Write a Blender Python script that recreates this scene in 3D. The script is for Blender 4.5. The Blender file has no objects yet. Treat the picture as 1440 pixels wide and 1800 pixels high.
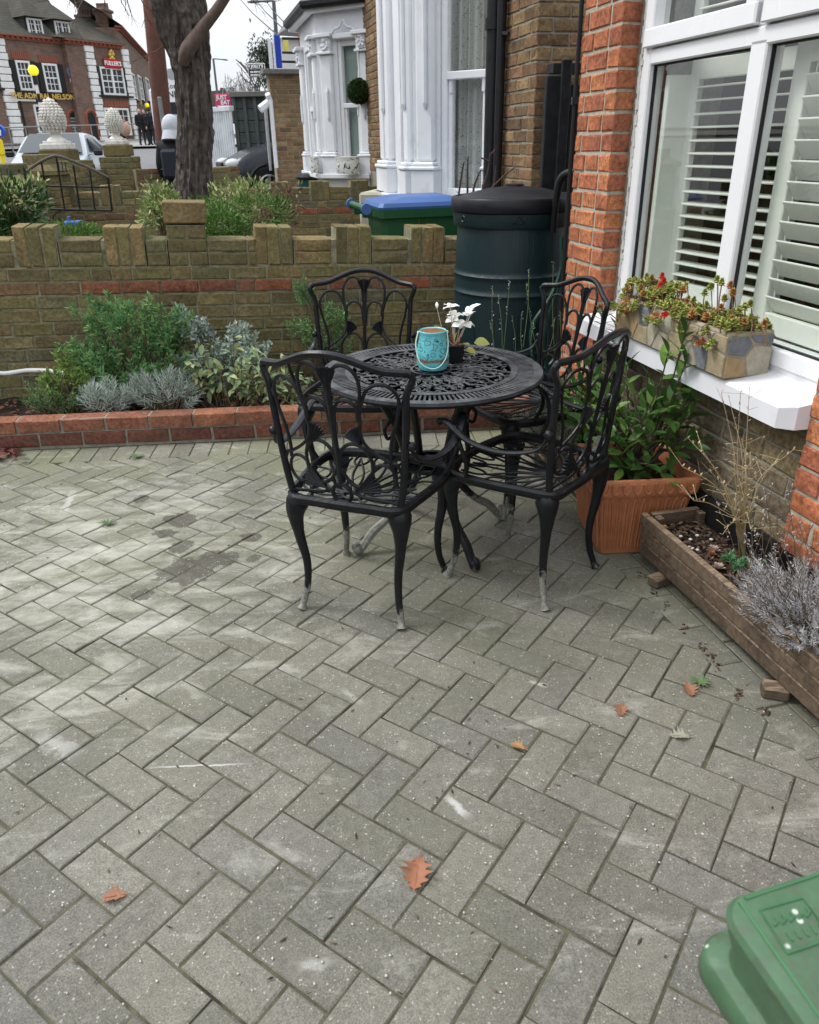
import bpy, math, random
import numpy as np
from mathutils import Vector, Matrix, Euler, noise as mnoise
R = math.radians
PI = math.pi
rnd = random.Random(7)
scene = bpy.context.scene
col = scene.collection

# ---------------------------------------------------------------- camera
CAM_H = 1.468
PITCH, ROLL, FOCAL = .455, -.02, 1331.0
def _cam_rows():
    ca, sa = math.cos(PITCH), math.sin(PITCH); cc, sc = math.cos(ROLL), math.sin(ROLL)
    Rx = Matrix(((1, 0, 0), (0, ca, -sa), (0, sa, ca)))
    Rr = Matrix(((cc, -sc, 0), (sc, cc, 0), (0, 0, 1)))
    B = Matrix(((1, 0, 0), (0, 0, -1), (0, 1, 0)))
    return Rr @ Rx @ B
RM = _cam_rows()
cam_data = bpy.data.cameras.new('camera')
cam = bpy.data.objects.new('camera', cam_data)
col.objects.link(cam)
r0, r1, r2 = RM[0], RM[1], RM[2]
cam.matrix_world = Matrix(((r0[0], -r1[0], -r2[0], 0), (r0[1], -r1[1], -r2[1], 0), (r0[2], -r1[2], -r2[2], CAM_H), (0, 0, 0, 1)))
cam_data.sensor_fit = 'HORIZONTAL'; cam_data.sensor_width = 36
cam_data.lens = FOCAL / 1440 * 36
cam_data.clip_start = .02; cam_data.clip_end = 2000
cam_data.dof.use_dof = True; cam_data.dof.focus_distance = 3.0; cam_data.dof.aperture_fstop = 16.0
scene.camera = cam

# ---------------------------------------------------------------- world and sun
SUN_EL, SUN_AZ = 52, 282      # azimuth clockwise from +Y
w = bpy.data.worlds.new('World'); scene.world = w; w.use_nodes = True
nt = w.node_tree; nt.nodes.clear()
_o = nt.nodes.new('ShaderNodeOutputWorld'); _b = nt.nodes.new('ShaderNodeBackground')
_s = nt.nodes.new('ShaderNodeTexSky'); _s.sky_type = 'NISHITA'; _s.sun_disc = False
_s.sun_elevation = R(SUN_EL); _s.sun_rotation = R(SUN_AZ); _s.air_density = 1.0; _s.dust_density = 3.0
_h = nt.nodes.new('ShaderNodeHueSaturation'); _h.inputs['Saturation'].default_value = .22; _h.inputs['Value'].default_value = 1.0
_tc = nt.nodes.new('ShaderNodeTexCoord'); _mp = nt.nodes.new('ShaderNodeMapping'); _mp.inputs['Scale'].default_value = (1, 1, 2.6)
_n = nt.nodes.new('ShaderNodeTexNoise'); _n.inputs['Scale'].default_value = 2.2; _n.inputs['Detail'].default_value = 6; _n.inputs['Roughness'].default_value = .55
_cr = nt.nodes.new('ShaderNodeValToRGB'); _cr.color_ramp.elements[0].position = .3; _cr.color_ramp.elements[1].position = .72
_cr.color_ramp.elements[0].color = (6.6, 7.1, 7.7, 1); _cr.color_ramp.elements[1].color = (9.0, 9.2, 9.4, 1)
_mx = nt.nodes.new('ShaderNodeMix'); _mx.data_type = 'RGBA'; _mx.inputs[0].default_value = .78
L = nt.links.new
L(_s.outputs[0], _h.inputs['Color']); L(_tc.outputs['Generated'], _mp.inputs[0]); L(_mp.outputs[0], _n.inputs['Vector'])
L(_n.outputs[0], _cr.inputs[0]); L(_h.outputs[0], _mx.inputs[6]); L(_cr.outputs[0], _mx.inputs[7])
_sx = nt.nodes.new('ShaderNodeSeparateXYZ'); L(_tc.outputs['Generated'], _sx.inputs[0])
_ov = nt.nodes.new('ShaderNodeMapRange'); _ov.inputs[1].default_value = 0; _ov.inputs[2].default_value = 1; _ov.inputs[3].default_value = 1.0; _ov.inputs[4].default_value = 2.15; L(_sx.outputs[2], _ov.inputs[0])   # overcast sky: brighter overhead
_vm = nt.nodes.new('ShaderNodeVectorMath'); _vm.operation = 'SCALE'; L(_mx.outputs[2], _vm.inputs[0]); L(_ov.outputs[0], _vm.inputs['Scale'])
L(_vm.outputs[0], _b.inputs[0]); _b.inputs[1].default_value = .088; L(_b.outputs[0], _o.inputs[0])
sd = bpy.data.lights.new('sun', 'SUN'); sd.energy = 1.5; sd.angle = R(15); sd.color = (1, .97, .93)
sun = bpy.data.objects.new('sun', sd); col.objects.link(sun)
_v = Vector((math.sin(R(SUN_AZ)) * math.cos(R(SUN_EL)), math.cos(R(SUN_AZ)) * math.cos(R(SUN_EL)), math.sin(R(SUN_EL))))
sun.rotation_euler = _v.to_track_quat('Z', 'Y').to_euler()
scene.view_settings.view_transform = 'Standard'; scene.view_settings.look = 'None'
scene.view_settings.exposure = 0.52; scene.view_settings.gamma = 1
scene.view_settings.use_curve_mapping = False
scene.render.engine = 'CYCLES'

# ---------------------------------------------------------------- helpers
def at(x, y, Y):
    """direction measured in the photograph, taken out to the real distance Y in front of the camera"""
    d = RM.transposed() @ Vector(((x - 720) / FOCAL, (y - 900) / FOCAL, 1))
    return Vector((0, 0, CAM_H)) + d * (Y / d.y)
def gnd(x, y, z=0.0):
    d = RM.transposed() @ Vector(((x - 720) / FOCAL, (y - 900) / FOCAL, 1))
    return Vector((0, 0, CAM_H)) + d * ((z - CAM_H) / d.z)

def tag(o, label=None, cat=None, group=None, kind=None):
    if label: o['label'] = label
    if cat: o['category'] = cat
    if group: o['group'] = group
    if kind: o['kind'] = kind
    return o
def thing(name, loc=(0, 0, 0), rz=0, label=None, cat=None, group=None, kind=None):
    o = bpy.data.objects.new(name, None); col.objects.link(o)
    o.empty_display_size = .1
    o.location = loc; o.rotation_euler = (0, 0, rz)
    return tag(o, label, cat, group, kind)
def adopt(ch, root):
    """parent a world-space object to a thing without moving it"""
    ch.parent = root
    M = Matrix.LocRotScale(root.location, root.rotation_euler, None)
    if root.parent is not None:
        r = root.parent
        M = Matrix.LocRotScale(r.location, r.rotation_euler, None) @ root.matrix_parent_inverse @ M
    ch.matrix_parent_inverse = M.inverted()
    return ch
def copy_tree(o, parent=None):
    c = o.copy(); col.objects.link(c)
    if parent is not None: c.parent = parent
    for ch in list(o.children): copy_tree(ch, c)
    return c

class MB:
    def __init__(s): s.v = []; s.f = []
    def add(s, vs, fs, M=None):
        n = len(s.v)
        if M is not None: vs = [M @ Vector(p) for p in vs]
        s.v.extend([tuple(p) for p in vs]); s.f.extend([tuple(i + n for i in f) for f in fs]); return s
    def box(s, c, d, rz=0, M=None, taper=1.0):
        hx, hy, hz = d[0] / 2, d[1] / 2, d[2] / 2
        vs = [Vector((x * hx * (taper if z > 0 else 1), y * hy * (taper if z > 0 else 1), z * hz)) for z in (-1, 1) for y in (-1, 1) for x in (-1, 1)]
        T = Matrix.Translation(c) @ Matrix.Rotation(rz, 4, 'Z')
        if M is not None: T = M @ T
        return s.add(vs, [(0, 2, 3, 1), (4, 5, 7, 6), (0, 1, 5, 4), (2, 6, 7, 3), (0, 4, 6, 2), (1, 3, 7, 5)], T)
    def cbox(s, c, d, b=.004, rz=0, M=None):
        """box with chamfered edges on all sides"""
        hx, hy, hz = d[0] / 2, d[1] / 2, d[2] / 2; b = min(b, hx * .6, hy * .6, hz * .6)
        T = Matrix.Translation(c) @ Matrix.Rotation(rz, 4, 'Z')
        if M is not None: T = M @ T
        vs = []; idx = {}
        for sx in (-1, 1):
            for sy in (-1, 1):
                for sz in (-1, 1):
                    for a in range(3):
                        p = [sx * (hx - b), sy * (hy - b), sz * (hz - b)]; p[a] = (sx * hx, sy * hy, sz * hz)[a]
                        idx[(sx, sy, sz, a)] = len(vs); vs.append(Vector(p))
        I = idx; fs = []
        for a in range(3):
            o1, o2 = [(1, 2), (0, 2), (0, 1)][a]
            for sg in (-1, 1):
                q = []
                for (u, v) in ((-1, -1), (1, -1), (1, 1), (-1, 1)):
                    k = [0, 0, 0]; k[a] = sg; k[o1] = u; k[o2] = v; q.append(I[(k[0], k[1], k[2], a)])
                fs.append(q)
        for a in range(3):     # edge chamfers along axis a
            o1, o2 = [(1, 2), (0, 2), (0, 1)][a]
            for u in (-1, 1):
                for v in (-1, 1):
                    def k(sa, ax):
                        t = [0, 0, 0]; t[a] = sa; t[o1] = u; t[o2] = v; return I[(t[0], t[1], t[2], ax)]
                    fs.append([k(-1, o1), k(1, o1), k(1, o2), k(-1, o2)])
        for sx in (-1, 1):
            for sy in (-1, 1):
                for sz in (-1, 1): fs.append([I[(sx, sy, sz, 0)], I[(sx, sy, sz, 1)], I[(sx, sy, sz, 2)]])
        ce = Vector((0, 0, 0)); out = []
        for f in fs:
            p = [vs[i] for i in f]; nrm = (p[1] - p[0]).cross(p[2] - p[0]); m = sum(p, Vector()) / len(p)
            out.append(f if nrm.dot(m) > 0 else f[::-1])
        return s.add(vs, out, T)
    def prism(s, poly, z0, z1, inset=0.0, bz=0.0, M=None):
        """convex polygon (ccw, xy) extruded, top optionally chamfered by inset over height bz"""
        n = len(poly); P = [Vector((p[0], p[1])) for p in poly]
        cx = sum((p for p in P), Vector((0, 0))) / n
        vs = [(p.x, p.y, z0) for p in P]
        if inset > 0:
            vs += [(p.x, p.y, z1 - bz) for p in P]
            for p in P:
                d = (cx - p); l = d.length; vs.append((p.x + d.x / l * inset * 1.35, p.y + d.y / l * inset * 1.35, z1))
            rings = 3
        else: vs += [(p.x, p.y, z1) for p in P]; rings = 2
        fs = [tuple(range(n))[::-1], tuple((rings - 1) * n + i for i in range(n))]
        for r in range(rings - 1):
            for i in range(n): j = (i + 1) % n; fs.append((r * n + i, r * n + j, (r + 1) * n + j, (r + 1) * n + i))
        return s.add(vs, fs, M)
    def tube(s, pts, r, n=6, flat=1.0, up=Vector((0, 0, 1)), closed=False, cap=True, M=None):
        """sweep; r number or list; flat squashes the section along 'up'"""
        P = [Vector(p) for p in pts]; m = len(P)
        rs = r if isinstance(r, (list, tuple)) else [r] * m
        vs = []
        for i, p in enumerate(P):
            if closed: t = P[(i + 1) % m] - P[i - 1]
            else: t = P[min(i + 1, m - 1)] - P[max(i - 1, 0)]
            if t.length < 1e-9: t = Vector((0, 0, 1))
            t.normalize()
            if flat == 1.0 and i > 0: a = pa - t * pa.dot(t)
            else:
                a = t.cross(up)
                if a.length < 1e-2: a = t.cross(Vector((1, 0, 0)))
            a.normalize(); pa = a; b = a.cross(t).normalized()
            for k in range(n):
                an = 2 * PI * (k + .5) / n; vs.append(p + a * (math.cos(an) * rs[i]) + b * (math.sin(an) * rs[i] * flat))
        fs = []
        for i in range(m if closed else m - 1):
            j = (i + 1) % m
            for k in range(n): l = (k + 1) % n; fs.append((i * n + k, j * n + k, j * n + l, i * n + l))
        if cap and not closed: fs.append(tuple(range(n))); fs.append(tuple((m - 1) * n + k for k in range(n))[::-1])
        return s.add(vs, fs, M)
    def lathe(s, prof, n=24, c=(0, 0, 0), M=None, sx=1, sy=1):
        vs = []; fs = []
        for (r, z) in prof:
            for k in range(n): a = 2 * PI * k / n; vs.append((c[0] + r * math.cos(a) * sx, c[1] + r * math.sin(a) * sy, c[2] + z))
        for i in range(len(prof) - 1):
            for k in range(n): l = (k + 1) % n; fs.append((i * n + k, i * n + l, (i + 1) * n + l, (i + 1) * n + k))
        if prof[0][0] > 1e-4: fs.append(tuple(range(n))[::-1])
        if prof[-1][0] > 1e-4: fs.append(tuple((len(prof) - 1) * n + k for k in range(n)))
        return s.add(vs, fs, M)
    def cyl(s, a, b, r0, r1=None, n=12, M=None):
        return s.tube([a, b], [r0, r0 if r1 is None else r1], n=n, M=M)
    def ball(s, c, r, n=10, m=7, sz=1, M=None):
        vs = []; fs = []
        for i in range(m + 1):
            th = PI * i / m
            for k in range(n):
                a = 2 * PI * k / n; vs.append((c[0] + r * math.sin(th) * math.cos(a), c[1] + r * math.sin(th) * math.sin(a), c[2] - r * sz * math.cos(th)))
        for i in range(m):
            for k in range(n): l = (k + 1) % n; fs.append((i * n + k, i * n + l, (i + 1) * n + l, (i + 1) * n + k))
        return s.add(vs, fs, M)
    def mesh(s, name, m, smooth=False):
        me = bpy.data.meshes.new(name); me.from_pydata(s.v, [], s.f)
        if m is not None: me.materials.append(m)
        if smooth:
            me.polygons.foreach_set('use_smooth', [True] * len(me.polygons))
            try: me.set_sharp_from_angle(angle=R(38))
            except Exception: pass
        return me
    def build(s, name, m, parent=None, smooth=False, world=True, kind=None):
        """world=True: vertices are world coordinates; False: parent's local coordinates"""
        o = bpy.data.objects.new(name, s.mesh(name, m, smooth)); col.objects.link(o)
        if parent is not None:
            if world: adopt(o, parent)
            else: o.parent = parent
        if kind: o['kind'] = kind
        return o
def place(me, name, parent, M, local=True):
    o = bpy.data.objects.new(name, me); col.objects.link(o)
    if parent is not None:
        if local: o.parent = parent; o.matrix_basis = M
        else: adopt(o, parent); o.matrix_basis = M
    else: o.matrix_basis = M
    return o
def spline(pts, n=6, closed=False):
    P = [Vector(p) for p in pts]; m = len(P); out = []
    rng = range(m if closed else m - 1)
    for i in rng:
        p0 = P[(i - 1) % m] if (closed or i > 0) else P[0] * 2 - P[1]
        p1 = P[i]; p2 = P[(i + 1) % m]
        p3 = P[(i + 2) % m] if (closed or i + 2 < m) else P[-1] * 2 - P[-2]
        for k in range(n):
            t = k / n; t2 = t * t; t3 = t2 * t
            out.append(.5 * ((2 * p1) + (p2 - p0) * t + (2 * p0 - 5 * p1 + 4 * p2 - p3) * t2 + (-p0 + 3 * p1 - 3 * p2 + p3) * t3))
    if not closed: out.append(P[-1])
    return out
def scatter(name, tmpl, mats4, material, parent=None, kind=None, smooth=False):
    """tmpl=(verts,faces) copied by many 4x4 matrices into one mesh (numpy)"""
    V = np.array(tmpl[0], float); F = tmpl[1]; n = len(V)
    if not mats4: return None
    Ms = np.array([[list(r) for r in m] for m in mats4])
    W = np.einsum('kij,nj->kni', Ms[:, :3, :3], V) + Ms[:, None, :3, 3]
    me = bpy.data.meshes.new(name)
    fs = []
    for f in F: fs.append(np.array(f)[None, :] + (np.arange(len(Ms)) * n)[:, None])
    loops = []; starts = []; tot = []; c = 0
    flat = np.concatenate([a.reshape(-1) for a in fs])
    lens = np.concatenate([np.full(len(Ms), a.shape[1]) for a in fs])
    st = np.concatenate([[0], np.cumsum(lens)[:-1]])
    me.vertices.add(len(Ms) * n); me.vertices.foreach_set('co', W.reshape(-1))
    me.loops.add(len(flat)); me.loops.foreach_set('vertex_index', flat.astype(np.int32))
    me.polygons.add(len(lens)); me.polygons.foreach_set('loop_start', st.astype(np.int32)); me.polygons.foreach_set('loop_total', lens.astype(np.int32))
    me.update(calc_edges=True)
    if smooth: me.polygons.foreach_set('use_smooth', [True] * len(me.polygons))
    me.materials.append(material)
    o = bpy.data.objects.new(name, me); col.objects.link(o)
    if parent is not None: adopt(o, parent)
    if kind: o['kind'] = kind
    return o
def frame(o, ex, ey, ez, sc=1.0):
    return Matrix(((ex[0] * sc, ey[0] * sc, ez[0] * sc, o[0]), (ex[1] * sc, ey[1] * sc, ez[1] * sc, o[1]), (ex[2] * sc, ey[2] * sc, ez[2] * sc, o[2]), (0, 0, 0, 1)))
def orient(o, d, roll=0.0, sc=1.0, sx=1.0):
    """local +Y along d"""
    d = Vector(d).normalized(); q = d.to_track_quat('Y', 'Z')
    return Matrix.Translation(o) @ q.to_matrix().to_4x4() @ Matrix.Rotation(roll, 4, 'Y') @ Matrix.Diagonal((sc * sx, sc, sc, 1))

# ---------------------------------------------------------------- materials
def _nodes(name):
    m = bpy.data.materials.new(name); m.use_nodes = True; t = m.node_tree
    return m, t, t.nodes['Principled BSDF'], t.links.new
def N(t, ty, **k):
    n = t.nodes.new('ShaderNode' + ty)
    for a, b in k.items():
        if a in n.inputs and not hasattr(n, a): n.inputs[a].default_value = b
        else: setattr(n, a, b)
    return n
def ramp(t, stops, interp='LINEAR'):
    n = t.nodes.new('ShaderNodeValToRGB'); cr = n.color_ramp; cr.interpolation = interp
    while len(cr.elements) < len(stops): cr.elements.new(.5)
    for e, (p, c) in zip(cr.elements, stops):
        e.position = p; e.color = (c, c, c, 1) if not isinstance(c, (tuple, list)) else tuple(c) + (1,)
    return n
def mixc(t, f, a, b, mode='MIX'):
    n = t.nodes.new('ShaderNodeMix'); n.data_type = 'RGBA'; n.blend_type = mode
    for i, v in ((0, f), (6, a), (7, b)):
        if isinstance(v, bpy.types.NodeSocket): t.links.new(v, n.inputs[i])
        elif i == 0: n.inputs[0].default_value = v
        else: n.inputs[i].default_value = tuple(v) + (1,) if len(v) == 3 else v
    return n.outputs[2]
def math_(t, op, a, b=0.0, clamp=False):
    n = t.nodes.new('ShaderNodeMath'); n.operation = op; n.use_clamp = clamp
    for i, v in ((0, a), (1, b)):
        if isinstance(v, bpy.types.NodeSocket): t.links.new(v, n.inputs[i])
        else: n.inputs[i].default_value = v
    return n.outputs[0]
def pos(t, scale=(1, 1, 1), obj=False, rot=(0, 0, 0)):
    mp = N(t, 'Mapping'); mp.inputs['Scale'].default_value = scale; mp.inputs['Rotation'].default_value = rot
    src = N(t, 'TexCoord').outputs['Object'] if obj else N(t, 'NewGeometry').outputs['Position']
    t.links.new(src, mp.inputs[0]); return mp.outputs[0]
def noise(t, vec, scale, detail=4, rough=.6, dist=0.0):
    n = N(t, 'TexNoise'); n.inputs['Scale'].default_value = scale; n.inputs['Detail'].default_value = detail
    n.inputs['Roughness'].default_value = rough; n.inputs['Distortion'].default_value = dist
    t.links.new(vec, n.inputs['Vector']); return n.outputs[0]
def voro(t, vec, scale, feat='F1', out='Distance'):
    n = N(t, 'TexVoronoi'); n.feature = feat; n.inputs['Scale'].default_value = scale
    t.links.new(vec, n.inputs['Vector']); return n.outputs[out]
def indiv(t):
    """one random number for each object and each loose piece"""
    a = N(t, 'ObjectInfo').outputs['Random']; b = N(t, 'NewGeometry').outputs['Random Per Island']
    return math_(t, 'FRACT', math_(t, 'ADD', math_(t, 'MULTIPLY', a, 3.7), b))
def bump(t, bs, h, dist=.002, strength=1.0):
    n = N(t, 'Bump'); n.inputs['Distance'].default_value = dist; n.inputs['Strength'].default_value = strength
    t.links.new(h, n.inputs['Height']); t.links.new(n.outputs[0], bs.inputs['Normal']); return n
MATS = {}
def plain(name, c, rough=.6, metal=0.0, var=.12, scale=14, bmp=.0006, spec=.28, obj=False, spots=None, coat=0.0, emit=None, indv=0.0):
    if name in MATS: return MATS[name]
    m, t, b, L = _nodes(name); v = pos(t, obj=obj)
    n1 = noise(t, v, scale, 5, .65)
    cr = ramp(t, [(.3, [max(0, x * (1 - var)) for x in c]), (.7, [min(1, x * (1 + var)) for x in c])]); L(n1, cr.inputs[0])
    c_ = cr.outputs[0]
    if indv:
        rr = ramp(t, [(0, 1 - indv), (1, 1 + indv)]); L(indiv(t), rr.inputs[0]); c_ = mixc(t, 1.0, c_, rr.outputs[0], 'MULTIPLY')
    if spots:
        sc, col_, lo, hi = spots
        r2 = ramp(t, [(lo, 0), (hi, 1)]); L(noise(t, v, sc, 6, .7), r2.inputs[0]); c_ = mixc(t, r2.outputs[0], c_, col_)
    L(c_, b.inputs['Base Color'])
    rr2 = ramp(t, [(.3, max(0, rough - .08)), (.7, min(1, rough + .08))]); L(n1, rr2.inputs[0]); L(rr2.outputs[0], b.inputs['Roughness'])
    b.inputs['Metallic'].default_value = metal; b.inputs['Specular IOR Level'].default_value = spec; b.inputs['Coat Weight'].default_value = coat
    if bmp: bump(t, b, noise(t, v, scale * 6, 4, .6), bmp)
    if emit: b.inputs['Emission Color'].default_value = tuple(emit[0]) + (1,); b.inputs['Emission Strength'].default_value = emit[1]
    MATS[name] = m; return m

def brickmat(name, stops, rough=.9, soot=(.35, (.05, .045, .035)), moss=None, bdist=.003, lime=0.0, hue_noise=9, ns=1.0):
    """stops: list of brick colours picked at random per brick"""
    m, t, b, L = _nodes(name); v = pos(t)
    k = len(stops); cr = ramp(t, [((i + .0) / k, c) for i, c in enumerate(stops)]); L(indiv(t), cr.inputs[0])
    n1 = noise(t, v, hue_noise, 5, .7); r1_ = ramp(t, [(.25, .62), (.75, 1.35)]); L(n1, r1_.inputs[0])
    c = mixc(t, 1.0, cr.outputs[0], r1_.outputs[0], 'MULTIPLY')
    n2 = noise(t, v, 55 * ns, 6, .75); r2_ = ramp(t, [(.35, .45), (.62, 1.35)]); L(n2, r2_.inputs[0]); c = mixc(t, .9, c, r2_.outputs[0], 'MULTIPLY')
    if soot:
        n3 = noise(t, v, 3.1, 6, .7); r3 = ramp(t, [(.42, 0), (.75, soot[0])]); L(n3, r3.inputs[0]); c = mixc(t, r3.outputs[0], c, soot[1])
    if moss:
        n4 = noise(t, v, 4.3, 7, .75); r4 = ramp(t, [(.40, 0), (.72, moss[0])]); L(n4, r4.inputs[0]); c = mixc(t, r4.outputs[0], c, moss[1])
    if lime:
        n5 = noise(t, v, 21, 8, .8); r5 = ramp(t, [(.63, 0), (.70, lime)]); L(n5, r5.inputs[0]); c = mixc(t, r5.outputs[0], c, (.6, .57, .5))
    L(c, b.inputs['Base Color']); b.inputs['Roughness'].default_value = rough; b.inputs['Specular IOR Level'].default_value = .12
    h = math_(t, 'ADD', math_(t, 'MULTIPLY', noise(t, v, 22, 6, .7), 1.0), math_(t, 'MULTIPLY', noise(t, v, 120, 4, .7), .45))
    bump(t, b, h, bdist); return m
def leafmat(name, c1, c2, c3=None, rough=.55, trans=.25, under=None):
    m, t, b, L = _nodes(name)
    st = [(0, c1), (.55, c2)] + ([(1, c3)] if c3 else [])
    cr = ramp(t, st); L(indiv(t), cr.inputs[0]); c = cr.outputs[0]
    n1 = noise(t, pos(t), 6, 3, .6); r1_ = ramp(t, [(.3, .85), (.7, 1.5)]); L(n1, r1_.inputs[0]); c = mixc(t, 1.0, c, r1_.outputs[0], 'MULTIPLY')
    L(c, b.inputs['Base Color']); b.inputs['Roughness'].default_value = rough; b.inputs['Specular IOR Level'].default_value = .25
    tr = N(t, 'BsdfTranslucent'); L(c, tr.inputs[0]); mx = N(t, 'MixShader'); mx.inputs[0].default_value = trans
    out = t.nodes['Material Output']; L(b.outputs[0], mx.inputs[1]); L(tr.outputs[0], mx.inputs[2]); L(mx.outputs[0], out.inputs[0]); return m
def glassmat(name, tint=(.9, .95, .93), rough=.02, refl=1.0):
    m, t, b, L = _nodes(name); t.nodes.remove(b)
    tr = N(t, 'BsdfTransparent'); tr.inputs[0].default_value = tint + (1,)
    gl = N(t, 'BsdfGlossy'); gl.inputs['Roughness'].default_value = rough; gl.inputs[0].default_value = (refl, refl, refl, 1)
    fr = N(t, 'Fresnel'); fr.inputs[0].default_value = 1.52
    bf = math_(t, 'SUBTRACT', 1.0, N(t, 'NewGeometry').outputs['Backfacing']); f2 = math_(t, 'MULTIPLY', math_(t, 'MULTIPLY', fr.outputs[0], 1.5, True), bf)
    mx = N(t, 'MixShader'); L(f2, mx.inputs[0]); L(tr.outputs[0], mx.inputs[1]); L(gl.outputs[0], mx.inputs[2]); L(mx.outputs[0], t.nodes['Material Output'].inputs[0]); return m

# ---------------------------------------------------------------- bricks
_bm = {}
def brick_mesh(L_, H_, D_, m, var, cham=.0048, jit=.0034):
    key = (round(L_, 3), round(H_, 3), round(D_, 3), m.name, var)
    if key in _bm: return _bm[key]
    q = random.Random(hash(key) & 0xffff); j = lambda: q.uniform(-jit, jit); c = cham
    # local: x along, y inward (0 = face), z up ; origin lower left front
    def ring(y, ins): return [(ins + j(), y, ins + j()), (L_ - ins + j(), y, ins + j()), (L_ - ins + j(), y, H_ - ins + j()), (ins + j(), y, H_ - ins + j())]
    mid = [(L_ * .5, j() * 1.2 - .0005, H_ * .5)]
    v = ring(0 + j() * .3, c) + [tuple(p) for p in ring(c, 0)] + [(0, D_, 0), (L_, D_, 0), (L_, D_, H_), (0, D_, H_)]
    v += mid; f = [(12, 0, 1), (12, 1, 2), (12, 2, 3), (12, 3, 0)]
    for a in (0, 4):
        for i in range(4): k = (i + 1) % 4; f.append((a + i, a + 4 + i, a + 4 + k, a + k))
    f.append((8, 11, 10, 9))
    me = bpy.data.meshes.new('brick'); me.from_pydata(v, [], f); me.materials.append(m); _bm[key] = me; return me
class Wall:
    """a face of brickwork: local x along the wall, local z up, bricks face -y (towards the viewer)"""
    def __init__(s, root, A, B, z0=0.0, slope=0.0, name='brick'):
        s.root = root; s.A = Vector((A[0], A[1], z0)); e = Vector((B[0] - A[0], B[1] - A[1], 0)); s.len = e.length; s.ex = e.normalized()
        s.ey = Vector((-s.ex.y, s.ex.x, 0)); s.ex = (s.ex + Vector((0, 0, slope))).normalized(); s.ez = s.ex.cross(s.ey).normalized()
        s.M = frame(s.A, s.ex, s.ey, s.ez); s.bricks = []; s.name = name
    def brick(s, x, z, L_, H_, m, D_=.1, y=0.0, rot=0.0, tilt=.004, vary=.0018):
        me = brick_mesh(L_, H_, D_, m, rnd.randrange(4))
        T = s.M @ Matrix.Translation((x, y + rnd.uniform(-vary, vary), z)) @ Matrix.Rotation(rot + rnd.uniform(-tilt, tilt), 4, 'Y')
        o = bpy.data.objects.new(s.name, me); col.objects.link(o); adopt(o, s.root); o.matrix_basis = T; return o
    def course(s, x0, x1, z, mats, off=0.0, L_=.215, H_=.066, J=.011, hdr=None, D_=.1, mix=0.0):
        """stretcher course from x0 to x1; hdr 'flemish' alternates short bricks"""
        x = x0 - off; k = 0
        while x < x1 - .02:
            l = L_
            if hdr == 'flemish' and k % 2: l = (L_ - J) / 2
            elif hdr == 'header': l = (L_ - J) / 2
            elif mix and rnd.random() < mix: l = (L_ - J) / 2
            a = max(x, x0); b_ = min(x + l, x1)
            if b_ - a > .018: s.brick(a, z, round(b_ - a, 2 if b_ - a < l - .003 else 4), H_ + 0, mats[rnd.randrange(len(mats))] if isinstance(mats, list) else mats, D_)
            x += l + J; k += 1
    def mortar(s, x0, x1, z0, z1, m, y0=.007, D_=.1, name='mortar'):
        b = MB(); b.box(((x0 + x1) / 2, y0 + D_ / 2, (z0 + z1) / 2), (x1 - x0, D_, z1 - z0), M=s.M); return b.build(name, m, s.root)
    def P(s, x, y, z): return s.M @ Vector((x, y, z))

M_mortar = plain('mortar_grey', (.25, .235, .19), .95, var=.3, scale=30, bmp=.002)
M_mortar_moss = plain('mortar_mossy', (.22, .205, .135), .95, var=.4, scale=22, bmp=.002, spots=(9, (.06, .07, .03), .5, .7))
M_mortar_dark = plain('mortar_dark', (.09, .08, .065), .95, var=.4, scale=22, bmp=.002)
M_stock = brickmat('stock_brick', [(.225, .185, .092), (.165, .14, .070), (.27, .21, .10), (.13, .122, .082), (.195, .16, .082), (.30, .205, .10), (.15, .115, .065)], soot=(.4, (.08, .07, .045)), moss=(.6, (.14, .145, .05)), bdist=.007, lime=.25)
M_redband = brickmat('red_band_brick', [(.27, .095, .055), (.21, .085, .055), (.31, .105, .055), (.17, .09, .06), (.20, .13, .07)], soot=(.7, (.11, .08, .055)))
M_redkerb = brickmat('red_kerb_brick', [(.33, .14, .080), (.27, .11, .065), (.35, .165, .10), (.24, .10, .065)], soot=(.6, (.13, .08, .05)), lime=.45)
M_redhouse = brickmat('red_facing_brick', [(.50, .185, .085), (.44, .155, .078), (.52, .205, .095), (.38, .135, .075)], soot=(.5, (.17, .075, .055)), bdist=.004, lime=.2)
M_housestock = brickmat('weathered_stock_brick', [(.25, .20, .125), (.20, .155, .09), (.28, .215, .12), (.17, .14, .10)], soot=(.7, (.075, .062, .05)), lime=.2, bdist=.006)
M_yellow = brickmat('yellow_stock_brick', [(.26, .17, .085), (.20, .135, .07), (.32, .22, .115), (.13, .09, .055), (.24, .14, .08)], soot=(.5, (.08, .06, .045)))
M_white = plain('white_paint', (.72, .74, .77), .55, var=.05, scale=5, bmp=.0008, spots=(3.5, (.50, .50, .48), .6, .85))
M_upvc = plain('white_upvc', (.80, .81, .83), .25, var=.02, scale=6, bmp=0)
M_black = plain('black_paint', (.012, .012, .014), .4, var=.3, bmp=.0004)
M_blackmetal = plain('black_metal', (.014, .014, .016), .45, metal=0, var=.3, bmp=.0003)
M_soil = plain('dark_soil', (.035, .024, .016), .95, var=.7, scale=45, bmp=.012)
M_glass = glassmat('window_glass', (.95, .965, .955))
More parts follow.
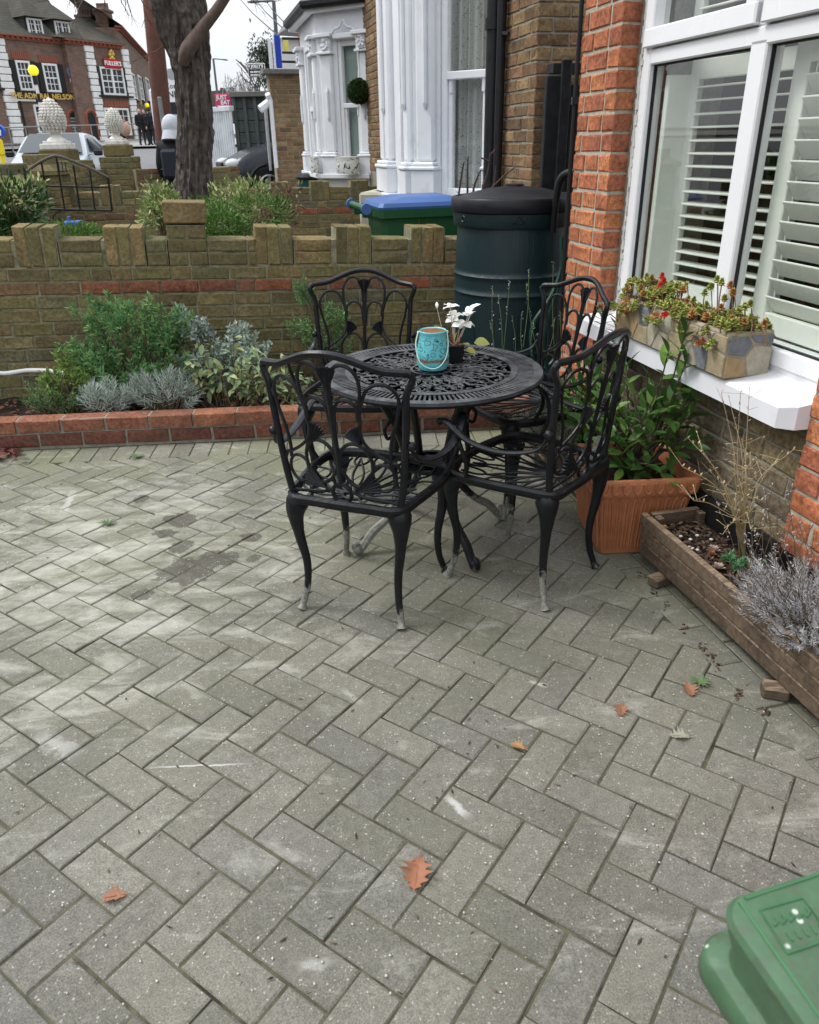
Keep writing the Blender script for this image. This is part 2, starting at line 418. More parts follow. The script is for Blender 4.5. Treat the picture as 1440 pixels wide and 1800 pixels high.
# ================================================================ GROUND
def zt(y): # the land rises gently beyond the gardens
    return 0.0 if y < 11 else min((y - 11) * .043, 2.3)
g = MB(); ys = [-30, -5, 0, 3, 5, 8, 11, 13, 16, 20, 25, 30, 36, 42, 50, 58, 65, 80, 120, 250, 600, 1500]; xs = [-1500, -400, -100, -40, -20, -10, -5, 0, 5, 10, 20, 50, 200, 1500]
vs = [(x, y, zt(y) - .06) for y in ys for x in xs]; nx = len(xs)
g.add(vs, [(j * nx + i, j * nx + i + 1, (j + 1) * nx + i + 1, (j + 1) * nx + i) for j in range(len(ys) - 1) for i in range(nx - 1)])
M_ground = plain('garden_earth', (.07, .055, .035), .95, var=.6, scale=6, bmp=.01)
tag(g.build('ground', M_ground), kind='structure')

# ---- herringbone paving: exact lattice of 200 x 100 blocks
PS = .1015; PY = .61385; PC = (.84162, -.71073)
cy_, sy_ = math.cos(PY), math.sin(PY)
def pg(v, u):
    x, y = v * PS - PC[0], u * PS - PC[1]; return Vector((cy_ * x + sy_ * y, -sy_ * x + cy_ * y))
def clip(poly, a, n, keep):
    """keep the side where (p-a).n <= 0"""
    out = []
    for i in range(len(poly)):
        p, q = poly[i], poly[(i + 1) % len(poly)]; dp, dq = (p - a).dot(n) - keep, (q - a).dot(n) - keep
        if dp <= 0: out.append(p)
        if dp * dq < 0: out.append(p + (q - p) * (dp / (dp - dq)))
    return out
def area(p): return .5 * sum(p[i].x * p[(i + 1) % len(p)].y - p[(i + 1) % len(p)].x * p[i].y for i in range(len(p)))
KA, KB = Vector((-2.9, 3.806)), Vector((.5, 4.043))              # front of the brick kerb of the flower bed
ke = (KB - KA).normalized(); kn = Vector((-ke.y, ke.x))
PA, PB = Vector((.886, 2.512)), Vector((1.104, 1.577))           # outer foot of the wooden planter
pe = (PB - PA).normalized(); pn = Vector((-pe.y, pe.x))
if pn.x < 0: pn = -pn
HEAD = .206; BORD = -.10
def shade_ok(p): return True
cells = []
for k in range(-60, 60):
    for j in range(-30, 30):
        for (v0, v1, u0, u1) in ((k + 2 * j, k + 2 * j + 1, k - 2 * j, k - 2 * j + 2), (k + 2 * j, k + 2 * j + 2, k - 2 * j - 1, k - 2 * j)):
            c = pg((v0 + v1) / 2, (u0 + u1) / 2)
            if c.x < -3.0 or c.x > 1.75 or c.y < .1 or c.y > 4.2: continue
            g_ = .014
            jg = lambda: rnd.uniform(0, .022); P = [pg(v0 + g_ + jg(), u0 + g_ + jg()), pg(v1 - g_ - jg(), u0 + g_ + jg()), pg(v1 - g_ - jg(), u1 - g_ - jg()), pg(v0 + g_ + jg(), u1 - g_ - jg())]
            if area(P) < 0: P = P[::-1]
            P = clip(P, KA, kn, -HEAD - .002)
            if len(P) > 2: P = clip(P, PA, pn, BORD)
            if len(P) > 2 and area(P) > .0012: cells.append(P)
def row(A, e, n, length, w, d, off0, start=0.0):
    """blocks w long, d deep laid along e, starting off0 behind the line"""
    s = start
    while s < length:
        a = A + e * (s + .002) + n * off0; b_ = A + e * (s + w - .003) + n * off0
        P = [a, b_, b_ + n * (d - .005), a + n * (d - .005)]
        if area(P) < 0: P = P[::-1]
        cells.append(P); s += w
row(KA, ke, kn, 3.4, .102, .2, -HEAD)                 # header course along the kerb
for q_ in range(4): row(PA - pe * 1.2, pe, pn, 3.6, .203, .1015, BORD + .1015 * q_, .1 * (q_ % 2))
patio = thing('patio', (0, 2, 0), kind='structure')

def paver_mat():
    m, t, b, L = _nodes('concrete_paver'); v = pos(t)
    cr = ramp(t, [(0, (.142, .136, .118)), (.35, (.165, .157, .136)), (.7, (.192, .183, .158)), (1, (.152, .146, .133))]); L(indiv(t), cr.inputs[0]); c = cr.outputs[0]
    n1 = noise(t, v, 2.0, 6, .65); r1_ = ramp(t, [(.3, .80), (.7, 1.22)]); L(n1, r1_.inputs[0]); c = mixc(t, 1.0, c, r1_.outputs[0], 'MULTIPLY')
    n2 = noise(t, v, 260, 3, .7); r2_ = ramp(t, [(.3, .5), (.7, 1.5)]); L(n2, r2_.inputs[0]); c = mixc(t, .85, c, r2_.outputs[0], 'MULTIPLY')
    n2b = noise(t, v, 38, 5, .7); r2b = ramp(t, [(.3, .82), (.7, 1.16)]); L(n2b, r2b.inputs[0]); c = mixc(t, 1.0, c, r2b.outputs[0], 'MULTIPLY')
    # green algae
    n3 = noise(t, v, 1.4, 6, .6); sx = N(t, 'SeparateXYZ'); L(v, sx.inputs[0])
    gy = math_(t, 'MULTIPLY', math_(t, 'SUBTRACT', sx.outputs[1], 1.2), .28, True)
    r3 = ramp(t, [(.34, 0), (.62, .75)]); L(n3, r3.inputs[0]); f3 = math_(t, 'MULTIPLY', r3.outputs[0], math_(t, 'ADD', gy, .14), True)
    c = mixc(t, f3, c, (.185, .195, .10))
    # chalky bloom, strongest left of the chairs
    mp = N(t, 'Mapping'); mp.inputs['Rotation'].default_value = (0, 0, -.5); mp.inputs['Scale'].default_value = (1, 2.2, 1); L(v, mp.inputs[0])
    n4 = noise(t, mp.outputs[0], 3.2, 8, .72, .6)
    dd = N(t, 'VectorMath'); dd.operation = 'DISTANCE'; L(v, dd.inputs[0]); dd.inputs[1].default_value = (-1.35, 2.55, 0)
    near = ramp(t, [(0.0, .18), (.35, .11), (.8, -.03)]); L(math_(t, 'MULTIPLY', dd.outputs['Value'], .55), near.inputs[0])
    s4 = math_(t, 'ADD', n4, near.outputs[0]); r4 = ramp(t, [(.56, 0), (.84, .8)]); L(s4, r4.inputs[0]); c = mixc(t, r4.outputs[0], c, (.52, .51, .45))
    # wet patches with ragged edges
    nz = noise(t, v, 9, 5, .7)
    wet = None
    for (x, y, rx) in ((-.86, 2.52, .15), (-.93, 2.72, .07), (-1.0, 2.98, .11), (-1.03, 2.84, .07), (-.66, 2.80, .07), (-1.25, 3.2, .06), (-.99, 2.36, .06), (-.62, 2.62, .05), (-.76, 2.62, .11)):
        d_ = N(t, 'VectorMath'); d_.operation = 'DISTANCE'; L(v, d_.inputs[0]); d_.inputs[1].default_value = (x, y, 0)
        q = math_(t, 'SUBTRACT', math_(t, 'DIVIDE', d_.outputs['Value'], rx * .68), math_(t, 'MULTIPLY', math_(t, 'SUBTRACT', nz, .5), 2.8))
        wet = q if wet is None else math_(t, 'MINIMUM', wet, q)
    rw = ramp(t, [(.46, .72), (.52, 0)]); L(math_(t, 'MULTIPLY', wet, .5), rw.inputs[0]); c = mixc(t, rw.outputs[0], c, (.062, .055, .045))
    # pale stone chips in the mix
    wv = N(t, 'TexNoise'); wv.inputs['Scale'].default_value = 160; L(v, wv.inputs['Vector']); wp = N(t, 'VectorMath'); wp.operation = 'MULTIPLY_ADD'; L(wv.outputs['Color'], wp.inputs[0]); wp.inputs[1].default_value = (.009, .009, .009); L(v, wp.inputs[2]); v2 = wp.outputs[0]
    vo = N(t, 'TexVoronoi'); vo.inputs['Scale'].default_value = 150; L(v2, vo.inputs['Vector'])
    sel = ramp(t, [(.74, 0), (.80, .7)]); L(N_sep(t, vo.outputs['Color']), sel.inputs[0])
    dot = ramp(t, [(.0, 1), (.14, 0)]); sepc = N(t, 'SeparateColor'); L(vo.outputs['Color'], sepc.inputs[0]); L(math_(t, 'SUBTRACT', vo.outputs['Distance'], math_(t, 'MULTIPLY', sepc.outputs[1], .30)), dot.inputs[0])
    c = mixc(t, math_(t, 'MULTIPLY', sel.outputs[0], dot.outputs[0]), c, (.46, .44, .39))
    vo2 = N(t, 'TexVoronoi'); vo2.inputs['Scale'].default_value = 34; L(v2, vo2.inputs['Vector'])
    sel2 = ramp(t, [(.88, 0), (.89, .9)]); L(N_sep(t, vo2.outputs['Color']), sel2.inputs[0])
    dot2 = ramp(t, [(.04, 1), (.12, 0)]); L(vo2.outputs['Distance'], dot2.inputs[0])
    c = mixc(t, math_(t, 'MULTIPLY', sel2.outputs[0], dot2.outputs[0]), c, (.62, .60, .53))
    # scuffs
    mp2 = N(t, 'Mapping'); mp2.inputs['Rotation'].default_value = (0, 0, .9); mp2.inputs['Scale'].default_value = (3, 30, 3); L(v, mp2.inputs[0])
    n6 = noise(t, mp2.outputs[0], 2.0, 4, .6); n7 = noise(t, v, 3.7, 3, .5)
    r6 = ramp(t, [(.66, 0), (.74, .5)]); L(n6, r6.inputs[0]); r7 = ramp(t, [(.55, 0), (.62, 1)]); L(n7, r7.inputs[0])
    c = mixc(t, math_(t, 'MULTIPLY', r6.outputs[0], r7.outputs[0]), c, (.42, .42, .42))
    # pale scratches and a chalk streak
    for (p0, p1, wd, k) in (((256, 1350), (440, 1341), .0035, .8), ((780, 1395), (826, 1440), .012, .7), ((1038, 1155), (1052, 1160), .004, .6), ((640, 1240), (600, 1210), .010, .35), ((520, 1700), (585, 1690), .014, .35), ((925, 1196), (965, 1206), .010, .5), ((130, 860), (110, 905), .02, .5), ((60, 1290), (140, 1330), .03, .4)):
        a, e = gnd(*p0), gnd(*p1); m_ = (a + e) / 2; an = math.atan2(e.y - a.y, e.x - a.x); hl = (e - a).length / 2
        mp3 = N(t, 'Mapping'); mp3.vector_type = 'TEXTURE'; mp3.inputs['Location'].default_value = m_; mp3.inputs['Rotation'].default_value = (0, 0, an); L(v, mp3.inputs[0]); s3 = N(t, 'SeparateXYZ'); L(mp3.outputs[0], s3.inputs[0])
        dx = math_(t, 'DIVIDE', math_(t, 'ABSOLUTE', s3.outputs[0]), hl); dy = math_(t, 'DIVIDE', math_(t, 'ABSOLUTE', math_(t, 'ADD', s3.outputs[1], math_(t, 'MULTIPLY', math_(t, 'SUBTRACT', n2b, .5), wd * 3))), wd)
        r9 = ramp(t, [(.35, k), (1.0, 0)]); L(math_(t, 'ADD', math_(t, 'MAXIMUM', dx, dy), math_(t, 'MULTIPLY', math_(t, 'SUBTRACT', n2, .5), 1.2)), r9.inputs[0]); c = mixc(t, r9.outputs[0], c, (.55, .55, .53))
    L(c, b.inputs['Base Color']); b.inputs['Specular IOR Level'].default_value = .2
    rr = ramp(t, [(0, .84), (1, .66)]); L(rw.outputs[0], rr.inputs[0]); L(rr.outputs[0], b.inputs['Roughness'])
    h = math_(t, 'ADD', noise(t, v, 240, 4, .75), math_(t, 'MULTIPLY', noise(t, v, 30, 4, .6), 1.6)); bump(t, b, h, .0016); return m
def N_sep(t, s):
    n = N(t, 'SeparateColor'); t.links.new(s, n.inputs[0]); return n.outputs[0]
M_paver = paver_mat()
M_joint = plain('mossy_joint_sand', (.090, .084, .054), .98, var=.4, scale=18, bmp=.004, spots=(4, (.035, .030, .022), .5, .62))
def camsize(P):
    c = sum(P, Vector((0, 0))) / len(P)
    d = RM @ (Vector((c.x, c.y, 0)) - Vector((0, 0, CAM_H)))
    if d.z < .05: return 0
    x, y = 720 + FOCAL * d.x / d.z, 900 + FOCAL * d.y / d.z
    vis = -60 < x < 1500 and y < 1880
    return (area(P) / d.z ** 2 * abs(d.y / d.z + 1)) * (1 if vis else .001)
cells.sort(key=camsize, reverse=True)
rest = MB()
for i, P in enumerate(cells):
    c = sum(P, Vector((0, 0))) / len(P); h = rnd.uniform(-.0022, .0016)
    tx, ty = rnd.uniform(-.010, .010), rnd.uniform(-.010, .010)
    T = Matrix.Translation((c.x, c.y, h)) @ Euler((tx, ty, rnd.uniform(-.006, .006))).to_matrix().to_4x4()
    loc = [(p.x - c.x, p.y - c.y) for p in P]
    if i < 299:
        b = MB(); b.prism(loc, -.05, 0, .0045, .003)
        o = b.build('paver', M_paver, None); adopt(o, patio); o.matrix_basis = T
    else: rest.prism(loc, -.05, 0, .0045, .003, M=T)
rest.build('paver_field', M_paver, patio, kind='stuff')
j = MB(); j.box((-.6, 2.1, -.0295), (5.0, 4.6, .05)); j.build('joint_sand', M_joint, patio)
# ================================================================ GARDEN WALLS
SB = [M_stock]; J = .0115
def crenellated(label, A, B, zA, zB, groups, pillar=None, redz=.71, courses=9, x0=0.0, x1=None, group=None, thick=.215, seed=1):
    """low boundary wall: stretcher courses, a red band, then soldiers in threes with gaps between"""
    root = thing('garden_wall', ((A[0] + B[0]) / 2, (A[1] + B[1]) / 2, 0), 0, label, 'wall', group)
    ln = (Vector(B) - Vector(A)).length; W = Wall(root, A, B, 0, (zB - zA) / ln); x1 = ln if x1 is None else x1
    C = .0775; top = redz + C * 2; z = redz
    W.course(x0, x1, redz, M_redband, off=.06 + seed * .03, mix=.2)
    W.course(x0, x1, redz + C, SB, off=.13, mix=.3)
    k = 0; z = redz - C
    while z > -.02 and k < courses:
        W.course(x0, x1, z, SB, off=[.0, .113, .05, .17][k % 4], mix=.12); z -= C; k += 1
    W.mortar(x0, x1, z + C - .02, top - .004, M_mortar_moss, .006, thick - .012)
    zs = top + .002; prev = x0
    for (a, n) in groups + [(x1, 0)]:
        if a - prev > .06:           # two courses of stretchers in the gap
            if pillar and prev < pillar < a: segs = [(prev, pillar - .006), (pillar + .226, a)]
            else: segs = [(prev, a)]
            for (p, q) in segs:
                for c_ in range(2):
                    x = p + .006
                    while x < q - .03:
                        l = min(.222, q - x - .006)
                        W.brick(x, zs + c_ * C, round(l, 3), .068, M_stock, thick); x += l + J
                if q - p > .05: W.mortar(p, q, zs - .01, zs + C * 2 - .014, M_mortar_moss, .008, thick - .016)
        if n:
            w_ = .225 / 3
            for i in range(n):
                W.brick(a + i * w_, zs, .066, .216 + rnd.uniform(-.003, .003), M_stock, thick, tilt=.018, vary=.004)
            W.mortar(a, a + .222, zs - .01, zs + .206, M_mortar_moss, .008, thick - .016)
        prev = a + .228 if n else a
    if pillar:
        for c_, s_ in enumerate([(.107, .107), (.22,), (.107, .107)]):
            x = pillar
            for l in s_: W.brick(x, zs + c_ * C, l, .068, M_stock, thick, y=-.004); x += l + .008
        W.mortar(pillar, pillar + .222, zs - .01, zs + C * 3 - .006, M_mortar_moss, .004, thick - .01)
        W.brick(pillar - .010, zs + C * 3 + .002, .242, .118, M_stock, .235, y=-.012)
    return root, W
GA = Vector((-2.44, 4.48)) - Vector((2.80, .67)).normalized() * .75; GB = Vector((.36, 5.15)) + Vector((2.80, .67)).normalized() * .42
o_ = .75
groups1 = [(o_ - .75 + .23, 3), (o_ - .28, 3), (o_ + .199, 3), (o_ + .679, 3), (o_ + 1.544, 3), (o_ + 2.036, 3), (o_ + 2.517, 3)]
crenellated('low mossy brick wall with upright bricks in threes and one block-topped pillar, right behind the herb bed', GA, GB, 0, -.166, groups1, pillar=o_ + 1.032, redz=.745, courses=10, group='crenellated garden walls')

# ---- kerb of the flower bed
def kerb():
    root = thing('flower_bed_kerb', (-1.2, 3.95, 0), 0, 'two-course red brick kerb along the front of the herb bed', 'kerb')
    W = Wall(root, KA, KB, 0, 0)
    x = -.02; x1 = (KB - KA).length
    C = .079
    while x < x1:
        W.brick(x, .012, .219, .068, M_redkerb2, .1, y=.004); x += .232
    x = -.13
    while x < x1: W.brick(x, .012 + C, .222, .070, M_redkerb, .104, vary=.004); x += .234
    W.mortar(-.1, x1 + .02, -.03, C * 2 + .001, M_mortar, .013, .09)
    return root
M_redkerb2 = brickmat('dark_red_kerb_brick', [(.17, .065, .045), (.14, .06, .045), (.20, .075, .05)], soot=(.6, (.08, .05, .04)), moss=(.3, (.10, .08, .05)))
kerb()
so = MB()
n_ = 46
pts = []; 
for j_ in range(16):
    for i_ in range(n_):
        a = KA.lerp(KB + ke * .5, i_ / (n_ - 1)); gw = GA.lerp(GB, i_ / (n_ - 1)) + Vector((.06, -.0))
        q = (a + kn * .085).lerp(gw + Vector((0, .02)), j_ / 15)
        pts.append((q.x, q.y, .105 + mnoise.noise(Vector((q.x * 9, q.y * 9, 0))) * .022 + mnoise.noise(Vector((q.x * 30, q.y * 30, 3))) * .010))
so.add(pts, [(j_ * n_ + i_, j_ * n_ + i_ + 1, (j_ + 1) * n_ + i_ + 1, (j_ + 1) * n_ + i_) for j_ in range(15) for i_ in range(n_ - 1)])
tag(so.build('flower_bed_soil', M_soil, None, smooth=True), kind='structure')
sb = MB(); sb.box((.75, 4.7, .02), (1.3, 1.15, .1)); tag(sb.build('passage_paving', plain('passage_concrete', (.10, .095, .08), .9, var=.4, scale=6, bmp=.004)), kind='structure')

# neighbour's garden beyond the wall
nb = MB(); nb.box((-2.0, 7.6, -.02), (6.5, 5.0, .05)); tag(nb.build('front_garden_soil', M_soil), kind='structure')
W2A, W2B = (-5.0, 9.15), (-.26, 10.3)
root2, W2 = crenellated('low crenellated brick wall between the two neighbouring front gardens, behind the tree', W2A, W2B, 0, -.05, [(.06 + .49 * i, 3) for i in range(10)], redz=.72, courses=9, group='crenellated garden walls', seed=3)

def pier(label, x, y, w_, h, cap=True, group='brick gate piers'):
    root = thing('gate_pier', (x, y, zt(y)), 0, label, 'pier', group); z0 = zt(y) - .03
    for face in range(4):
        ang = -PI / 2 * face
        c, s_ = math.cos(-.0), 0
        hw = w_ / 2
        cor = [(-hw, -hw), (hw, -hw), (hw, hw), (-hw, hw)]
        A = Vector((x, y)) + Vector(cor[face]); B = Vector((x, y)) + Vector(cor[(face + 1) % 4])
        if face == 2: continue
        W = Wall(root, A, B, z0); k = 0; z = 0
        while z < h - .06:
            W.course(0, w_, z, SB, off=(0 if k % 2 else .113), D_=.06); z += .0775; k += 1
        top = z
    b = MB(); b.box((x, y, z0 + top / 2 - .005), (w_ - .016, w_ - .016, top)); b.build('mortar', M_mortar_moss, root)
    if cap:
        b = MB(); b.box((x, y, z0 + top + .02), (w_ + .06, w_ + .06, .045)); b.box((x, y, z0 + top + .072), (w_ + .02, w_ + .02, .06), taper=.7)
        b.cbox((x, y, z0 + top + .15), (w_ * .62, w_ * .62, .115), .01)
        b.build('cap', M_stock, root)
    return z0 + top
p_ = at(12, 265, 8.55); pier('mossy brick gate pier with stepped cap, leftmost of the row', p_.x, p_.y, .40, 1.22)
p_ = at(66, 262, 9.35); pier('mossy brick gate pier with stepped cap, behind the iron gate', p_.x, p_.y, .44, 1.24)

# ---- street wall piers carrying stone pineapples
M_stone = plain('painted_stone', (.68, .66, .61), .9, var=.2, scale=16, bmp=.004, spots=(12, (.26, .25, .22), .52, .78))
def pineapple(label, x, y, z, S=1.0):
    root = thing('pineapple_finial', (x, y, z), 0, label, 'finial', 'stone pineapple finials')
    b = MB(); b.cbox((x, y, z + .035 * S), (.34 * S, .34 * S, .07 * S), .008); b.cbox((x, y, z + .085 * S), (.27 * S, .27 * S, .035 * S), .006)
    b.build('plinth', M_stone, root)
    b = MB(); b.lathe([(.125, .10), (.115, .12), (.07, .15), (.055, .18), (.075, .21), (.11, .235)], 16, (x, y, z)); 
    for v_ in range(len(b.v)): q = b.v[v_]; b.v[v_] = (x + (q[0] - x) * S, y + (q[1] - y) * S, z + (q[2] - z) * S)
    b.build('stem', M_stone, root, True)
    body = MB(); prof = [(.10, .22), (.135, .27), (.15, .33), (.145, .40), (.12, .47), (.08, .53), (.04, .58), (.005, .61)]
    body.lathe([(r_ * S * .93, zz * S) for r_, zz in prof], 18, (x, y, z))
    rows_ = 11
    for i in range(rows_):
        zz = .225 + i * .034; 
        rr = np.interp(zz, [p[1] for p in prof], [p[0] for p in prof]); n = max(5, int(rr * 2 * PI / .046))
        for k in range(n):
            a = 2 * PI * (k + .5 * (i % 2)) / n; c = Vector((x + rr * S * math.cos(a), y + rr * S * math.sin(a), z + zz * S)); o = Vector((math.cos(a), math.sin(a), .55)).normalized()
            t_ = Vector((-math.sin(a), math.cos(a), 0)); u_ = o.cross(t_); r_ = .024 * S
            body.add([c - u_ * r_ * 1.25, c + t_ * r_, c + u_ * r_ * 1.25, c - t_ * r_, c + o * r_ * 1.1 - u_ * r_ * .2], [(0, 3, 4), (3, 2, 4), (2, 1, 4), (1, 0, 4)])
    body.build('scaled_body', M_stone, root)
def tallpier(px, py, Y, w_, label):
    p = at(px, py, Y); b0 = zt(Y)
    zt_ = pier(label, p.x, p.y, w_, p.z - b0 - .0, cap=False)
    return p.x, p.y, zt_
x_, y_, z_ = tallpier(107, 283, 10.6, .62, 'wide brick gate pier under the larger stone pineapple')
r_ = bpy.context.scene.collection.objects
b = MB(); b.cbox((x_, y_, z_ + .01), (.60, .60, .07), .01); b.cbox((x_, y_, z_ + .10), (.36, .36, .14), .01); q_ = b.build('cap', M_stock, None); adopt(q_, [o for o in bpy.data.objects if o.name.startswith('gate_pier')][-1])
pineapple('larger white stone pineapple finial, standing in front of the parked silver car', x_, y_, z_ + .17, .95)
x_, y_, z_ = tallpier(209, 268, 12.4, .46, 'slim brick gate pier under the smaller stone pineapple')
b = MB(); b.cbox((x_, y_, z_ + .08), (.34, .34, .15), .01); q_ = b.build('cap', M_stock, None); adopt(q_, [o for o in bpy.data.objects if o.name.startswith('gate_pier')][-1])
pineapple('smaller white stone pineapple on a slim brick pier, before the red-haired passer-by', x_, y_, z_ + .155, .80)

# ---- far street boundary wall with patches of yellow brick
def plainwall(label, A, B, ztop, mats, nm='boundary_wall', base=0, mm=None, grp=None):
    root = thing(nm, ((A[0] + B[0]) / 2, (A[1] + B[1]) / 2, base), 0, label, 'wall', grp)
    W = Wall(root, A, B, 0); z = ztop - .07; k = 0
    while z > base + .2 and k < 6: W.course(0, W.len, z, mats, off=(k % 2) * .113); z -= .0775; k += 1
    b = MB(); W.mortar(0, W.len, base - .1, ztop - .01, mm or M_mortar_moss, .006, .2)
    return root
a_, b_ = at(238, 297, 11.9), at(420, 292, 12.6)
plainwall('low garden wall of mixed red and yellow bricks beside the tree at the pavement', (a_.x, a_.y), (b_.x, b_.y), a_.z, [M_stock, M_redband, M_yellow], mm=M_mortar_moss)
a_, b_ = at(120, 287, 11.0), at(186, 292, 12.2)
plainwall('mossy brick wall joining the two pineapple piers', (a_.x, a_.y), (b_.x, b_.y), a_.z - .1, [M_stock])
a_, b_ = at(366, 285, 12.3), at(398, 285, 12.4)
pier('low brick pier right of the tree trunk', a_.x + .12, a_.y, .34, a_.z - .03 - zt(12), cap=False)

# ---- leaning iron gate
def gate():
    root = thing('iron_gate', tuple(at(120, 380, 8.25)), 0, 'wrought iron garden gate with arched top and thin bars, standing open before the brick pier', 'gate')
    Y = 8.2; P = lambda x, y, d=0: at(x, y, Y + d + (x - 45) * .0008)
    fr = MB(); fr.tube([P(58, 368), P(43, 304)], .012, 6); fr.tube([P(197, 370), P(190, 312)], .012, 6); fr.tube([P(57, 367), P(197, 370)], .011, 6)
    fr.build('frame', M_blackmetal, root)
    t_ = MB(); t_.tube(spline([P(43, 304), P(70, 285), P(98, 274), P(125, 282), (P(160, 296)), P(190, 312)], 5), .014, 6); t_.build('arched_top', plain('weathered_iron', (.10, .09, .075), .7, var=.4), root)
    m_ = MB(); m_.tube([P(48, 326), P(190, 329)], .009, 6); m_.build('middle_rail', M_blackmetal, root)
    for (xt, yt, xb) in ((73, 286, 87), (99, 276, 114), (129, 290, 141), (158, 300, 167)):
        q = MB(); q.tube([P(xt, yt), P(xb, 369)], .009, 6); q.build('bar', M_blackmetal, root)
    q = MB()
    for dx in (-6, 0, 6): q.tube([P(108 + dx, 283 + abs(dx) * .3), P(111 + dx, 303)], .005, 5)
    q.tube([P(100, 301), P(119, 300)], .005, 5); q.build('ornament', M_blackmetal, root)
    q = MB()
    for cx in (72, 104):
        q.tube(spline([P(cx - 12, 396), P(cx - 10, 380), P(cx, 371), P(cx + 4, 371)], 4), .006, 5)
    q.build('lower_hoops', M_blackmetal, root)
gate()
# ================================================================ OUR HOUSE FRONT (right)
HO = Vector((.875, 3.52)); HE = Vector((.237, -.97151)).normalized(); HN = Vector((.97151, .237))   # along the wall towards us, into the house
def H(s_, d, z): return Vector((HO.x + HE.x * s_ + HN.x * d, HO.y + HE.y * s_ + HN.y * d, z))
HM = frame((HO.x, HO.y, 0), Vector((HE.x, HE.y, 0)), Vector((HN.x, HN.y, 0)), Vector((0, 0, 1)))
# note: HM is left handed only if HE x HN is downwards; bricks face -d
M_mortar_lime = plain('lime_mortar', (.42, .385, .31), .95, var=.25, scale=30, bmp=.002)
house = thing('brick_house', tuple(H(.7, .1, 0)), 0, 'red and weathered brick bay of the house with the big white window at right', 'house')
WA = (H(-.34, 0, 0).x, H(-.34, 0, 0).y)
class HW(Wall):
    def __init__(s, root, A, B, z0=0.0): super().__init__(root, A, B, z0)
C = .0775
def hp(s_, d=0): q = H(s_, d, 0); return (q.x, q.y)
# front face of the far pillar: bricks run away from us, so lay them from the near corner outwards
Wf = HW(house, hp(-.345), hp(0))
for k in range(32):
    z = .02 + k * C
    if k % 2: Wf.brick(.0, z, .1, .064, M_redhouse, .1); Wf.brick(.112, z, .1175, .064, M_redhouse, .1); Wf.brick(.242, z, .102, .064, M_redhouse, .0975)
    else: Wf.brick(.0, z, .046, .064, M_redhouse, .1); Wf.brick(.058, z, .180, .064, M_redhouse, .1); Wf.brick(.25, z, .094, .064, M_redhouse, .0975)
Wf.mortar(0, .339, -.05, 2.5, M_mortar_lime, .006, .09)
# reveal of the far pillar (faces the camera)
Wr = HW(house, hp(0.0, .0015), hp(0, .112))
for k in range(9, 32):
    z = .02 + k * C; Wr.brick(.0035, z, .095 if k % 2 else .088, .064, M_redhouse, .094)
# far side of the bay, faces away down the passage
b = MB(); b.box((-.17, .30, 1.25), (.335, .39, 2.6), M=HM); b.build('pillar_core', M_mortar_lime, house)
# wall under the sill
Wl = HW(house, hp(-.01, .022), hp(1.398, .022))
for k in range(9):
    z = .02 + k * C
    Wl.course(.0, 1.395, z - .005 * 0, [M_housestock], off=(.11 if k % 2 else .02), mix=.25)
Wl.mortar(0, 1.40, -.05, .73, M_mortar, .007, .2)
# near pier
Wn = HW(house, hp(1.40, 0), hp(2.3, 0))
for k in range(32):
    z = .02 + k * C - .012
    Wn.course(.0, .9, z, [M_redhouse], off=(.0 if k % 2 else .11))
Wn.mortar(.004, .9, -.05, 2.5, M_mortar_lime, .006, .3)
wr2 = MB(); wr2.box((1.404, .09, 1.6), (.006, .17, 1.7), M=HM); wr2.build('mortar_return', M_mortar, house)
# black damp strip at the foot
ds = MB(); ds.box((.9, -.004, .13), (1.9, .03, .26), M=HM); ds.build('damp_strip', plain('bitumen', (.012, .012, .013), .5, var=.3), house)
# render between pillar and window frame: rough mortar edge
me_ = MB()
for k in range(60):
    z = .8 + k * .028; me_.box((.018 + rnd.uniform(-.003, .004), .098, z), (.036 + rnd.uniform(-.008, .010), .03, .031), M=HM)
me_.build('pointing', M_mortar, house)
pt = MB()
for k in range(90): pt.box((.033 + rnd.uniform(-.004, .005), .083, .76 + k * .0195), (.014 + rnd.uniform(-.006, .012), .006, .02), M=HM)
pt.build('caulk', plain('white_caulk', (.62, .62, .6), .8, bmp=.002), house)
# room box behind the glass
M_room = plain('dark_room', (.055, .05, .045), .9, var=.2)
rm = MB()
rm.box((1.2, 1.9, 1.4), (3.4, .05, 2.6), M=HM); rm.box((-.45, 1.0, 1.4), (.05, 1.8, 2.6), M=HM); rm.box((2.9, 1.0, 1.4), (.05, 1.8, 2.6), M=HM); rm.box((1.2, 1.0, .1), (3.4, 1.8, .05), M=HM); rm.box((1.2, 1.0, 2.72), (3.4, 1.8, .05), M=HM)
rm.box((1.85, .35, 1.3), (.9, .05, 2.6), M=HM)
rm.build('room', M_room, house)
up = MB(); up.box((.95, .15, 2.75), (2.7, .30, .5), M=HM); up.build('bay_head', M_white, house)

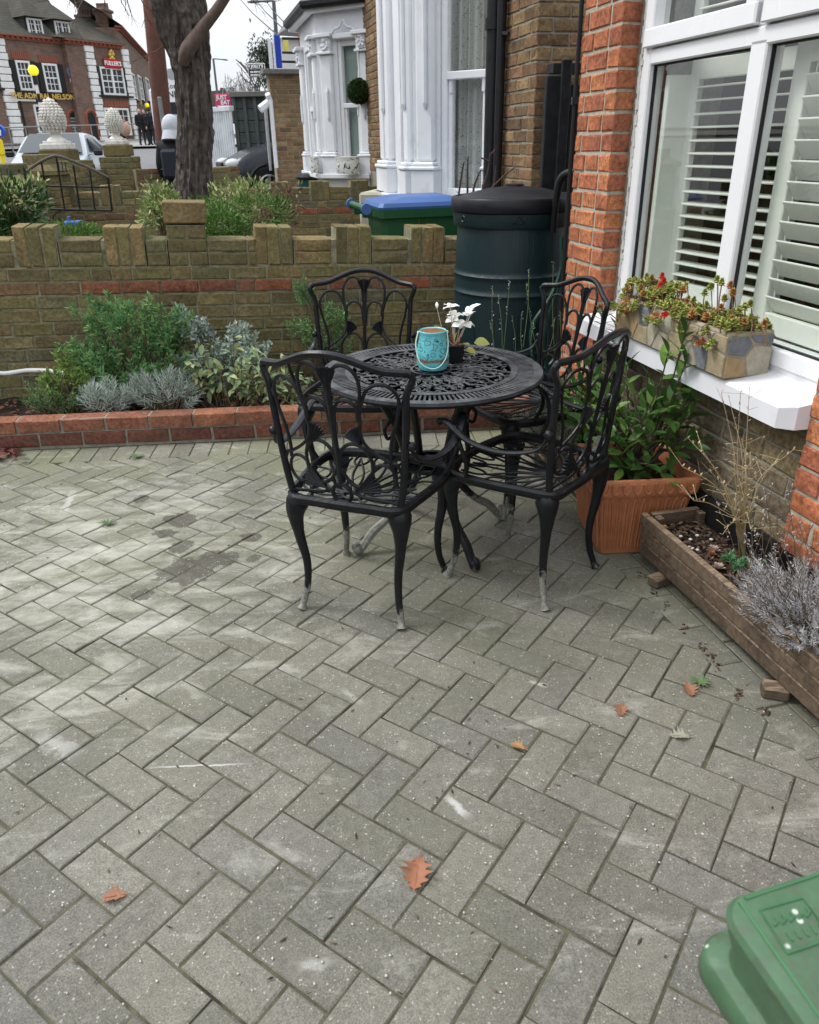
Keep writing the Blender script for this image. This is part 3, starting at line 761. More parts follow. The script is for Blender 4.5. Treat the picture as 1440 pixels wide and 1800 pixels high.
# ---- window (part of the house): frame bars, panes, shutters
win = MB()
def bar(mb, s0, s1, z0, z1, d0=.085, d1=.155): mb.cbox(((s0 + s1) / 2, (d0 + d1) / 2, (z0 + z1) / 2), (s1 - s0, d1 - d0, z1 - z0), .005, M=HM)
window = thing('window', tuple(H(.7, .12, .8)), 0); adopt(window, house)
bar(win, .03, .098, .78, 2.5); bar(win, .72, .802, .83, 1.74); bar(win, .03, 1.42, .775, .832, .083, .157); bar(win, .098, 1.42, 1.722, 1.775, .085, .155); bar(win, 1.36, 1.42, .8, 2.5); bar(win, .03, 1.42, 2.44, 2.5)
bar(win, .735, .79, 1.775, 2.44, .088, .15)
win.build('frame', M_upvc, window)
for (a, b2) in ((.06, .745), (.775, 1.40)):
    f = MB(); 
    bar(f, a, a + .062, 1.782, 2.43, .068, .14); bar(f, b2 - .062, b2, 1.782, 2.43, .068, .14); bar(f, a, b2, 1.780, 1.845, .066, .138); bar(f, a, b2, 2.39, 2.43, .068, .138)
    f.build('fanlight', M_upvc, window)
bd = MB()
for (a, b2, z0, z1) in ((.098, .72, .832, 1.722), (.802, 1.36, .832, 1.722)):
    for q in ((a, a + .006, z0, z1), (b2 - .006, b2, z0, z1), (a, b2, z0, z0 + .006), (a, b2, z1 - .006, z1)):
        bd.box(((q[0] + q[1]) / 2, .112, (q[2] + q[3]) / 2), (q[1] - q[0], .012, q[3] - q[2]), M=HM)
bd.build('gasket', plain('rubber_gasket', (.02, .02, .022), .6), window)
for (a, b2, z0, z1) in ((.098, .72, .832, 1.722), (.802, 1.36, .832, 1.722), (.122, .683, 1.845, 2.39), (.837, 1.338, 1.845, 2.39)):
    p = MB(); p.box(((a + b2) / 2, .116, (z0 + z1) / 2), (b2 - a, .005, z1 - z0), M=HM); p.build('pane', M_glass, window)
ss = MB(); ss.box((.7, .168, .80), (1.36, .02, .06), M=HM); ss.box((.7, .33, .80), (1.45, .33, .04), M=HM); ss.build('inner_board', M_white, house)
M_shut = plain('shutter_cream', (.80, .82, .76), .45, var=.03, bmp=0)
def shutter(o, rz, w_, z0, z1, slat_w, pitch, ang, nm='shutter', st=.05):
    """a louvred panel: o = hinge point (s,d); opens by rz"""
    M = HM @ Matrix.Translation((o[0], o[1], 0)) @ Matrix.Rotation(rz, 4, 'Z')
    root = thing('shutter', tuple(H(o[0], o[1], z0)), 0); adopt(root, house)
    f = MB()
    for x in (st / 2, w_ - st / 2): f.cbox((x, 0, (z0 + z1) / 2), (st, .028, z1 - z0), .003, M=M)
    for z in (z0 + .035, z1 - .035): f.cbox((w_ / 2, 0, z), (w_ - 2 * st, .026, .07), .003, M=M)
    f.build('shutter_frame', M_shut, root)
    z = z0 + .10; sl = MB(); sl.cbox((0, 0, 0), (w_ - 2 * st - .004, slat_w, .0075), .003); me = sl.mesh('slat', M_shut)
    while z < z1 - .09:
        o_ = bpy.data.objects.new('slat', me); col.objects.link(o_); adopt(o_, root)
        o_.matrix_basis = M @ Matrix.Translation((w_ / 2, 0, z)) @ Matrix.Rotation(ang + rnd.uniform(-.02, .02), 4, 'X'); z += pitch
    t_ = MB(); t_.cyl(M @ Vector((w_ * .62, .04, z0 + .1)), M @ Vector((w_ * .62, .04, z1 - .1)), .006); t_.build('tilt_rod', M_shut, root)
# board fixed beside the frame, then the two panels (upper tier seen through the fanlights)
sp = MB(); sp.cbox((.135, .20, 1.25), (.03, .10, .87), .003, M=HM); sp.build('shutter_post', M_shut, house)
shutter((.14, .26), .13, .62, .835, 1.735, .058, .047, R(4))
shutter((.815, .20), -.02, .62, .835, 1.735, .074, .061, R(-52), st=.075)
shutter((.14, .24), .05, .60, 1.80, 2.42, .062, .054, R(8))
shutter((.815, .22), .0, .60, 1.80, 2.42, .078, .066, R(-50))

# ---- sill
sl = MB()
prof = [(-.085, .665), (-.085, .728), (-.078, .737), (.07, .752), (.09, .758), (.09, .775), (.13, .775), (.13, .66)]
n = len(prof); vs = [HM @ Vector((-.012, d, z)) for d, z in prof] + [HM @ Vector((1.365, d, z)) for d, z in prof] + [HM @ Vector((1.402, d if d > -.05 else -.045, z)) for d, z in prof]
fs = [tuple(range(n)), tuple(2 * n + i for i in range(n))[::-1]] + [(r * n + i, (r + 1) * n + i, (r + 1) * n + (i + 1) % n, r * n + (i + 1) % n) for r in (0, 1) for i in range(n)]
sl.add(vs, fs); sl.build('sill', plain('white_sill_paint', (.76, .765, .80), .4, var=.03, bmp=.0004), house)

# ---- black downpipe and hose by the pillar
dp = MB(); dp.cyl(H(-.36, -.008, 0), H(-.36, -.008, 3), .010, n=10); dp.box(H(-.36, -.005, 1.62), (.035, .035, .03)); tag(dp.build('downpipe', M_blackmetal), 'thin black drainpipe at the far edge of the red brick pillar', 'drainpipe')

# ================================================================ STONE TROUGH ON THE SILL
M_trough = plain('cast_trough', (.30, .26, .19), .92, var=.25, scale=18, bmp=.004, spots=(7, (.17, .15, .11), .5, .7))
tr = thing('stone_trough', tuple(H(.72, -.02, .745)), 0, 'stone-faced trough with set-in slate and sandstone pieces, on the white sill', 'planter')
TZ0, TZ1 = .742, .895; TS0, TS1, TD0, TD1 = .36, 1.10, -.098, .075
b = MB()
wall_ = .022
b.cbox(((TS0 + TS1) / 2, TD0 + wall_ / 2, (TZ0 + TZ1) / 2), (TS1 - TS0, wall_, TZ1 - TZ0), .008, M=HM); b.cbox(((TS0 + TS1) / 2, TD1 - wall_ / 2, (TZ0 + TZ1) / 2), (TS1 - TS0, wall_, TZ1 - TZ0), .008, M=HM)
b.cbox((TS0 + wall_ / 2, (TD0 + TD1) / 2, (TZ0 + TZ1) / 2), (wall_ - .001, TD1 - TD0 - .004, TZ1 - TZ0 - .001), .008, M=HM); b.cbox((TS1 - wall_ / 2, (TD0 + TD1) / 2, (TZ0 + TZ1) / 2), (wall_ - .001, TD1 - TD0 - .004, TZ1 - TZ0 - .001), .008, M=HM)
b.build('trough_body', M_trough, tr)
b = MB(); b.box(((TS0 + TS1) / 2, (TD0 + TD1) / 2, .87), (TS1 - TS0 - .03, TD1 - TD0 - .03, .02), M=HM); b.build('soil', M_soil, tr)
stone_m = [plain('slate_blue', (.17, .18, .20), .8, var=.25, scale=40, bmp=.003), plain('sand_stone', (.33, .27, .17), .9, var=.25, scale=30, bmp=.003), plain('pale_stone', (.38, .35, .27), .9, var=.2, scale=30, bmp=.003), plain('ochre_stone', (.34, .24, .13), .9, var=.25, scale=26, bmp=.003), plain('grey_stone', (.27, .25, .22), .9, var=.25, scale=30, bmp=.003)]
def voron_face(M, wd, ht, nx_, seedv, nm):
    """crazy paving: polygons from a jittered grid, each a separate flat stone"""
    q = random.Random(seedv); pts = []; ny_ = 2
    for i in range(nx_):
        for k in range(ny_): pts.append(Vector(((i + .5 + q.uniform(-.3, .3)) * wd / nx_, (k + .5 + q.uniform(-.25, .25)) * ht / ny_ + (ht / 5 if i % 2 else 0))))
    for i, p in enumerate(pts):
        P = [Vector((0.004, .006)), Vector((wd - .004, .006)), Vector((wd - .004, ht - .014)), Vector((.004, ht - .014))]
        for k, o in enumerate(pts):
            if k == i: continue
            n_ = (o - p).normalized(); P = clip(P, (p + o) / 2, n_, -.0045)
            if len(P) < 3: break
        if len(P) < 3 or area(P) < .0004: continue
        c = sum(P, Vector((0, 0))) / len(P); mb = MB(); mb.prism([(a.x, a.y) for a in P], -.003, .0035, .0025, .002, M=M)
        mb.build('facing_stone', stone_m[q.choice([0, 1, 2, 3, 1, 2, 4, 0])], tr)
MF = HM @ Matrix.Translation((TS0, TD0, TZ0)) @ Matrix.Rotation(R(90), 4, 'X')
voron_face(MF, TS1 - TS0, TZ1 - TZ0, 9, 5, 'f')
ME = HM @ Matrix.Translation((TS1, TD0, TZ0)) @ Matrix(((0, 0, 1, 0), (1, 0, 0, 0), (0, 1, 0, 0), (0, 0, 0, 1)))
voron_face(ME, TD1 - TD0, TZ1 - TZ0, 2, 12, 'e')
# ================================================================ NEIGHBOURS' HOUSES
CC = Vector((.86, 5.55)); FF = Vector((-.237, .9715)).normalized(); NI = Vector((.9715, .237)).normalized()
def t2(v): return (v.x, v.y)
M_lace = None
def lace_mat():
    m, t, b, L = _nodes('lace_curtain'); v = pos(t)
    vo = voro(t, v, 70, 'F1'); n1 = noise(t, v, 26, 5, .7, 1.5)
    f = ramp(t, [(.38, .25), (.52, .95)]); L(math_(t, 'ADD', math_(t, 'MULTIPLY', vo, .5), math_(t, 'MULTIPLY', n1, .72)), f.inputs[0])
    b.inputs['Base Color'].default_value = (.55, .55, .53, 1); b.inputs['Roughness'].default_value = .9
    tr = N(t, 'BsdfTransparent'); mx = N(t, 'MixShader'); L(f.outputs[0], mx.inputs[0]); L(tr.outputs[0], mx.inputs[1]); L(b.outputs[0], mx.inputs[2]); L(mx.outputs[0], t.nodes['Material Output'].inputs[0]); return m
M_lace = lace_mat()
M_frost = plain('drawn_blind', (.40, .47, .44), .6, var=.06, scale=3, bmp=0)
M_darkin = plain('dark_interior', (.02, .022, .022), .9)
M_curt = plain('curtain_lining', (.30, .30, .28), .9, var=.1)

def bay(root, A, B, ztop, els, sill=1.06, cap=None, blind=None, curtain=False):
    """one face of a bay: A left, B right as seen; els: list of ('col'|'win', x0, x1)"""
    W = Wall(root, t2(A), t2(B)); M = W.M; ln = W.len
    b = MB()
    b.box((ln / 2, .12, sill / 2), (ln, .2, sill), M=M)                              # wall below
    lo = 0
    wins = [e for e in els if e[0] == 'win']
    x = 0
    for e in wins:
        if e[1] > x: b.box(((x + e[1]) / 2, .12, (sill + ztop) / 2), (e[1] - x, .2, ztop - sill), M=M)
        x = e[2]
    if x < ln: b.box(((x + ln) / 2, .12, (sill + ztop) / 2), (ln - x, .2, ztop - sill), M=M)
    for e in wins: b.box(((e[1] + e[2]) / 2, .12, (e[3] + ztop) / 2), (e[2] - e[1], .2, max(.01, ztop - e[3])), M=M)
    b.build('wall', M_white, root)
    s_ = MB(); s_.cbox((ln / 2, .02, sill - .03), (ln + .12, .22, .06), .008, M=M); s_.build('window_sill', M_white, root)
    for e in els:
        if e[0] == 'col':
            x0, x1 = e[1], e[2]; w_ = x1 - x0; xm = (x0 + x1) / 2
            c = MB(); c.cbox((xm, .0, sill + .10), (w_ + .05, .13, .20), .006, M=M); c.cbox((xm, .0, sill + .215), (w_ + .075, .155, .03), .01, M=M); c.cbox((xm, .0, sill + .245), (w_ + .03, .12, .03), .01, M=M)
            ct = cap[0] if cap else ztop
            c.cbox((xm, .008, (sill + .26 + ct) / 2), (w_, .075, ct - sill - .26), .02, M=M)
            c.tube([M @ Vector((xm + w_ * .1, -.042, sill + .62)), M @ Vector((xm + w_ * .1, -.042, sill + .67)), M @ Vector((xm + w_ * .1, -.042, ct - .42)), M @ Vector((xm + w_ * .1, -.042, ct - .36))], [.004, .022, .022, .004], 8)
            c.build('column', M_white, root, False)
            if cap:
                c = MB(); z0, z1 = cap; c.cbox((xm, -.005, z0 + .012), (w_ + .05, .13, .03), .006, M=M); c.cbox((xm, -.01, z1 - .02), (w_ + .10, .17, .045), .008, M=M)
                c.cbox((xm, 0, (z0 + z1) / 2), (w_ + .02, .10, z1 - z0 - .04), .01, M=M)
                for i in range(14):
                    a = rnd.uniform(0, 2 * PI); r_ = rnd.uniform(.015, .07); c.ball(tuple(M @ Vector((xm + r_ * math.cos(a) * w_ * 6, -.055, (z0 + z1) / 2 + r_ * math.sin(a)))), .022, 7, 5)
                for sg in (-1, 1):
                    c.tube([M @ Vector((xm + sg * w_ * .32 + .02 * math.cos(q), -.06, z1 - .07 + .02 * math.sin(q))) for q in np.linspace(0, 5.5, 9)], .009, 5)
                c.build('capital', M_white, root, True)
        else:
            _, x0, x1, zt_ = e[:4]; zr = e[4]; w_ = x1 - x0
            wd = thing('window', tuple(M @ Vector(((x0 + x1) / 2, .06, sill)))); adopt(wd, root)
            f = MB(); fr = min(.05, w_ * .16)
            for xx in (x0 + fr / 2, x1 - fr / 2): f.cbox((xx, .075, (sill + zt_) / 2), (fr, .07, zt_ - sill), .006, M=M)
            f.cbox(((x0 + x1) / 2, .075, sill + .035), (w_ - 2 * fr, .068, .07), .006, M=M); f.cbox(((x0 + x1) / 2, .075, zt_ - .03), (w_ - 2 * fr, .068, .06), .006, M=M)
            f.cbox(((x0 + x1) / 2, .068, zr), (w_ - 2 * fr + .004, .075, .055), .006, M=M)
            for xx in (x0 + fr * 1.35, x1 - fr * 1.35): f.cbox((xx, .085, (sill + zr) / 2), (fr * .7, .05, zr - sill), .004, M=M)
            f.cbox((x0 + fr * 1.5, .075, zr - .07), (fr * .6, .06, .10), .01, M=M); f.cbox((x1 - fr * 1.5, .075, zr - .07), (fr * .6, .06, .10), .01, M=M)
            f.build('sash_frame', M_upvc, wd)
            for (za, zb) in ((sill + .06, zr), (zr, zt_ - .05)):
                g_ = MB(); g_.box(((x0 + x1) / 2, .092, (za + zb) / 2), (w_ - 2 * fr, .004, zb - za - .02), M=M); g_.build('pane', M_glass, wd)
            d_ = MB()
            if curtain:
                nx = 60; vs = []
                for i in range(nx + 1):
                    x = x0 + (w_) * i / nx; y = .17 + .018 * math.sin(i * .95 + math.sin(i * .3) * 2)
                    vs += [M @ Vector((x, y, sill + .02)), M @ Vector((x, y, zt_))]
                d_.add(vs, [(2 * i, 2 * i + 2, 2 * i + 3, 2 * i + 1) for i in range(nx)]); d_.build('lace_curtain', M_lace, wd, True)
                d_ = MB(); d_.box(((x0 + x1) / 2, .45, (sill + zt_) / 2), (w_ + .3, .02, zt_ - sill), M=M); d_.build('interior', plain('dim_interior', (.05, .055, .055), .9), wd)
            else:
                d_.box(((x0 + x1) / 2, .16, (sill + zt_) / 2), (w_ + .02, .006, zt_ - sill), M=M); d_.build('blind', blind or M_frost, wd)
    return W
# --- next door
h1 = thing('terraced_house', (.75, 6.2, 0), 0, 'white painted bay and yellow stock brick side of the next-door house, behind the blue-lidded bin', 'house')
b0 = CC + FF * .72; b1 = Vector((.08, 6.66)); b2 = b1 + FF * 1.08; b3 = CC + FF * 2.25
Ws = Wall(h1, t2(CC), t2(CC + NI * 1.3))
for k in range(46):
    z = -.02 + k * .0775
    if z < .75 : continue
    Ws.course(0, .62, z, [M_yellow], off=(.113 if k % 2 else 0))
Ws.mortar(0.004, 1.3, 0, 3.6, M_mortar, .007, .2)
Wfa = Wall(h1, t2(b0), t2(CC))
for k in range(46):
    z = -.02 + k * .0775
    if z < .75: continue
    Wfa.course(.05, Wfa.len, z, [M_yellow], off=(.113 if k % 2 else .0), D_=.09)
Wfa.mortar(0, Wfa.len - .004, 0, 3.6, M_mortar, .007, .09)
bay(h1, b1, b0, 3.6, [('col', .05, .215), ('win', .245, .675, 3.2, 1.905), ('col', .685, .735)], 1.06, curtain=True)
bay(h1, b2, b1, 3.6, [('col', .0, .40), ('win', .62, .90, 3.2, 1.905), ('col', .92, 1.06)], 1.06, curtain=True)
bay(h1, b3, b2, 3.6, [('col', .3, .44)], 1.06)
pp = MB(); q = Wfa.P(.08, -.06, 0); pp.cyl((q.x, q.y, 0), (q.x, q.y, 3.6), .052, n=14); q2 = Wfa.P(.19, -.045, 0); pp.cyl((q2.x, q2.y, 0), (q2.x, q2.y, 3.6), .032, n=10)
for z in (1.1, 2.15, 3.1): pp.cyl((q.x, q.y, z), (q.x, q.y, z + .07), .062, n=14)
pp.tube([Wfa.P(.19, -.045, 2.12), Wfa.P(.33, -.045, 2.10)], .012)
tag(pp.build('soil_pipe', M_blackmetal, None, True), 'thick black soil pipe with a thinner one beside it, between white bay and yellow brick', 'drainpipe')
# side gate
ga = thing('side_gate', tuple(Ws.P(.3, -.1, 0)), 0, 'black boarded side gate with peeling paint, in the passage beside the red pillar', 'gate')
M_peel = plain('peeling_black_paint', (.014, .014, .016), .5, var=.4, bmp=.001, spots=(26, (.30, .29, .27), .70, .74))
b = MB(); b.cbox(tuple(Ws.P(.05, -.16, .9)), (.09, .09, 1.84), .006); b.build('post', M_peel, ga)
for i in range(4):
    b = MB(); b.cbox((.115 + .1 * i + .02, -.12, .90 - .012 * i), (.094, .02, 1.76), .004, M=Ws.M); b.build('board', M_peel, ga)
b = MB(); b.box((.8, .5, 1.2), (1.4, .02, 2.6), M=Ws.M)
lt = MB(); lt.box((.25, -.13, 1.86), (.42, .10, .05), M=Ws.M); lt.build('top_rail', M_peel, ga)
b = MB(); q = Ws.P(.10, -.24, 0); b.cbox((q.x, q.y, .95), (.06, .05, 1.9), .004); b.build('post', M_peel, ga)

# --- house further along
h2 = thing('terraced_house', (-.6, 11.2, 0), 0, 'white ornamental bay with carved capitals and black gutter, behind the topiary ball', 'house')
c0 = CC + FF * 5.5; d1 = c0 + Vector((-.855, .52)) * .75; d2 = d1 + FF * 1.6; d3 = c0 + FF * 2.5
bay(h2, d1, c0, 2.98, [('col', .07, .255), ('win', .322, .655, 2.62, 1.90), ('col', .66, .80)], 1.10, (2.48, 2.70))
bay(h2, d2, d1, 2.98, [('col', .0, .25), ('win', .4, 1.2, 2.62, 1.9), ('col', 1.36, 1.55)], 1.10, (2.48, 2.70))
bay(h2, d3, d2, 2.98, [('col', .1, .3)], 1.10, (2.48, 2.70))
Wb = Wall(h2, t2(c0 + FF * .0), t2(c0 - FF * 1.2))
for k in range(15, 44): Wb.course(0, 1.2, -.02 + k * .0775, [M_yellow], off=(.113 if k % 2 else .0))
Wb.mortar(0, 1.2, 0, 3.5, M_mortar, .007, .2)
ar = MB(); W_ = Wall(h2, t2(d1), t2(c0)); 
ar.tube(spline([W_.P(.30, -.05, 2.68), W_.P(.36, -.06, 2.735), W_.P(.43, -.06, 2.75), W_.P(.488, -.06, 2.82), W_.P(.55, -.06, 2.75), W_.P(.62, -.06, 2.735), W_.P(.67, -.05, 2.68)], 5), .016, 6)
ar.cbox((.488, 0, 2.66), (.36, .12, .06), .01, M=W_.M); ar.build('hood_moulding', M_white, h2, True)
gt = MB(); zg = 3.02
pl = [c0 + Vector((.25, -.05)), c0 + Vector((-.02, -.13)), d1 + Vector((-.10, -.10)), d2 + Vector((-.16, .05)), d3 + Vector((-.1, .2))]
gt.tube([(p.x, p.y, zg) for p in pl], .06, 8); gt.build('gutter', M_blackmetal, h2)
sf = MB(); sf.tube([(p.x + .05, p.y + .06, zg - .05) for p in pl], .06, 4); sf.build('soffit', M_white, h2)
rf = MB(); ap = d1 + NI * .9; 
vs = [(p.x, p.y, zg + .03) for p in pl[1:]] + [(ap.x, ap.y + .5, zg + .8)]; rf.add(vs, [(0, 4, 1), (1, 4, 2), (2, 4, 3)]); rf.build('bay_roof', plain('dark_slate', (.06, .06, .065), .7, var=.3), h2)
uw = MB(); q0, q1 = c0 + NI * .0, c0 + FF * 3.2; uw.box((1.6, .1, 4.6), (3.2, .2, 3.4), M=Wall(h2, t2(q1), t2(q0)).M); uw.build('upper_wall', M_yellow, h2)

# --- hanging topiary ball
tb = thing('hanging_topiary', (-.527, 10.80, 2.04), 0, 'dark green clipped ball hanging from a bracket by the carved white window', 'topiary')
M_box = leafmat('box_leaf', (.020, .035, .012), (.03, .055, .018), (.05, .08, .025), .5, .1)
L4 = ([(-.5, 0, 0), (0, .35, .06), (.5, 0, 0), (0, 1.0, 0), (0, -.1, 0)], [(0, 4, 2, 1), (0, 1, 3), (1, 2, 3)])
ms = []
for i in range(2600):
    d_ = Vector((rnd.gauss(0, 1), rnd.gauss(0, 1), rnd.gauss(0, 1))).normalized(); ms.append(orient(Vector((-.527, 10.80, 2.04)) + d_ * rnd.uniform(.105, .142), d_ + Vector((rnd.uniform(-.8, .8), rnd.uniform(-.8, .8), rnd.uniform(-.8, .8))), rnd.uniform(0, 6), .022))
scatter('leaf_ball', L4, ms, M_box, tb, kind='stuff')
c = MB(); c.ball((-.527, 10.8, 2.04), .115, 14, 10); c.build('core', M_box, tb)
c = MB(); 
for dx in (-.05, .05): c.tube([(-.527 + dx * .4, 10.8, 2.17), (-.50, 10.8, 2.50)], .003, 4)
c.tube([(-.50, 10.8, 2.50), (-.34, 10.83, 2.52)], .005, 5); c.tube([(-.42, 10.82, 2.51), (-.34, 10.83, 2.38)], .004, 5); c.build('bracket', M_blackmetal, tb)

# --- patterned sill pots
M_china = None
def china():
    m, t, b, L = _nodes('patterned_china'); v = pos(t)
    n1 = noise(t, v, 13, 3, .6, 2.0); r_ = ramp(t, [(.57, 0), (.60, 1)]); L(n1, r_.inputs[0]); L(mixc(t, r_.outputs[0], (.72, .72, .68), (.03, .09, .10)), b.inputs['Base Color']); b.inputs['Roughness'].default_value = .25; return m
M_china = china()
def chinapot(label, x, y, z, w_, rz):
    p = thing('china_planter', (x, y, z), rz, label, 'planter', 'patterned china sill planters')
    m = MB(); n = 24; prof = [(0, 0), (.40, 0), (.47, .04), (.5, .14), (.5, .2), (.53, .215), (.53, .225), (.48, .22), (.46, .10), (0, .10)]
    m.lathe([(r_ * w_, z_ * .9) for r_, z_ in prof], n, sy=.45); m.build('body', M_china, p, True, world=False)
    m = MB(); m.lathe([(0, .16), (.46 * w_, .16)], n, sy=.43); m.build('soil', M_soil, p, world=False)
q = at(616, 303, 10.86); chinapot('oblong white planter with dark blue flowers on the sill under the topiary ball', q.x - .03, q.y, 1.105, .36, R(-31))
q = at(567, 300, 11.22); chinapot('small patterned white planter at the left end of the carved bay sill', q.x - .11, q.y + .02, 1.105, .15, R(-31))
# small dark green water butt beyond the wall
q = at(550, 300, 12.2); wb = thing('water_butt', (q.x, q.y, 0), 0, 'small dark green water butt standing left of the white carved bay', 'water butt')
m = MB(); m.lathe([(.0, 0), (.20, 0), (.23, .3), (.24, .7), (.235, 1.0)], 20); m.build('barrel', plain('dark_green_plastic', (.012, .06, .05), .4), wb, True, world=False)
m = MB(); m.lathe([(.26, 1.0), (.27, 1.03), (.25, 1.07), (0, 1.09)], 20); m.build('lid', M_blackmetal, wb, True, world=False)
# sandstone step blocks by next door's bay
m = MB(); m.cbox((-.13, 7.75, .53), (.40, .7, 1.06), .02, rz=-.24); tag(m.build('stone_step', plain('pale_step', (.42, .39, .31), .85, var=.2)), 'pale stone block at the foot of the white bay, behind the blue-lidded bin', 'step')

# ================================================================ SHOP SIDE AND YARD
sh = thing('corner_shop', (-2.6, 16.5, zt(16)), 0, 'brick flank and white upper front of the corner shop beyond the carved bay', 'shop')
a_, b_ = at(481, 300, 15.6), at(565, 300, 15.9); ztop = at(483, 128, 15.6).z
Wp = Wall(sh, (a_.x + .07, a_.y), (b_.x + .1, b_.y))
a_ = Wp.A; k = 0; z = ztop - .09
while z > .35: Wp.course(0, Wp.len, z, [M_yellow], off=(.113 if k % 2 else 0), mix=.1); z -= .0775; k += 1
Wp.mortar(0, Wp.len, 0, ztop - .02, M_mortar, .007, .3)
m = MB(); m.cbox((Wp.len / 2 - .04, .08, ztop + .02), (Wp.len + .16, .4, .08), .01, M=Wp.M); m.build('coping', plain('grey_coping', (.16, .155, .14), .9, var=.3), sh)
P15 = lambda x, y: at(x, y, 15.4)
def slabpx(name, x0, y0, x1, y1, Y, dY, m_, root, d1_=None):
    """upright slab between two picture directions at distance Y, really dY deep"""
    a, c = at(x0, y0, Y), at(x1, y1, Y); mb = MB(); mb.cbox(((a.x + c.x) / 2, Y + dY / 2, (a.z + c.z) / 2), (abs(c.x - a.x), dY, abs(a.z - c.z)), .01); return mb.build(name, m_, root)
slabpx('white_trim', 478, 176, 483, 296, 15.5, .25, M_white, sh)
slabpx('white_post', 463, 185, 478, 300, 16.1, .1, plain('grey_white_post', (.45, .46, .46), .7), sh)
slabpx('white_fascia', 472, 66, 479, 175, 15.7, .3, M_white, sh)
slabpx('gable_wall', 478, 66, 535, 122, 17.2, .2, M_white, sh)
m = MB(); p1, p2 = at(457, 192, 15.5), at(475, 178, 15.6); m.tube([p1, p2], .07, 6); m.tube([at(470, 165, 15.5), p2], .05, 6); m.build('awning_arm', M_white, sh)
m = MB(); p = [at(486, 62, 17), at(522, 36, 17), at(545, 48, 17), at(545, 66, 17)]; m.add([*p, *[q + Vector((0, 1.5, .4)) for q in p]], [(0, 1, 5, 4), (1, 2, 6, 5), (0, 3, 2, 1), (0, 4, 7, 3)]); m.build('shop_roof', plain('slate_roof', (.17, .165, .16), .8, var=.3, scale=8, bmp=.02), sh)
slabpx('red_brick_pier', 523, 40, 528, 118, 16.6, .3, M_redhouse, sh); slabpx('upper_window', 531, 40, 536, 110, 16.5, .1, M_white, sh)
bs = thing('blue_sign_board', tuple(at(490, 120, 15.3)), 0, 'tall plain blue board standing on the brick flank wall of the shop', 'sign')
slabpx('board', 481, 61, 496, 119, 15.3, .06, plain('royal_blue', (.012, .05, .38), .45, var=.05), bs)
m = MB()
for y in (67, 92, 108): m.tube([at(496, y, 15.35), at(546 - (y - 60) * .15, y + 1, 15.35)], .02, 5)
m.tube([at(546, 68, 15.35), at(538, 110, 15.35)], .02, 5); m.build('rail', M_blackmetal, bs)
st = MB(); p = at(503, 80, 15.9); st.cbox((p.x, p.y, p.z), (.09, .01, .16), .002); tag(st.build('alarm_sticker', plain('yellow_plate', (.7, .62, .12), .6)), 'small yellow plate on the white wall right of the blue board', 'sign')

yard = thing('yard_fence', tuple(at(390, 290, 19)), 0, 'white corrugated sheet fence left of the grey timber shed', 'fence')
Wy = Wall(yard, (at(366, 290, 19).x, 19), (at(416, 290, 18.2).x, 18.2)); zt0, zt1 = .35, at(392, 197, 19).z
M_corr = plain('corrugated_white', (.58, .61, .64), .5, var=.1, scale=2, bmp=0, spots=(3, (.42, .44, .46), .5, .7))
n = 54; vs = []
for i in range(n + 1):
    x = Wy.len * i / n; y = .02 * (1 if (i // 2) % 2 else -1); vs += [Wy.P(x, y, zt0), Wy.P(x, y, zt1)]
m = MB(); m.add(vs, [(2 * i, 2 * i + 2, 2 * i + 3, 2 * i + 1) for i in range(n)]); m.build('corrugated_sheet', M_corr, yard)
m = MB(); m.cbox((Wy.len / 2, .03, zt1 + .04), (Wy.len, .12, .1), .01, M=Wy.M); m.build('top_rail', M_corr, yard)
slabpx('blue_notice', 384, 213, 400, 220, 18.7, .02, plain('pale_blue_plate', (.12, .32, .52), .6), yard)
shd = thing('timber_shed', tuple(at(440, 290, 18.5)), 0, 'dark grey-green boarded shed wall with a flat roof, behind the dark parked car', 'shed')
M_shed = plain('grey_green_boards', (.085, .10, .095), .9, var=.3, scale=5, bmp=.004)
a_, b_ = at(411, 170, 18.4), at(484, 168, 18.4)
nb_ = 9
for i in range(nb_):
    z0_ = .35 + (a_.z - .35) * i / nb_; z1_ = .35 + (a_.z - .35) * (i + 1) / nb_
    m = MB(); m.cbox(((a_.x + b_.x) / 2, 18.4 + .02, (z0_ + z1_) / 2), (b_.x - a_.x, .03, z1_ - z0_ - .012), .006); m.build('board', M_shed, shd)
m = MB(); m.box(((a_.x + b_.x) / 2, 18.5, (a_.z + .3) / 2), (b_.x - a_.x, .06, a_.z - .3)); m.build('backing', M_shed, shd)
for i in range(5):
    x = a_.x + (b_.x - a_.x) * i / 4; m = MB(); m.cbox((x, 18.36, (a_.z + .35) / 2), (.07, .06, a_.z - .35), .006); m.build('batten', M_shed, shd)
m = MB(); m.cbox(((a_.x + b_.x) / 2, 18.9, a_.z + .04), (b_.x - a_.x + .15, 1.3, .10), .01); m.build('roof', plain('felt_roof', (.16, .155, .14), .9), shd)

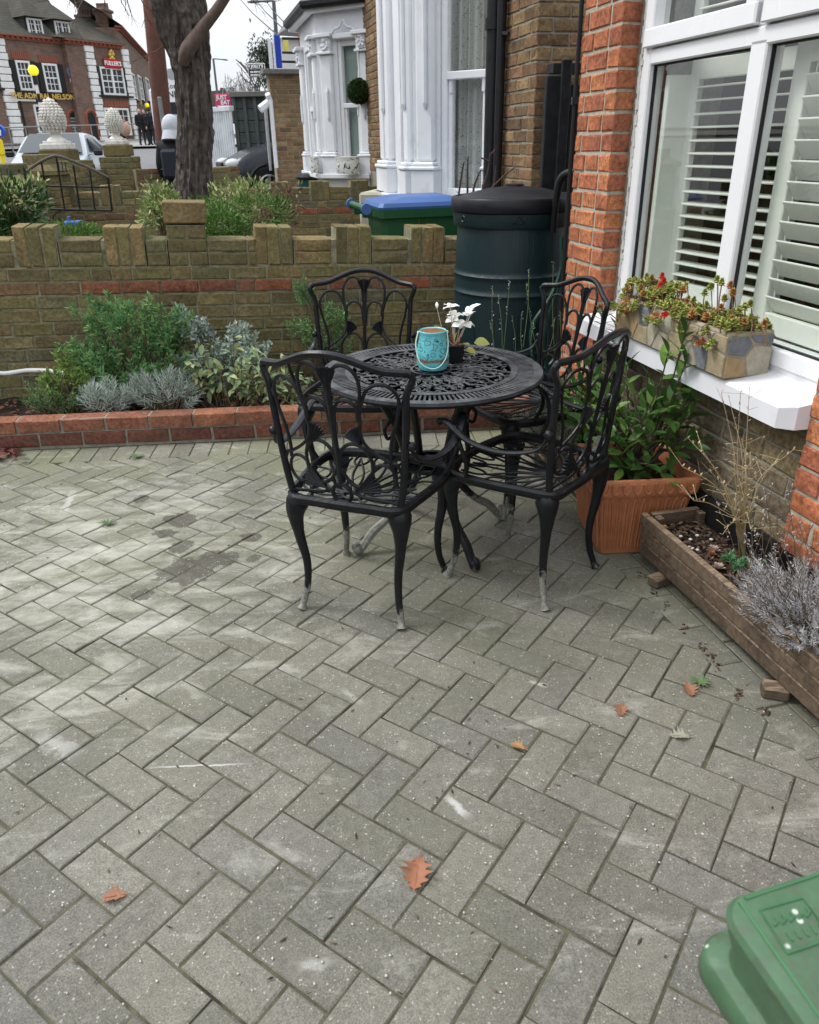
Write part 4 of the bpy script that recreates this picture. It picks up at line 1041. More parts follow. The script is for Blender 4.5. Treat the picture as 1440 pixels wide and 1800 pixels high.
# lettering as thin real shapes
def text(s_, size, M, mat_, name, parent, depth=.004, align='CENTER', bold=.0, wx=1.0):
    cu = bpy.data.curves.new(name, 'FONT'); cu.body = s_; cu.size = size; cu.extrude = depth / 2; cu.align_x = align; cu.align_y = 'CENTER'; cu.offset = bold; cu.resolution_u = 2
    ob = bpy.data.objects.new('tmp', cu); col.objects.link(ob); dg = bpy.context.evaluated_depsgraph_get(); me = bpy.data.meshes.new_from_object(ob.evaluated_get(dg)); bpy.data.objects.remove(ob); bpy.data.curves.remove(cu)
    me.transform(M @ Matrix.Diagonal((wx, 1, 1, 1))); me.materials.clear(); me.materials.append(mat_)
    o = bpy.data.objects.new(name, me); col.objects.link(o); adopt(o, parent); return o
UP = Matrix.Rotation(R(90), 4, 'X')          # text upright facing -y
M_signwhite = plain('sign_white', (.8, .8, .8), .6, var=.02, bmp=0)
je = thing('takeaway_sign', tuple(at(392, 190, 18.5)), 0, 'magenta takeaway sign with white letters above the corrugated fence', 'sign')
a_, b_ = at(377, 165, 18.5), at(408, 188, 18.5); cx, cz = (a_.x + b_.x) / 2, (a_.z + b_.z) / 2; wd, ht = b_.x - a_.x, a_.z - b_.z
m = MB(); m.cbox((cx, 18.52, cz), (wd, .05, ht), .012); m.build('panel', plain('magenta_panel', (.52, .055, .16), .5, var=.04), je)
text('JUST', ht * .44, Matrix.Translation((cx - wd * .08, 18.49, cz + ht * .22)) @ UP, M_signwhite, 'lettering', je, bold=.004); text('EAT', ht * .44, Matrix.Translation((cx + wd * .12, 18.49, cz - ht * .16)) @ UP, M_signwhite, 'lettering', je, bold=.004)
m = MB(); m.box((cx, 18.49, cz - ht * .4), (wd * .8, .01, ht * .04)); m.build('underline', M_signwhite, je)
jo = thing('projecting_sign', tuple(at(452, 135, 20)), 0, 'small black projecting sign with white letters against the distant tree', 'sign')
a_, b_ = at(435, 111, 20), at(467, 135, 20); cx, cz = (a_.x + b_.x) / 2, (a_.z + b_.z) / 2; wd, ht = b_.x - a_.x, a_.z - b_.z
m = MB(); m.cbox((cx, 20.02, cz), (wd, .05, ht), .01); m.build('border', M_signwhite, jo); m = MB(); m.cbox((cx, 19.99, cz), (wd * .94, .03, ht * .92), .004); m.build('panel', M_black, jo)
text("JOLLY'S", ht * .30, Matrix.Translation((cx + wd * .06, 19.965, cz + ht * .27)) @ UP, M_signwhite, 'lettering', jo, bold=.006); text("020 8894 8126", ht * .17, Matrix.Translation((cx, 19.965, cz - ht * .14)) @ UP, M_signwhite, 'lettering', jo, bold=.004); text("020 8894 2126", ht * .17, Matrix.Translation((cx, 19.965, cz - ht * .36)) @ UP, M_signwhite, 'lettering', jo, bold=.004)
m = MB(); m.box((cx, 19.97, cz + ht * .08), (wd * .8, .01, ht * .03)); m.box((cx - wd * .4, 19.97, cz + ht * .3), (wd * .07, .01, ht * .2)); m.build('rule', M_signwhite, jo)
# ================================================================ STREET AND PUB
def sheet(name, x0, x1, y0, y1, dz, m, ny=24):
    vs = []; 
    for i in range(ny + 1):
        y = y0 + (y1 - y0) * i / ny; vs += [(x0, y, zt(y) + dz), (x1, y, zt(y) + dz)]
    b = MB(); b.add(vs, [(2 * i, 2 * i + 1, 2 * i + 3, 2 * i + 2) for i in range(ny)]); return tag(b.build(name, m), kind='structure')
M_asph = plain('worn_asphalt', (.16, .16, .165), .85, var=.2, scale=3, bmp=.004)
sheet('road', -60, 14, 13.6, 46, -.02, M_asph)
M_pave = plain('pavement_slab', (.30, .295, .28), .85, var=.15, scale=3, bmp=.003)
sheet('pavement', -60, 12, 11.5, 13.5, .03, M_pave, 4)
sheet('far_pavement', -60, 12, 43.5, 52, .10, M_pave, 8)
mk = MB()
for i in range(7):
    y = 24 + i * 2.2; mk.box((-12 - .1 * i, y, zt(y) - .008), (.12, 1.1, .008))
tag(mk.build('road_marking', plain('road_paint', (.62, .62, .6), .7)), kind='structure')

M_pub = plain('pub_brick', (.155, .085, .065), .9, var=.25, scale=2.5, bmp=.01, spots=(1.2, (.10, .07, .06), .5, .75))
def pubbrick():
    m, t, b, L = _nodes('pub_brick_courses'); v = pos(t); sx = N(t, 'SeparateXYZ'); L(v, sx.inputs[0]); cb = N(t, 'CombineXYZ'); L(math_(t, 'ADD', sx.outputs[0], math_(t, 'MULTIPLY', sx.outputs[1], .4)), cb.inputs[0]); L(sx.outputs[2], cb.inputs[1])
    br = N(t, 'TexBrick'); br.inputs['Scale'].default_value = 4.4; br.inputs['Mortar Size'].default_value = .012; br.inputs['Color1'].default_value = (.19, .115, .085, 1); br.inputs['Color2'].default_value = (.13, .085, .068, 1); br.inputs['Mortar'].default_value = (.19, .15, .12, 1)
    br.inputs['Brick Width'].default_value = 1.0; br.inputs['Row Height'].default_value = .34; L(cb.outputs[0], br.inputs['Vector'])
    n1 = noise(t, v, 1.1, 5, .7); r_ = ramp(t, [(.3, .7), (.7, 1.3)]); L(n1, r_.inputs[0]); L(mixc(t, 1.0, br.outputs['Color'], r_.outputs[0], 'MULTIPLY'), b.inputs['Base Color']); b.inputs['Roughness'].default_value = .9
    bump(t, b, br.outputs['Fac'], .006).invert = True; return m
M_pub = pubbrick()
M_tile = None
def tilemat():
    m, t, b, L = _nodes('roof_tiles'); v = pos(t, (1, 1, 1)); sx = N(t, 'SeparateXYZ'); L(v, sx.inputs[0]); w_ = math_(t, 'FRACT', math_(t, 'MULTIPLY', sx.outputs[2], 6.5))
    n1 = noise(t, v, 1.6, 6, .75); cr = ramp(t, [(.3, (.040, .038, .030)), (.7, (.085, .080, .062))]); L(n1, cr.inputs[0]); r_ = ramp(t, [(0, .6), (.35, 1.1), (1, 1.0)]); L(w_, r_.inputs[0])
    L(mixc(t, 1.0, cr.outputs[0], r_.outputs[0], 'MULTIPLY'), b.inputs['Base Color']); b.inputs['Roughness'].default_value = .9; bump(t, b, w_, .03); return m
M_tile = tilemat()
M_quoin = plain('quoin_white', (.70, .70, .69), .7, var=.1, scale=3, bmp=.002)
M_redarch = plain('red_rubbed_brick', (.25, .085, .055), .85, var=.2, scale=9, bmp=.003)
M_glz = plain('dark_pane', (.03, .034, .04), .08, var=.2, scale=.8, bmp=0)
M_gold = plain('gold_letter', (.62, .42, .10), .4, metal=.3, var=.1, bmp=0)
EZ = 6.93
def wpx(W, px, py):
    d = RM.transposed() @ Vector(((px - 720) / FOCAL, (py - 900) / FOCAL, 1)); o = Vector((0, 0, CAM_H))
    t_ = (W.A - o).dot(W.ey) / d.dot(W.ey); p = o + d * t_; q = W.M.inverted() @ p; sc = FOCAL / ((RM @ (p - o)).z); return q.x, q.z, sc
pub = thing('pub', tuple(at(150, 250, 50)), 0, 'two-storey brown brick public house with white quoins and black shutters across the street', 'pub')
def xy(v): return (v.x, v.y)
A0 = at(-90, 250, 44.0); A1 = at(152, 250, 50.6)
Wp1 = Wall(pub, xy(A0), xy(A1)); 
A2 = at(238, 250, 53.2); 
Wp2 = Wall(pub, xy(A1 + Vector((.05, -.6, 0))), xy(A2)); A3 = at(281, 250, 72)
Wp3 = Wall(pub, xy(A2 + Vector((-.05, .3, 0))), xy(A3))
for W, hh in ((Wp1, EZ), (Wp2, EZ), (Wp3, 7.9)):
    b = MB(); b.box((W.len / 2, 1.5, hh / 2), (W.len, 3, hh), M=W.M); b.build('wall', M_pub, pub)
    b = MB(); b.cbox((W.len / 2, -.06, hh + .04), (W.len + .3, .45, .10), .02, M=W.M); b.cbox((W.len / 2, -.0, hh - .10), (W.len + .1, .22, .14), .02, M=W.M)
    n = int(W.len / .3)
    for i in range(n): b.box((i * .3 + .15, -.14, hh - .04), (.14, .16, .10), M=W.M)
    b.build('cornice', M_redarch, pub)
def pwin(W, cx, cy, w_, h_, nx=3, ny=4, sides='LR', arch=True, dbl=False, parent=pub, sill=True, deep=0.0):
    x, z, s = wpx(W, cx, cy); vd_ = W.P(x, 0, z) - Vector((0, 0, CAM_H)); vd_.z = 0; vd_.normalize(); w = w_ / s / abs(W.ex.x * vd_.y - W.ex.y * vd_.x); h = h_ / s
    wd = thing('window', tuple(W.P(x, 0, z - h / 2))); adopt(wd, parent)
    f = MB(); ft = .11
    for q in (-1, 1): f.cbox((x + q * (w / 2 - ft / 2), -.03 - deep, z), (ft, .12, h), .01, M=W.M); f.cbox((x, -.03 - deep, z + q * (h / 2 - ft / 2)), (w - 2 * ft, .118, ft), .01, M=W.M)
    if dbl: f.cbox((x, -.03 - deep, z), (ft * 1.3, .116, h - 2 * ft), .01, M=W.M)
    f.build('frame', M_quoin, wd)
    m = MB(); 
    for i in range(1, nx): m.box((x - w / 2 + ft + (w - 2 * ft) * i / nx, -.022 - deep, z), (.035, .05, h - 2 * ft), M=W.M)
    for i in range(1, ny): m.box((x, -.020 - deep, z - h / 2 + ft + (h - 2 * ft) * i / ny), (w - 2 * ft, .046, .035 if i != ny // 2 else .07), M=W.M)
    m.build('glazing_bars', M_quoin, wd)
    p = MB(); p.box((x, .004 - deep, z), (w - .05, .02, h - .05), M=W.M); p.build('pane', M_glz, wd)
    for q in sides:
        sg = -1 if q == 'L' else 1; c = MB(); sw = w * (.36 if not dbl else .2); c.cbox((x + sg * (w / 2 + sw / 2 + .02), -.05, z - .02), (sw, .06, h + .04), .01, M=W.M)
        for i in range(14): c.box((x + sg * (w / 2 + sw / 2 + .02), -.085, z - h / 2 + .05 + i * h / 14), (sw - .08, .02, h / 26), M=W.M)
        c.build('shutter', M_black, wd)
    if sill: c = MB(); c.cbox((x, -.1, z - h / 2 - .06), (w * 1.5 if sides else w + .2, .2, .09), .01, M=W.M); c.build('window_sill', M_black, wd)
    if arch:
        c = MB(); n = 9
        for i in range(n): a = (i - (n - 1) / 2) / n; c.box((x + a * (w + .2), -.03, z + h / 2 + .22), ((w + .2) / n - .02, .06, .32), M=W.M @ Matrix.Translation((0, 0, 0)))
        c.build('flat_arch', M_redarch, wd)
    return x, z, w, h
pwin(Wp1, 43, 133, 23, 46); pwin(Wp1, 90, 137, 24, 44); pwin(Wp1, 83, 209, 38, 44, 5, 4, '', False, sill=False)
pwin(Wp1, -20, 128, 23, 46)
pwin(Wp2, 198, 143, 38, 43, 4, 4, 'LR', False, dbl=True); pwin(Wp2, 207, 214, 40, 43, 5, 4, '', True, dbl=True, sill=False)
for (cx, cy, w_, h_) in ((235, 152, 5, 40), (247, 155, 5, 38), (260, 158, 5, 36)): pwin(Wp3, cx, cy, w_, h_, 2, 4, '', False)
for (cx, cy) in ((240, 154), (253, 157), (266, 160)):
    x, z, s = wpx(Wp3, cx, cy); c = MB(); c.cbox((x, -.05, z), (.8, .06, 36 / s), .01, M=Wp3.M); c.build('shutter', M_black, pub)
for (cx, cy, w_, h_) in ((243, 213, 7, 34), (268, 218, 6, 32)): pwin(Wp3, cx, cy, w_, h_, 2, 4, '', False, sill=False)
x, z, s = wpx(Wp3, 256, 218); c = MB(); c.cbox((x, -.04, z), (2.0, .08, 38 / s), .01, M=Wp3.M); c.build('side_door', M_black, pub)
def quoins(W, px, py, w_):
    x, z, s = wpx(W, px, py); z = zt(50) + .1; k = 0
    while z < EZ - .35:
        ww = w_ * (1.0 if k % 2 == 0 else .86); q = MB(); q.cbox((x + (w_ - ww) / 2 * 0, -.05, z + .15), (ww, .14, .30), .02, M=W.M); q.build('quoin', M_quoin, pub); z += .335; k += 1
quoins(Wp1, 14, 160, .75); quoins(Wp2, 166, 150, .62); quoins(Wp2, 229, 160, .52)
quoins(Wp3, 273, 170, .9)
# doors with arched red surrounds
for (cx, cy) in ((132, 222), (164, 228)):
    W = Wp1 if cx < 150 else Wp2; x, z, s = wpx(W, cx, cy); z = zt(50) + .05; r_ = .38
    d_ = thing('door', tuple(W.P(x, 0, z))); adopt(d_, pub)
    a = MB(); pts = [(x - r_, z), (x - r_, z + 1.35)] + [(x + r_ * math.cos(q), z + 1.35 + r_ * math.sin(q)) for q in np.linspace(PI, 0, 9)] + [(x + r_, z)]
    a.tube([W.M @ Vector((p, -.02, q)) for p, q in pts], .11, 4); a.build('arch', M_redarch, d_)
    l = MB(); n_ = len(pts); l.add([W.M @ Vector((p, -.012, q)) for p, q in pts], [tuple(range(n_))]); l.build('leaf', M_black, d_)
    if cx < 150:
        for i in range(7): t_ = MB(); t_.box((x, -.04, z + .35 + i * .16), (.52, .02, .09), M=W.M); t_.build('menu_panel', plain('grey_board', (.20, .22, .22), .7), d_)
# ledge over the ground floor windows and downpipe
for (x0, y0, x1) in ((18, 176, 62), (62, 178, 100)):
    x, z, s = wpx(Wp1, (x0 + x1) / 2, y0); c = MB(); c.cbox((x, -.07, z), ((x1 - x0) / s, .16, .10), .01, M=Wp1.M); c.build('ledge', M_black if x0 > 30 else M_quoin, pub)
x, z, s = wpx(Wp1, 42, 215); c = MB(); c.cyl(Wp1.P(x, -.08, z - 1.5), Wp1.P(x, -.08, z + 1.7), .05); c.build('rain_pipe', M_blackmetal, pub)
# lettering
sgn = thing('pub_name', tuple(at(72, 168, 47)), 0, 'gold name lettering THE ADMIRAL NELSON on the brick front', 'sign')
x, z, s = wpx(Wp1, 72, 168); text('THE ADMIRAL NELSON', .38, Wp1.M @ Matrix.Translation((x, -.24, z - .05)) @ UP, M_gold, 'lettering', sgn, .05, bold=.006, wx=.98)
fs = thing('brewery_sign', tuple(at(195, 112, 51)), 0, 'red sign with white capital letters under a gold emblem', 'sign')
x, z, s = wpx(Wp2, 195.5, 112); c = MB(); c.cbox((x, -.09, z), (33 / s / .95, .10, .50), .02, M=Wp2.M); c.build('panel', plain('sign_red', (.42, .015, .02), .5, var=.05), fs)
text("FULLER'S", .31, Wp2.M @ Matrix.Translation((x, -.16, z)) @ UP, M_signwhite, 'lettering', fs, .04, bold=.006)
x, z, s = wpx(Wp2, 194.5, 98); e = MB()
for (dx, dz, r_) in ((0, .22, .10), (-.12, .05, .12), (.12, .08, .11), (0, -.1, .13), (-.14, -.16, .07), (.15, -.15, .07), (.05, .3, .06), (-.1, .2, .06), (.17, .22, .05)): e.ball(tuple(Wp2.M @ Vector((x + dx, -.08, z + dz))), r_, 8, 6)
e.build('emblem', M_gold, fs, True)
x, z, s = wpx(Wp3, 245, 181); text("'S FISH", .5, Wp3.M @ Matrix.Translation((x, -.1, z)) @ UP, M_gold, 'lettering', sgn, .05)
# statue on its bracket
stt = thing('niche_statue', tuple(at(125, 158, 49)), 0, 'small painted figure of a naval officer on a wall bracket above the pub door', 'statue')
x, z, s = wpx(Wp1, 126, 160); B_ = Wp1.M @ Matrix.Translation((x, -.22, z))
c = MB(); c.cbox((0, 0, -.06), (.5, .3, .08), .02, M=B_); c.cbox((0, .03, -.15), (.34, .22, .10), .03, M=B_); c.build('bracket', M_pub, stt)
c = MB(); c.lathe([(.10, 0), (.11, .05), (.09, .3), (.10, .6), (.09, .7)], 10, M=B_); c.cyl((-.05, -.03, 0), (-.06, -.02, .6), .05, .07, M=B_); c.cyl((.05, -.03, 0), (.06, -.02, .6), .05, .07, M=B_); c.build('breeches', M_quoin, stt, True)
c = MB(); c.lathe([(.11, .55), (.15, .62), (.13, .85), (.165, 1.08), (.12, 1.17), (.05, 1.2)], 12, M=B_, sy=.75); c.tube([(-.16, 0, 1.1), (-.2, -.03, .9), (-.16, -.1, .75)], [.05, .045, .035], 7, M=B_); c.tube([(.16, 0, 1.1), (.17, -.1, .95), (.05, -.14, .95)], [.05, .045, .035], 7, M=B_); c.build('coat', plain('navy_coat', (.10, .14, .24), .8), stt, True)
c = MB(); c.ball((0, -.01, 1.28), .075, 10, 8, 1.2, M=B_); c.build('head', plain('painted_skin', (.55, .38, .30), .7), stt, True)
c = MB(); c.lathe([(.10, 1.34), (.17, 1.35), (.06, 1.42), (0, 1.43)], 10, M=B_, sy=.5); c.build('hat', M_black, stt, True)
# roofs
def roof(name, pts, faces, m=M_tile): b = MB(); b.add(pts, faces); return b.build(name, m, pub)
l0, l1 = Wp1.P(-.2, -.28, EZ + .08), Wp1.P(Wp1.len + .2, -.28, EZ + .08); up_ = Vector((0, 0, 1)); bk = Wp1.ey
r1p = at(78, -12, 53.5); r0p = r1p - Wp1.ex * 8
roof('main_roof', [l0, l1, l1 + bk * 6, r1p, r0p, l0 + bk * 6], [(0, 1, 3, 4), (1, 2, 3), (2, 5, 4, 3)])
m0, m1 = Wp2.P(-.7, -.30, EZ + .09), Wp2.P(Wp2.len + .25, -.30, EZ + .09); t0, t1 = at(136, 31, 53.8), at(160, 31, 54.6)
roof('bay_roof_tiles', [m0, m1, m1 + Wp2.ey * 5, m0 + Wp2.ey * 5, t0, t1], [(0, 1, 5, 4), (1, 2, 5), (0, 4, 3), (2, 3, 4, 5)])
n0, n1 = Wp3.P(-.3, -.30, 7.98), Wp3.P(Wp3.len + .3, -.3, 7.98)
roof('wing_roof', [n0, n1, n1 + Wp3.ey * 4 + up_ * 2.2, n0 + Wp3.ey * 4 + up_ * 2.6], [(0, 1, 2, 3)])
# dormers
for (cx, cy) in ((62, 48), (110, 53)):
    dm = thing('dormer', tuple(at(cx, cy, 49))); adopt(dm, pub)
    WD = Wall(dm, xy(Wp1.A + Wp1.ey * .0), xy(Wp1.A + Wp1.ey * .0 + Wp1.ex * 10)); x, z, s = wpx(WD, cx, cy)
    w = 28 / s; h = 27 / s
    f = MB(); ft = .09
    for q in (-1, 1): f.cbox((x + q * (w / 2 - ft / 2), 0, z), (ft, .1, h), .01, M=WD.M); f.cbox((x, 0, z + q * (h / 2 - ft / 2)), (w - 2 * ft, .098, ft), .01, M=WD.M)
    f.cbox((x, 0, z), (ft, .096, h - 2 * ft), .01, M=WD.M)
    for i in (-.25, .25): f.box((x + i * w, .01, z), (.03, .04, h - .1), M=WD.M)
    for i in (-.17, .17): f.box((x, .01, z + i * h), (w - .1, .036, .03), M=WD.M)
    f.build('frame', M_quoin, dm); p = MB(); p.box((x, .05, z), (w - .04, .02, h - .04), M=WD.M); p.build('pane', M_glz, dm)
    c = MB(); c.box((x, 1.5, z), (w + .25, 2.8, h + .1), M=WD.M); c.build('cheek', plain('dark_tile_hanging', (.035, .034, .033), .85, var=.3), dm)
    e0 = [WD.M @ Vector(q) for q in ((x - w * .78, -.35, z + h / 2 + .05), (x + w * .78, -.35, z + h / 2 + .05), (x + w * .78, 3, z + h / 2 + .05), (x - w * .78, 3, z + h / 2 + .05), (x, .9, z + h / 2 + 1.0), (x, 3.4, z + h / 2 + 1.0))]
    r_ = MB(); r_.add(e0, [(0, 1, 4), (1, 2, 5, 4), (0, 4, 5, 3), (0, 3, 2, 1)]); r_.build('dormer_roof', M_tile, dm)
# chimneys
def chimney(x0, y0, x1, y1, Y, pots):
    a, c_ = at(x0, y0, Y), at(x1, y1, Y); cx = (a.x + c_.x) / 2; ch = thing('chimney', (cx, Y, c_.z)); adopt(ch, pub)
    b = MB(); w = (c_.x - a.x); b.box((cx, Y, (a.z + c_.z) / 2), (w, 1.0, a.z - c_.z)); b.cbox((cx, Y, a.z + .02), (w + .2, 1.2, .16), .03); b.cbox((cx, Y, a.z - .6), (w + .12, 1.1, .12), .02); b.build('stack', M_pub, ch)
    for i in range(pots):
        q = MB(); px = cx - w * .36 + w * .72 * i / max(1, pots - 1); q.lathe([(.13, a.z + .1), (.11, a.z + .35), (.13, a.z + .4), (.10, a.z + .41)], 8, (px, Y, 0)); q.build('chimney_pot', M_pub, ch)
chimney(171, 20, 199, 66, 54.5, 4); chimney(139, 31, 166, 42, 55.5, 5)

# ---- railing, beacons, signs, poles
M_galv = plain('galvanised_rail', (.22, .225, .23), .5, metal=.3, var=.1)
rl = thing('pedestrian_railing', tuple(at(150, 260, 43)), 0, 'grey pedestrian guard rail along the far pavement', 'railing')
ra, rb = at(-40, 252, 42), at(274, 262, 45.5)
for dz, nm in ((0, 'bottom_rail'), (.75, 'top_rail')):
    b = MB(); b.tube([(ra.x, ra.y, zt(ra.y) + .25 + dz + .1), (rb.x, rb.y, zt(rb.y) + .35 + dz)], .03, 6); b.build(nm, M_galv, rl)
for i in range(12):
    t_ = i / 11; p = ra.lerp(rb, t_); z0 = zt(p.y); b = MB(); b.cyl((p.x, p.y, z0), (p.x, p.y, z0 + 1.1), .035, n=6); b.build('post', M_galv, rl)
def beacon(px, py, Y, rad, label, zb=None):
    p = at(px, py, Y); r_ = rad * Y / FOCAL * 1.1; t_ = thing('belisha_beacon', (p.x, p.y, zt(Y)), 0, label, 'beacon', 'yellow crossing beacons')
    g_ = MB(); g_.ball((p.x, p.y, p.z), r_, 16, 12); g_.build('globe', plain('yellow_globe', (.92, .80, .03), .35, var=.03, bmp=0, emit=((1, .8, .03), .35)), t_, True)
    z0 = zt(Y); n = 10; top = p.z - r_ * .9
    for i in range(n):
        za, zb_ = z0 + (top - z0) * i / n, z0 + (top - z0) * (i + 1) / n; b = MB(); b.cyl((p.x, p.y, za), (p.x, p.y, zb_), .06 if i < n - 1 else .09, n=8); b.build('pole_band', M_black if i % 2 or i == n - 1 else M_quoin, t_)
beacon(58.5, 124, 34, 6.8, 'larger yellow globe beacon on a striped pole, before the black shutters')
beacon(258.5, 185, 56, 3.0, 'small distant yellow beacon near the pub side entrance')
kb = thing('keep_left_bollard', tuple(at(3, 250, 22)), 0, 'blue and yellow traffic island bollard at the left edge', 'bollard')
p = at(-2, 250, 22); m = MB(); m.cbox((p.x, p.y, p.z - .12), (.18, .16, .42), .05); m.cyl((p.x, p.y, zt(22)), (p.x, p.y, p.z - .3), .06); m.build('body', plain('bollard_yellow', (.80, .62, .02), .5), kb)
m = MB(); q = at(-3, 230, 22); m.tube([(q.x, q.y - .03, q.z), (q.x, q.y + .1, q.z)], .15, 18); m.build('blue_disc', plain('sign_blue', (.02, .08, .45), .4), kb)
m = MB(); m.tube([(q.x - .1, q.y - .05, q.z + .12), (q.x + .06, q.y - .05, q.z - .1)], .02, 5); m.tube([(q.x + .08, q.y - .05, q.z + .02), (q.x + .06, q.y - .05, q.z - .1), (q.x - .05, q.y - .05, q.z - .08)], .02, 5); m.build('arrow', M_signwhite, kb)
up_ = thing('utility_pole', tuple(at(290, 215, 13.0)), 0, 'rust-brown wooden utility pole left of the tree', 'pole')
a_, c_ = at(264, -20, 13.0), at(290, 250, 13.0); m = MB(); m.tube([(c_.x, c_.y, zt(13)), c_, a_ + (a_ - c_) * .3], [.145, .14, .115], 14)
m.build('post', plain('rusty_pole', (.13, .055, .04), .75, var=.35, scale=5, bmp=.003, spots=(6, (.10, .045, .035), .5, .65)), up_, True)
m = MB(); q = at(283, 190, 12.85); m.cbox((q.x, q.y, q.z - .1), (.06, .05, .5), .01); m.build('conduit', M_galv, up_)
zs = thing('zone_sign', tuple(at(300, 140, 26)), 0, 'white ZONE ENDS plate half hidden by the tree', 'sign')
p = at(303, 148, 26); m = MB(); m.cbox((p.x, p.y, p.z - .02), (.55, .03, .9), .01); m.cyl((p.x + .1, p.y + .05, zt(26)), (p.x + .1, p.y + .05, p.z + .7), .05); m.build('plate', M_signwhite, zs)
text('Zone', .2, Matrix.Translation((p.x, p.y - .02, p.z - .05)) @ UP, M_black, 'lettering', zs); text('ENDS', .23, Matrix.Translation((p.x, p.y - .02, p.z - .27)) @ UP, M_black, 'lettering', zs, bold=.004)
m = MB(); m.tube([(p.x + .02, p.y - .02, p.z + .26), (p.x + .02, p.y - .025, p.z + .26)], .15, 20); m.build('roundel', plain('roundel_grey', (.35, .36, .38), .5), zs)
wb_ = thing('panel_van', (at(300, 200, 30).x, 30, zt(30)), 0, 'pale van-like box vehicle mostly hidden behind the tree trunk', 'van')
p = at(302, 205, 30); m = MB(); m.cbox((p.x, 31.5, zt(30) + 1.45), (1.3, 3.4, 2.1), .12); m.build('body', plain('van_white', (.60, .63, .66), .3, bmp=0), wb_)
m = MB(); m.cbox((p.x, 29.79, zt(30) + 1.95), (1.1, .03, .6), .01); m.build('windscreen', M_glz, wb_)
m = MB(); 
for sx in (-.45, .45): m.tube([(p.x + sx - .1, 30.4, zt(30) + .32), (p.x + sx + .1, 30.4, zt(30) + .32)], .32, 14)
m.build('wheel', M_black, wb_)
def lamp(px, ytop, xarm, Y, label, grp='street lamps'):
    t_ = thing('street_lamp', (at(px, ytop, Y).x, Y, zt(Y)), 0, label, 'street lamp', grp); a = at(px, ytop, Y); c = at(xarm, ytop + 2, Y)
    m = MB(); m.tube([(a.x, Y, zt(Y)), (a.x, Y, a.z)], [.07, .05], 8); m.build('post', M_galv2, t_)
    m = MB(); m.tube([(a.x, Y, a.z), (c.x, Y, c.z)], .025, 6); m.build('arm', M_galv2, t_)
    m = MB(); e = (c - a).normalized(); m.tube([c - e * .4, c, c + e * .12], [.03, .075, .03], 8, flat=.5); m.build('lamp_head', M_galv2, t_)
M_galv2 = plain('lamp_grey', (.10, .105, .11), .5, var=.1)
lamp(481, 1, 443, 24, 'tall dark street lamp with arm to the left, over the shop roof'); lamp(375, 103, 397, 44, 'distant street lamp with arm to the right, just right of the trunk')
for i, ((x0, y0), (x1, y1)) in enumerate((((420, -4), (486, 60)), ((445, -6), (500, 52)), ((462, -6), (512, 52)))):
    m = MB(); a, c_ = at(x0, y0, 30), at(x1, y1, 17.2); m.tube([a, (a + c_) / 2 - Vector((0, 0, .05)), c_], .012, 4)
    tag(m.build('overhead_wire', M_black), ('lowest and longest', 'middle', 'uppermost')[i] + ' of the three thin overhead wires crossing the sky above the shop', 'wire', 'overhead wires')

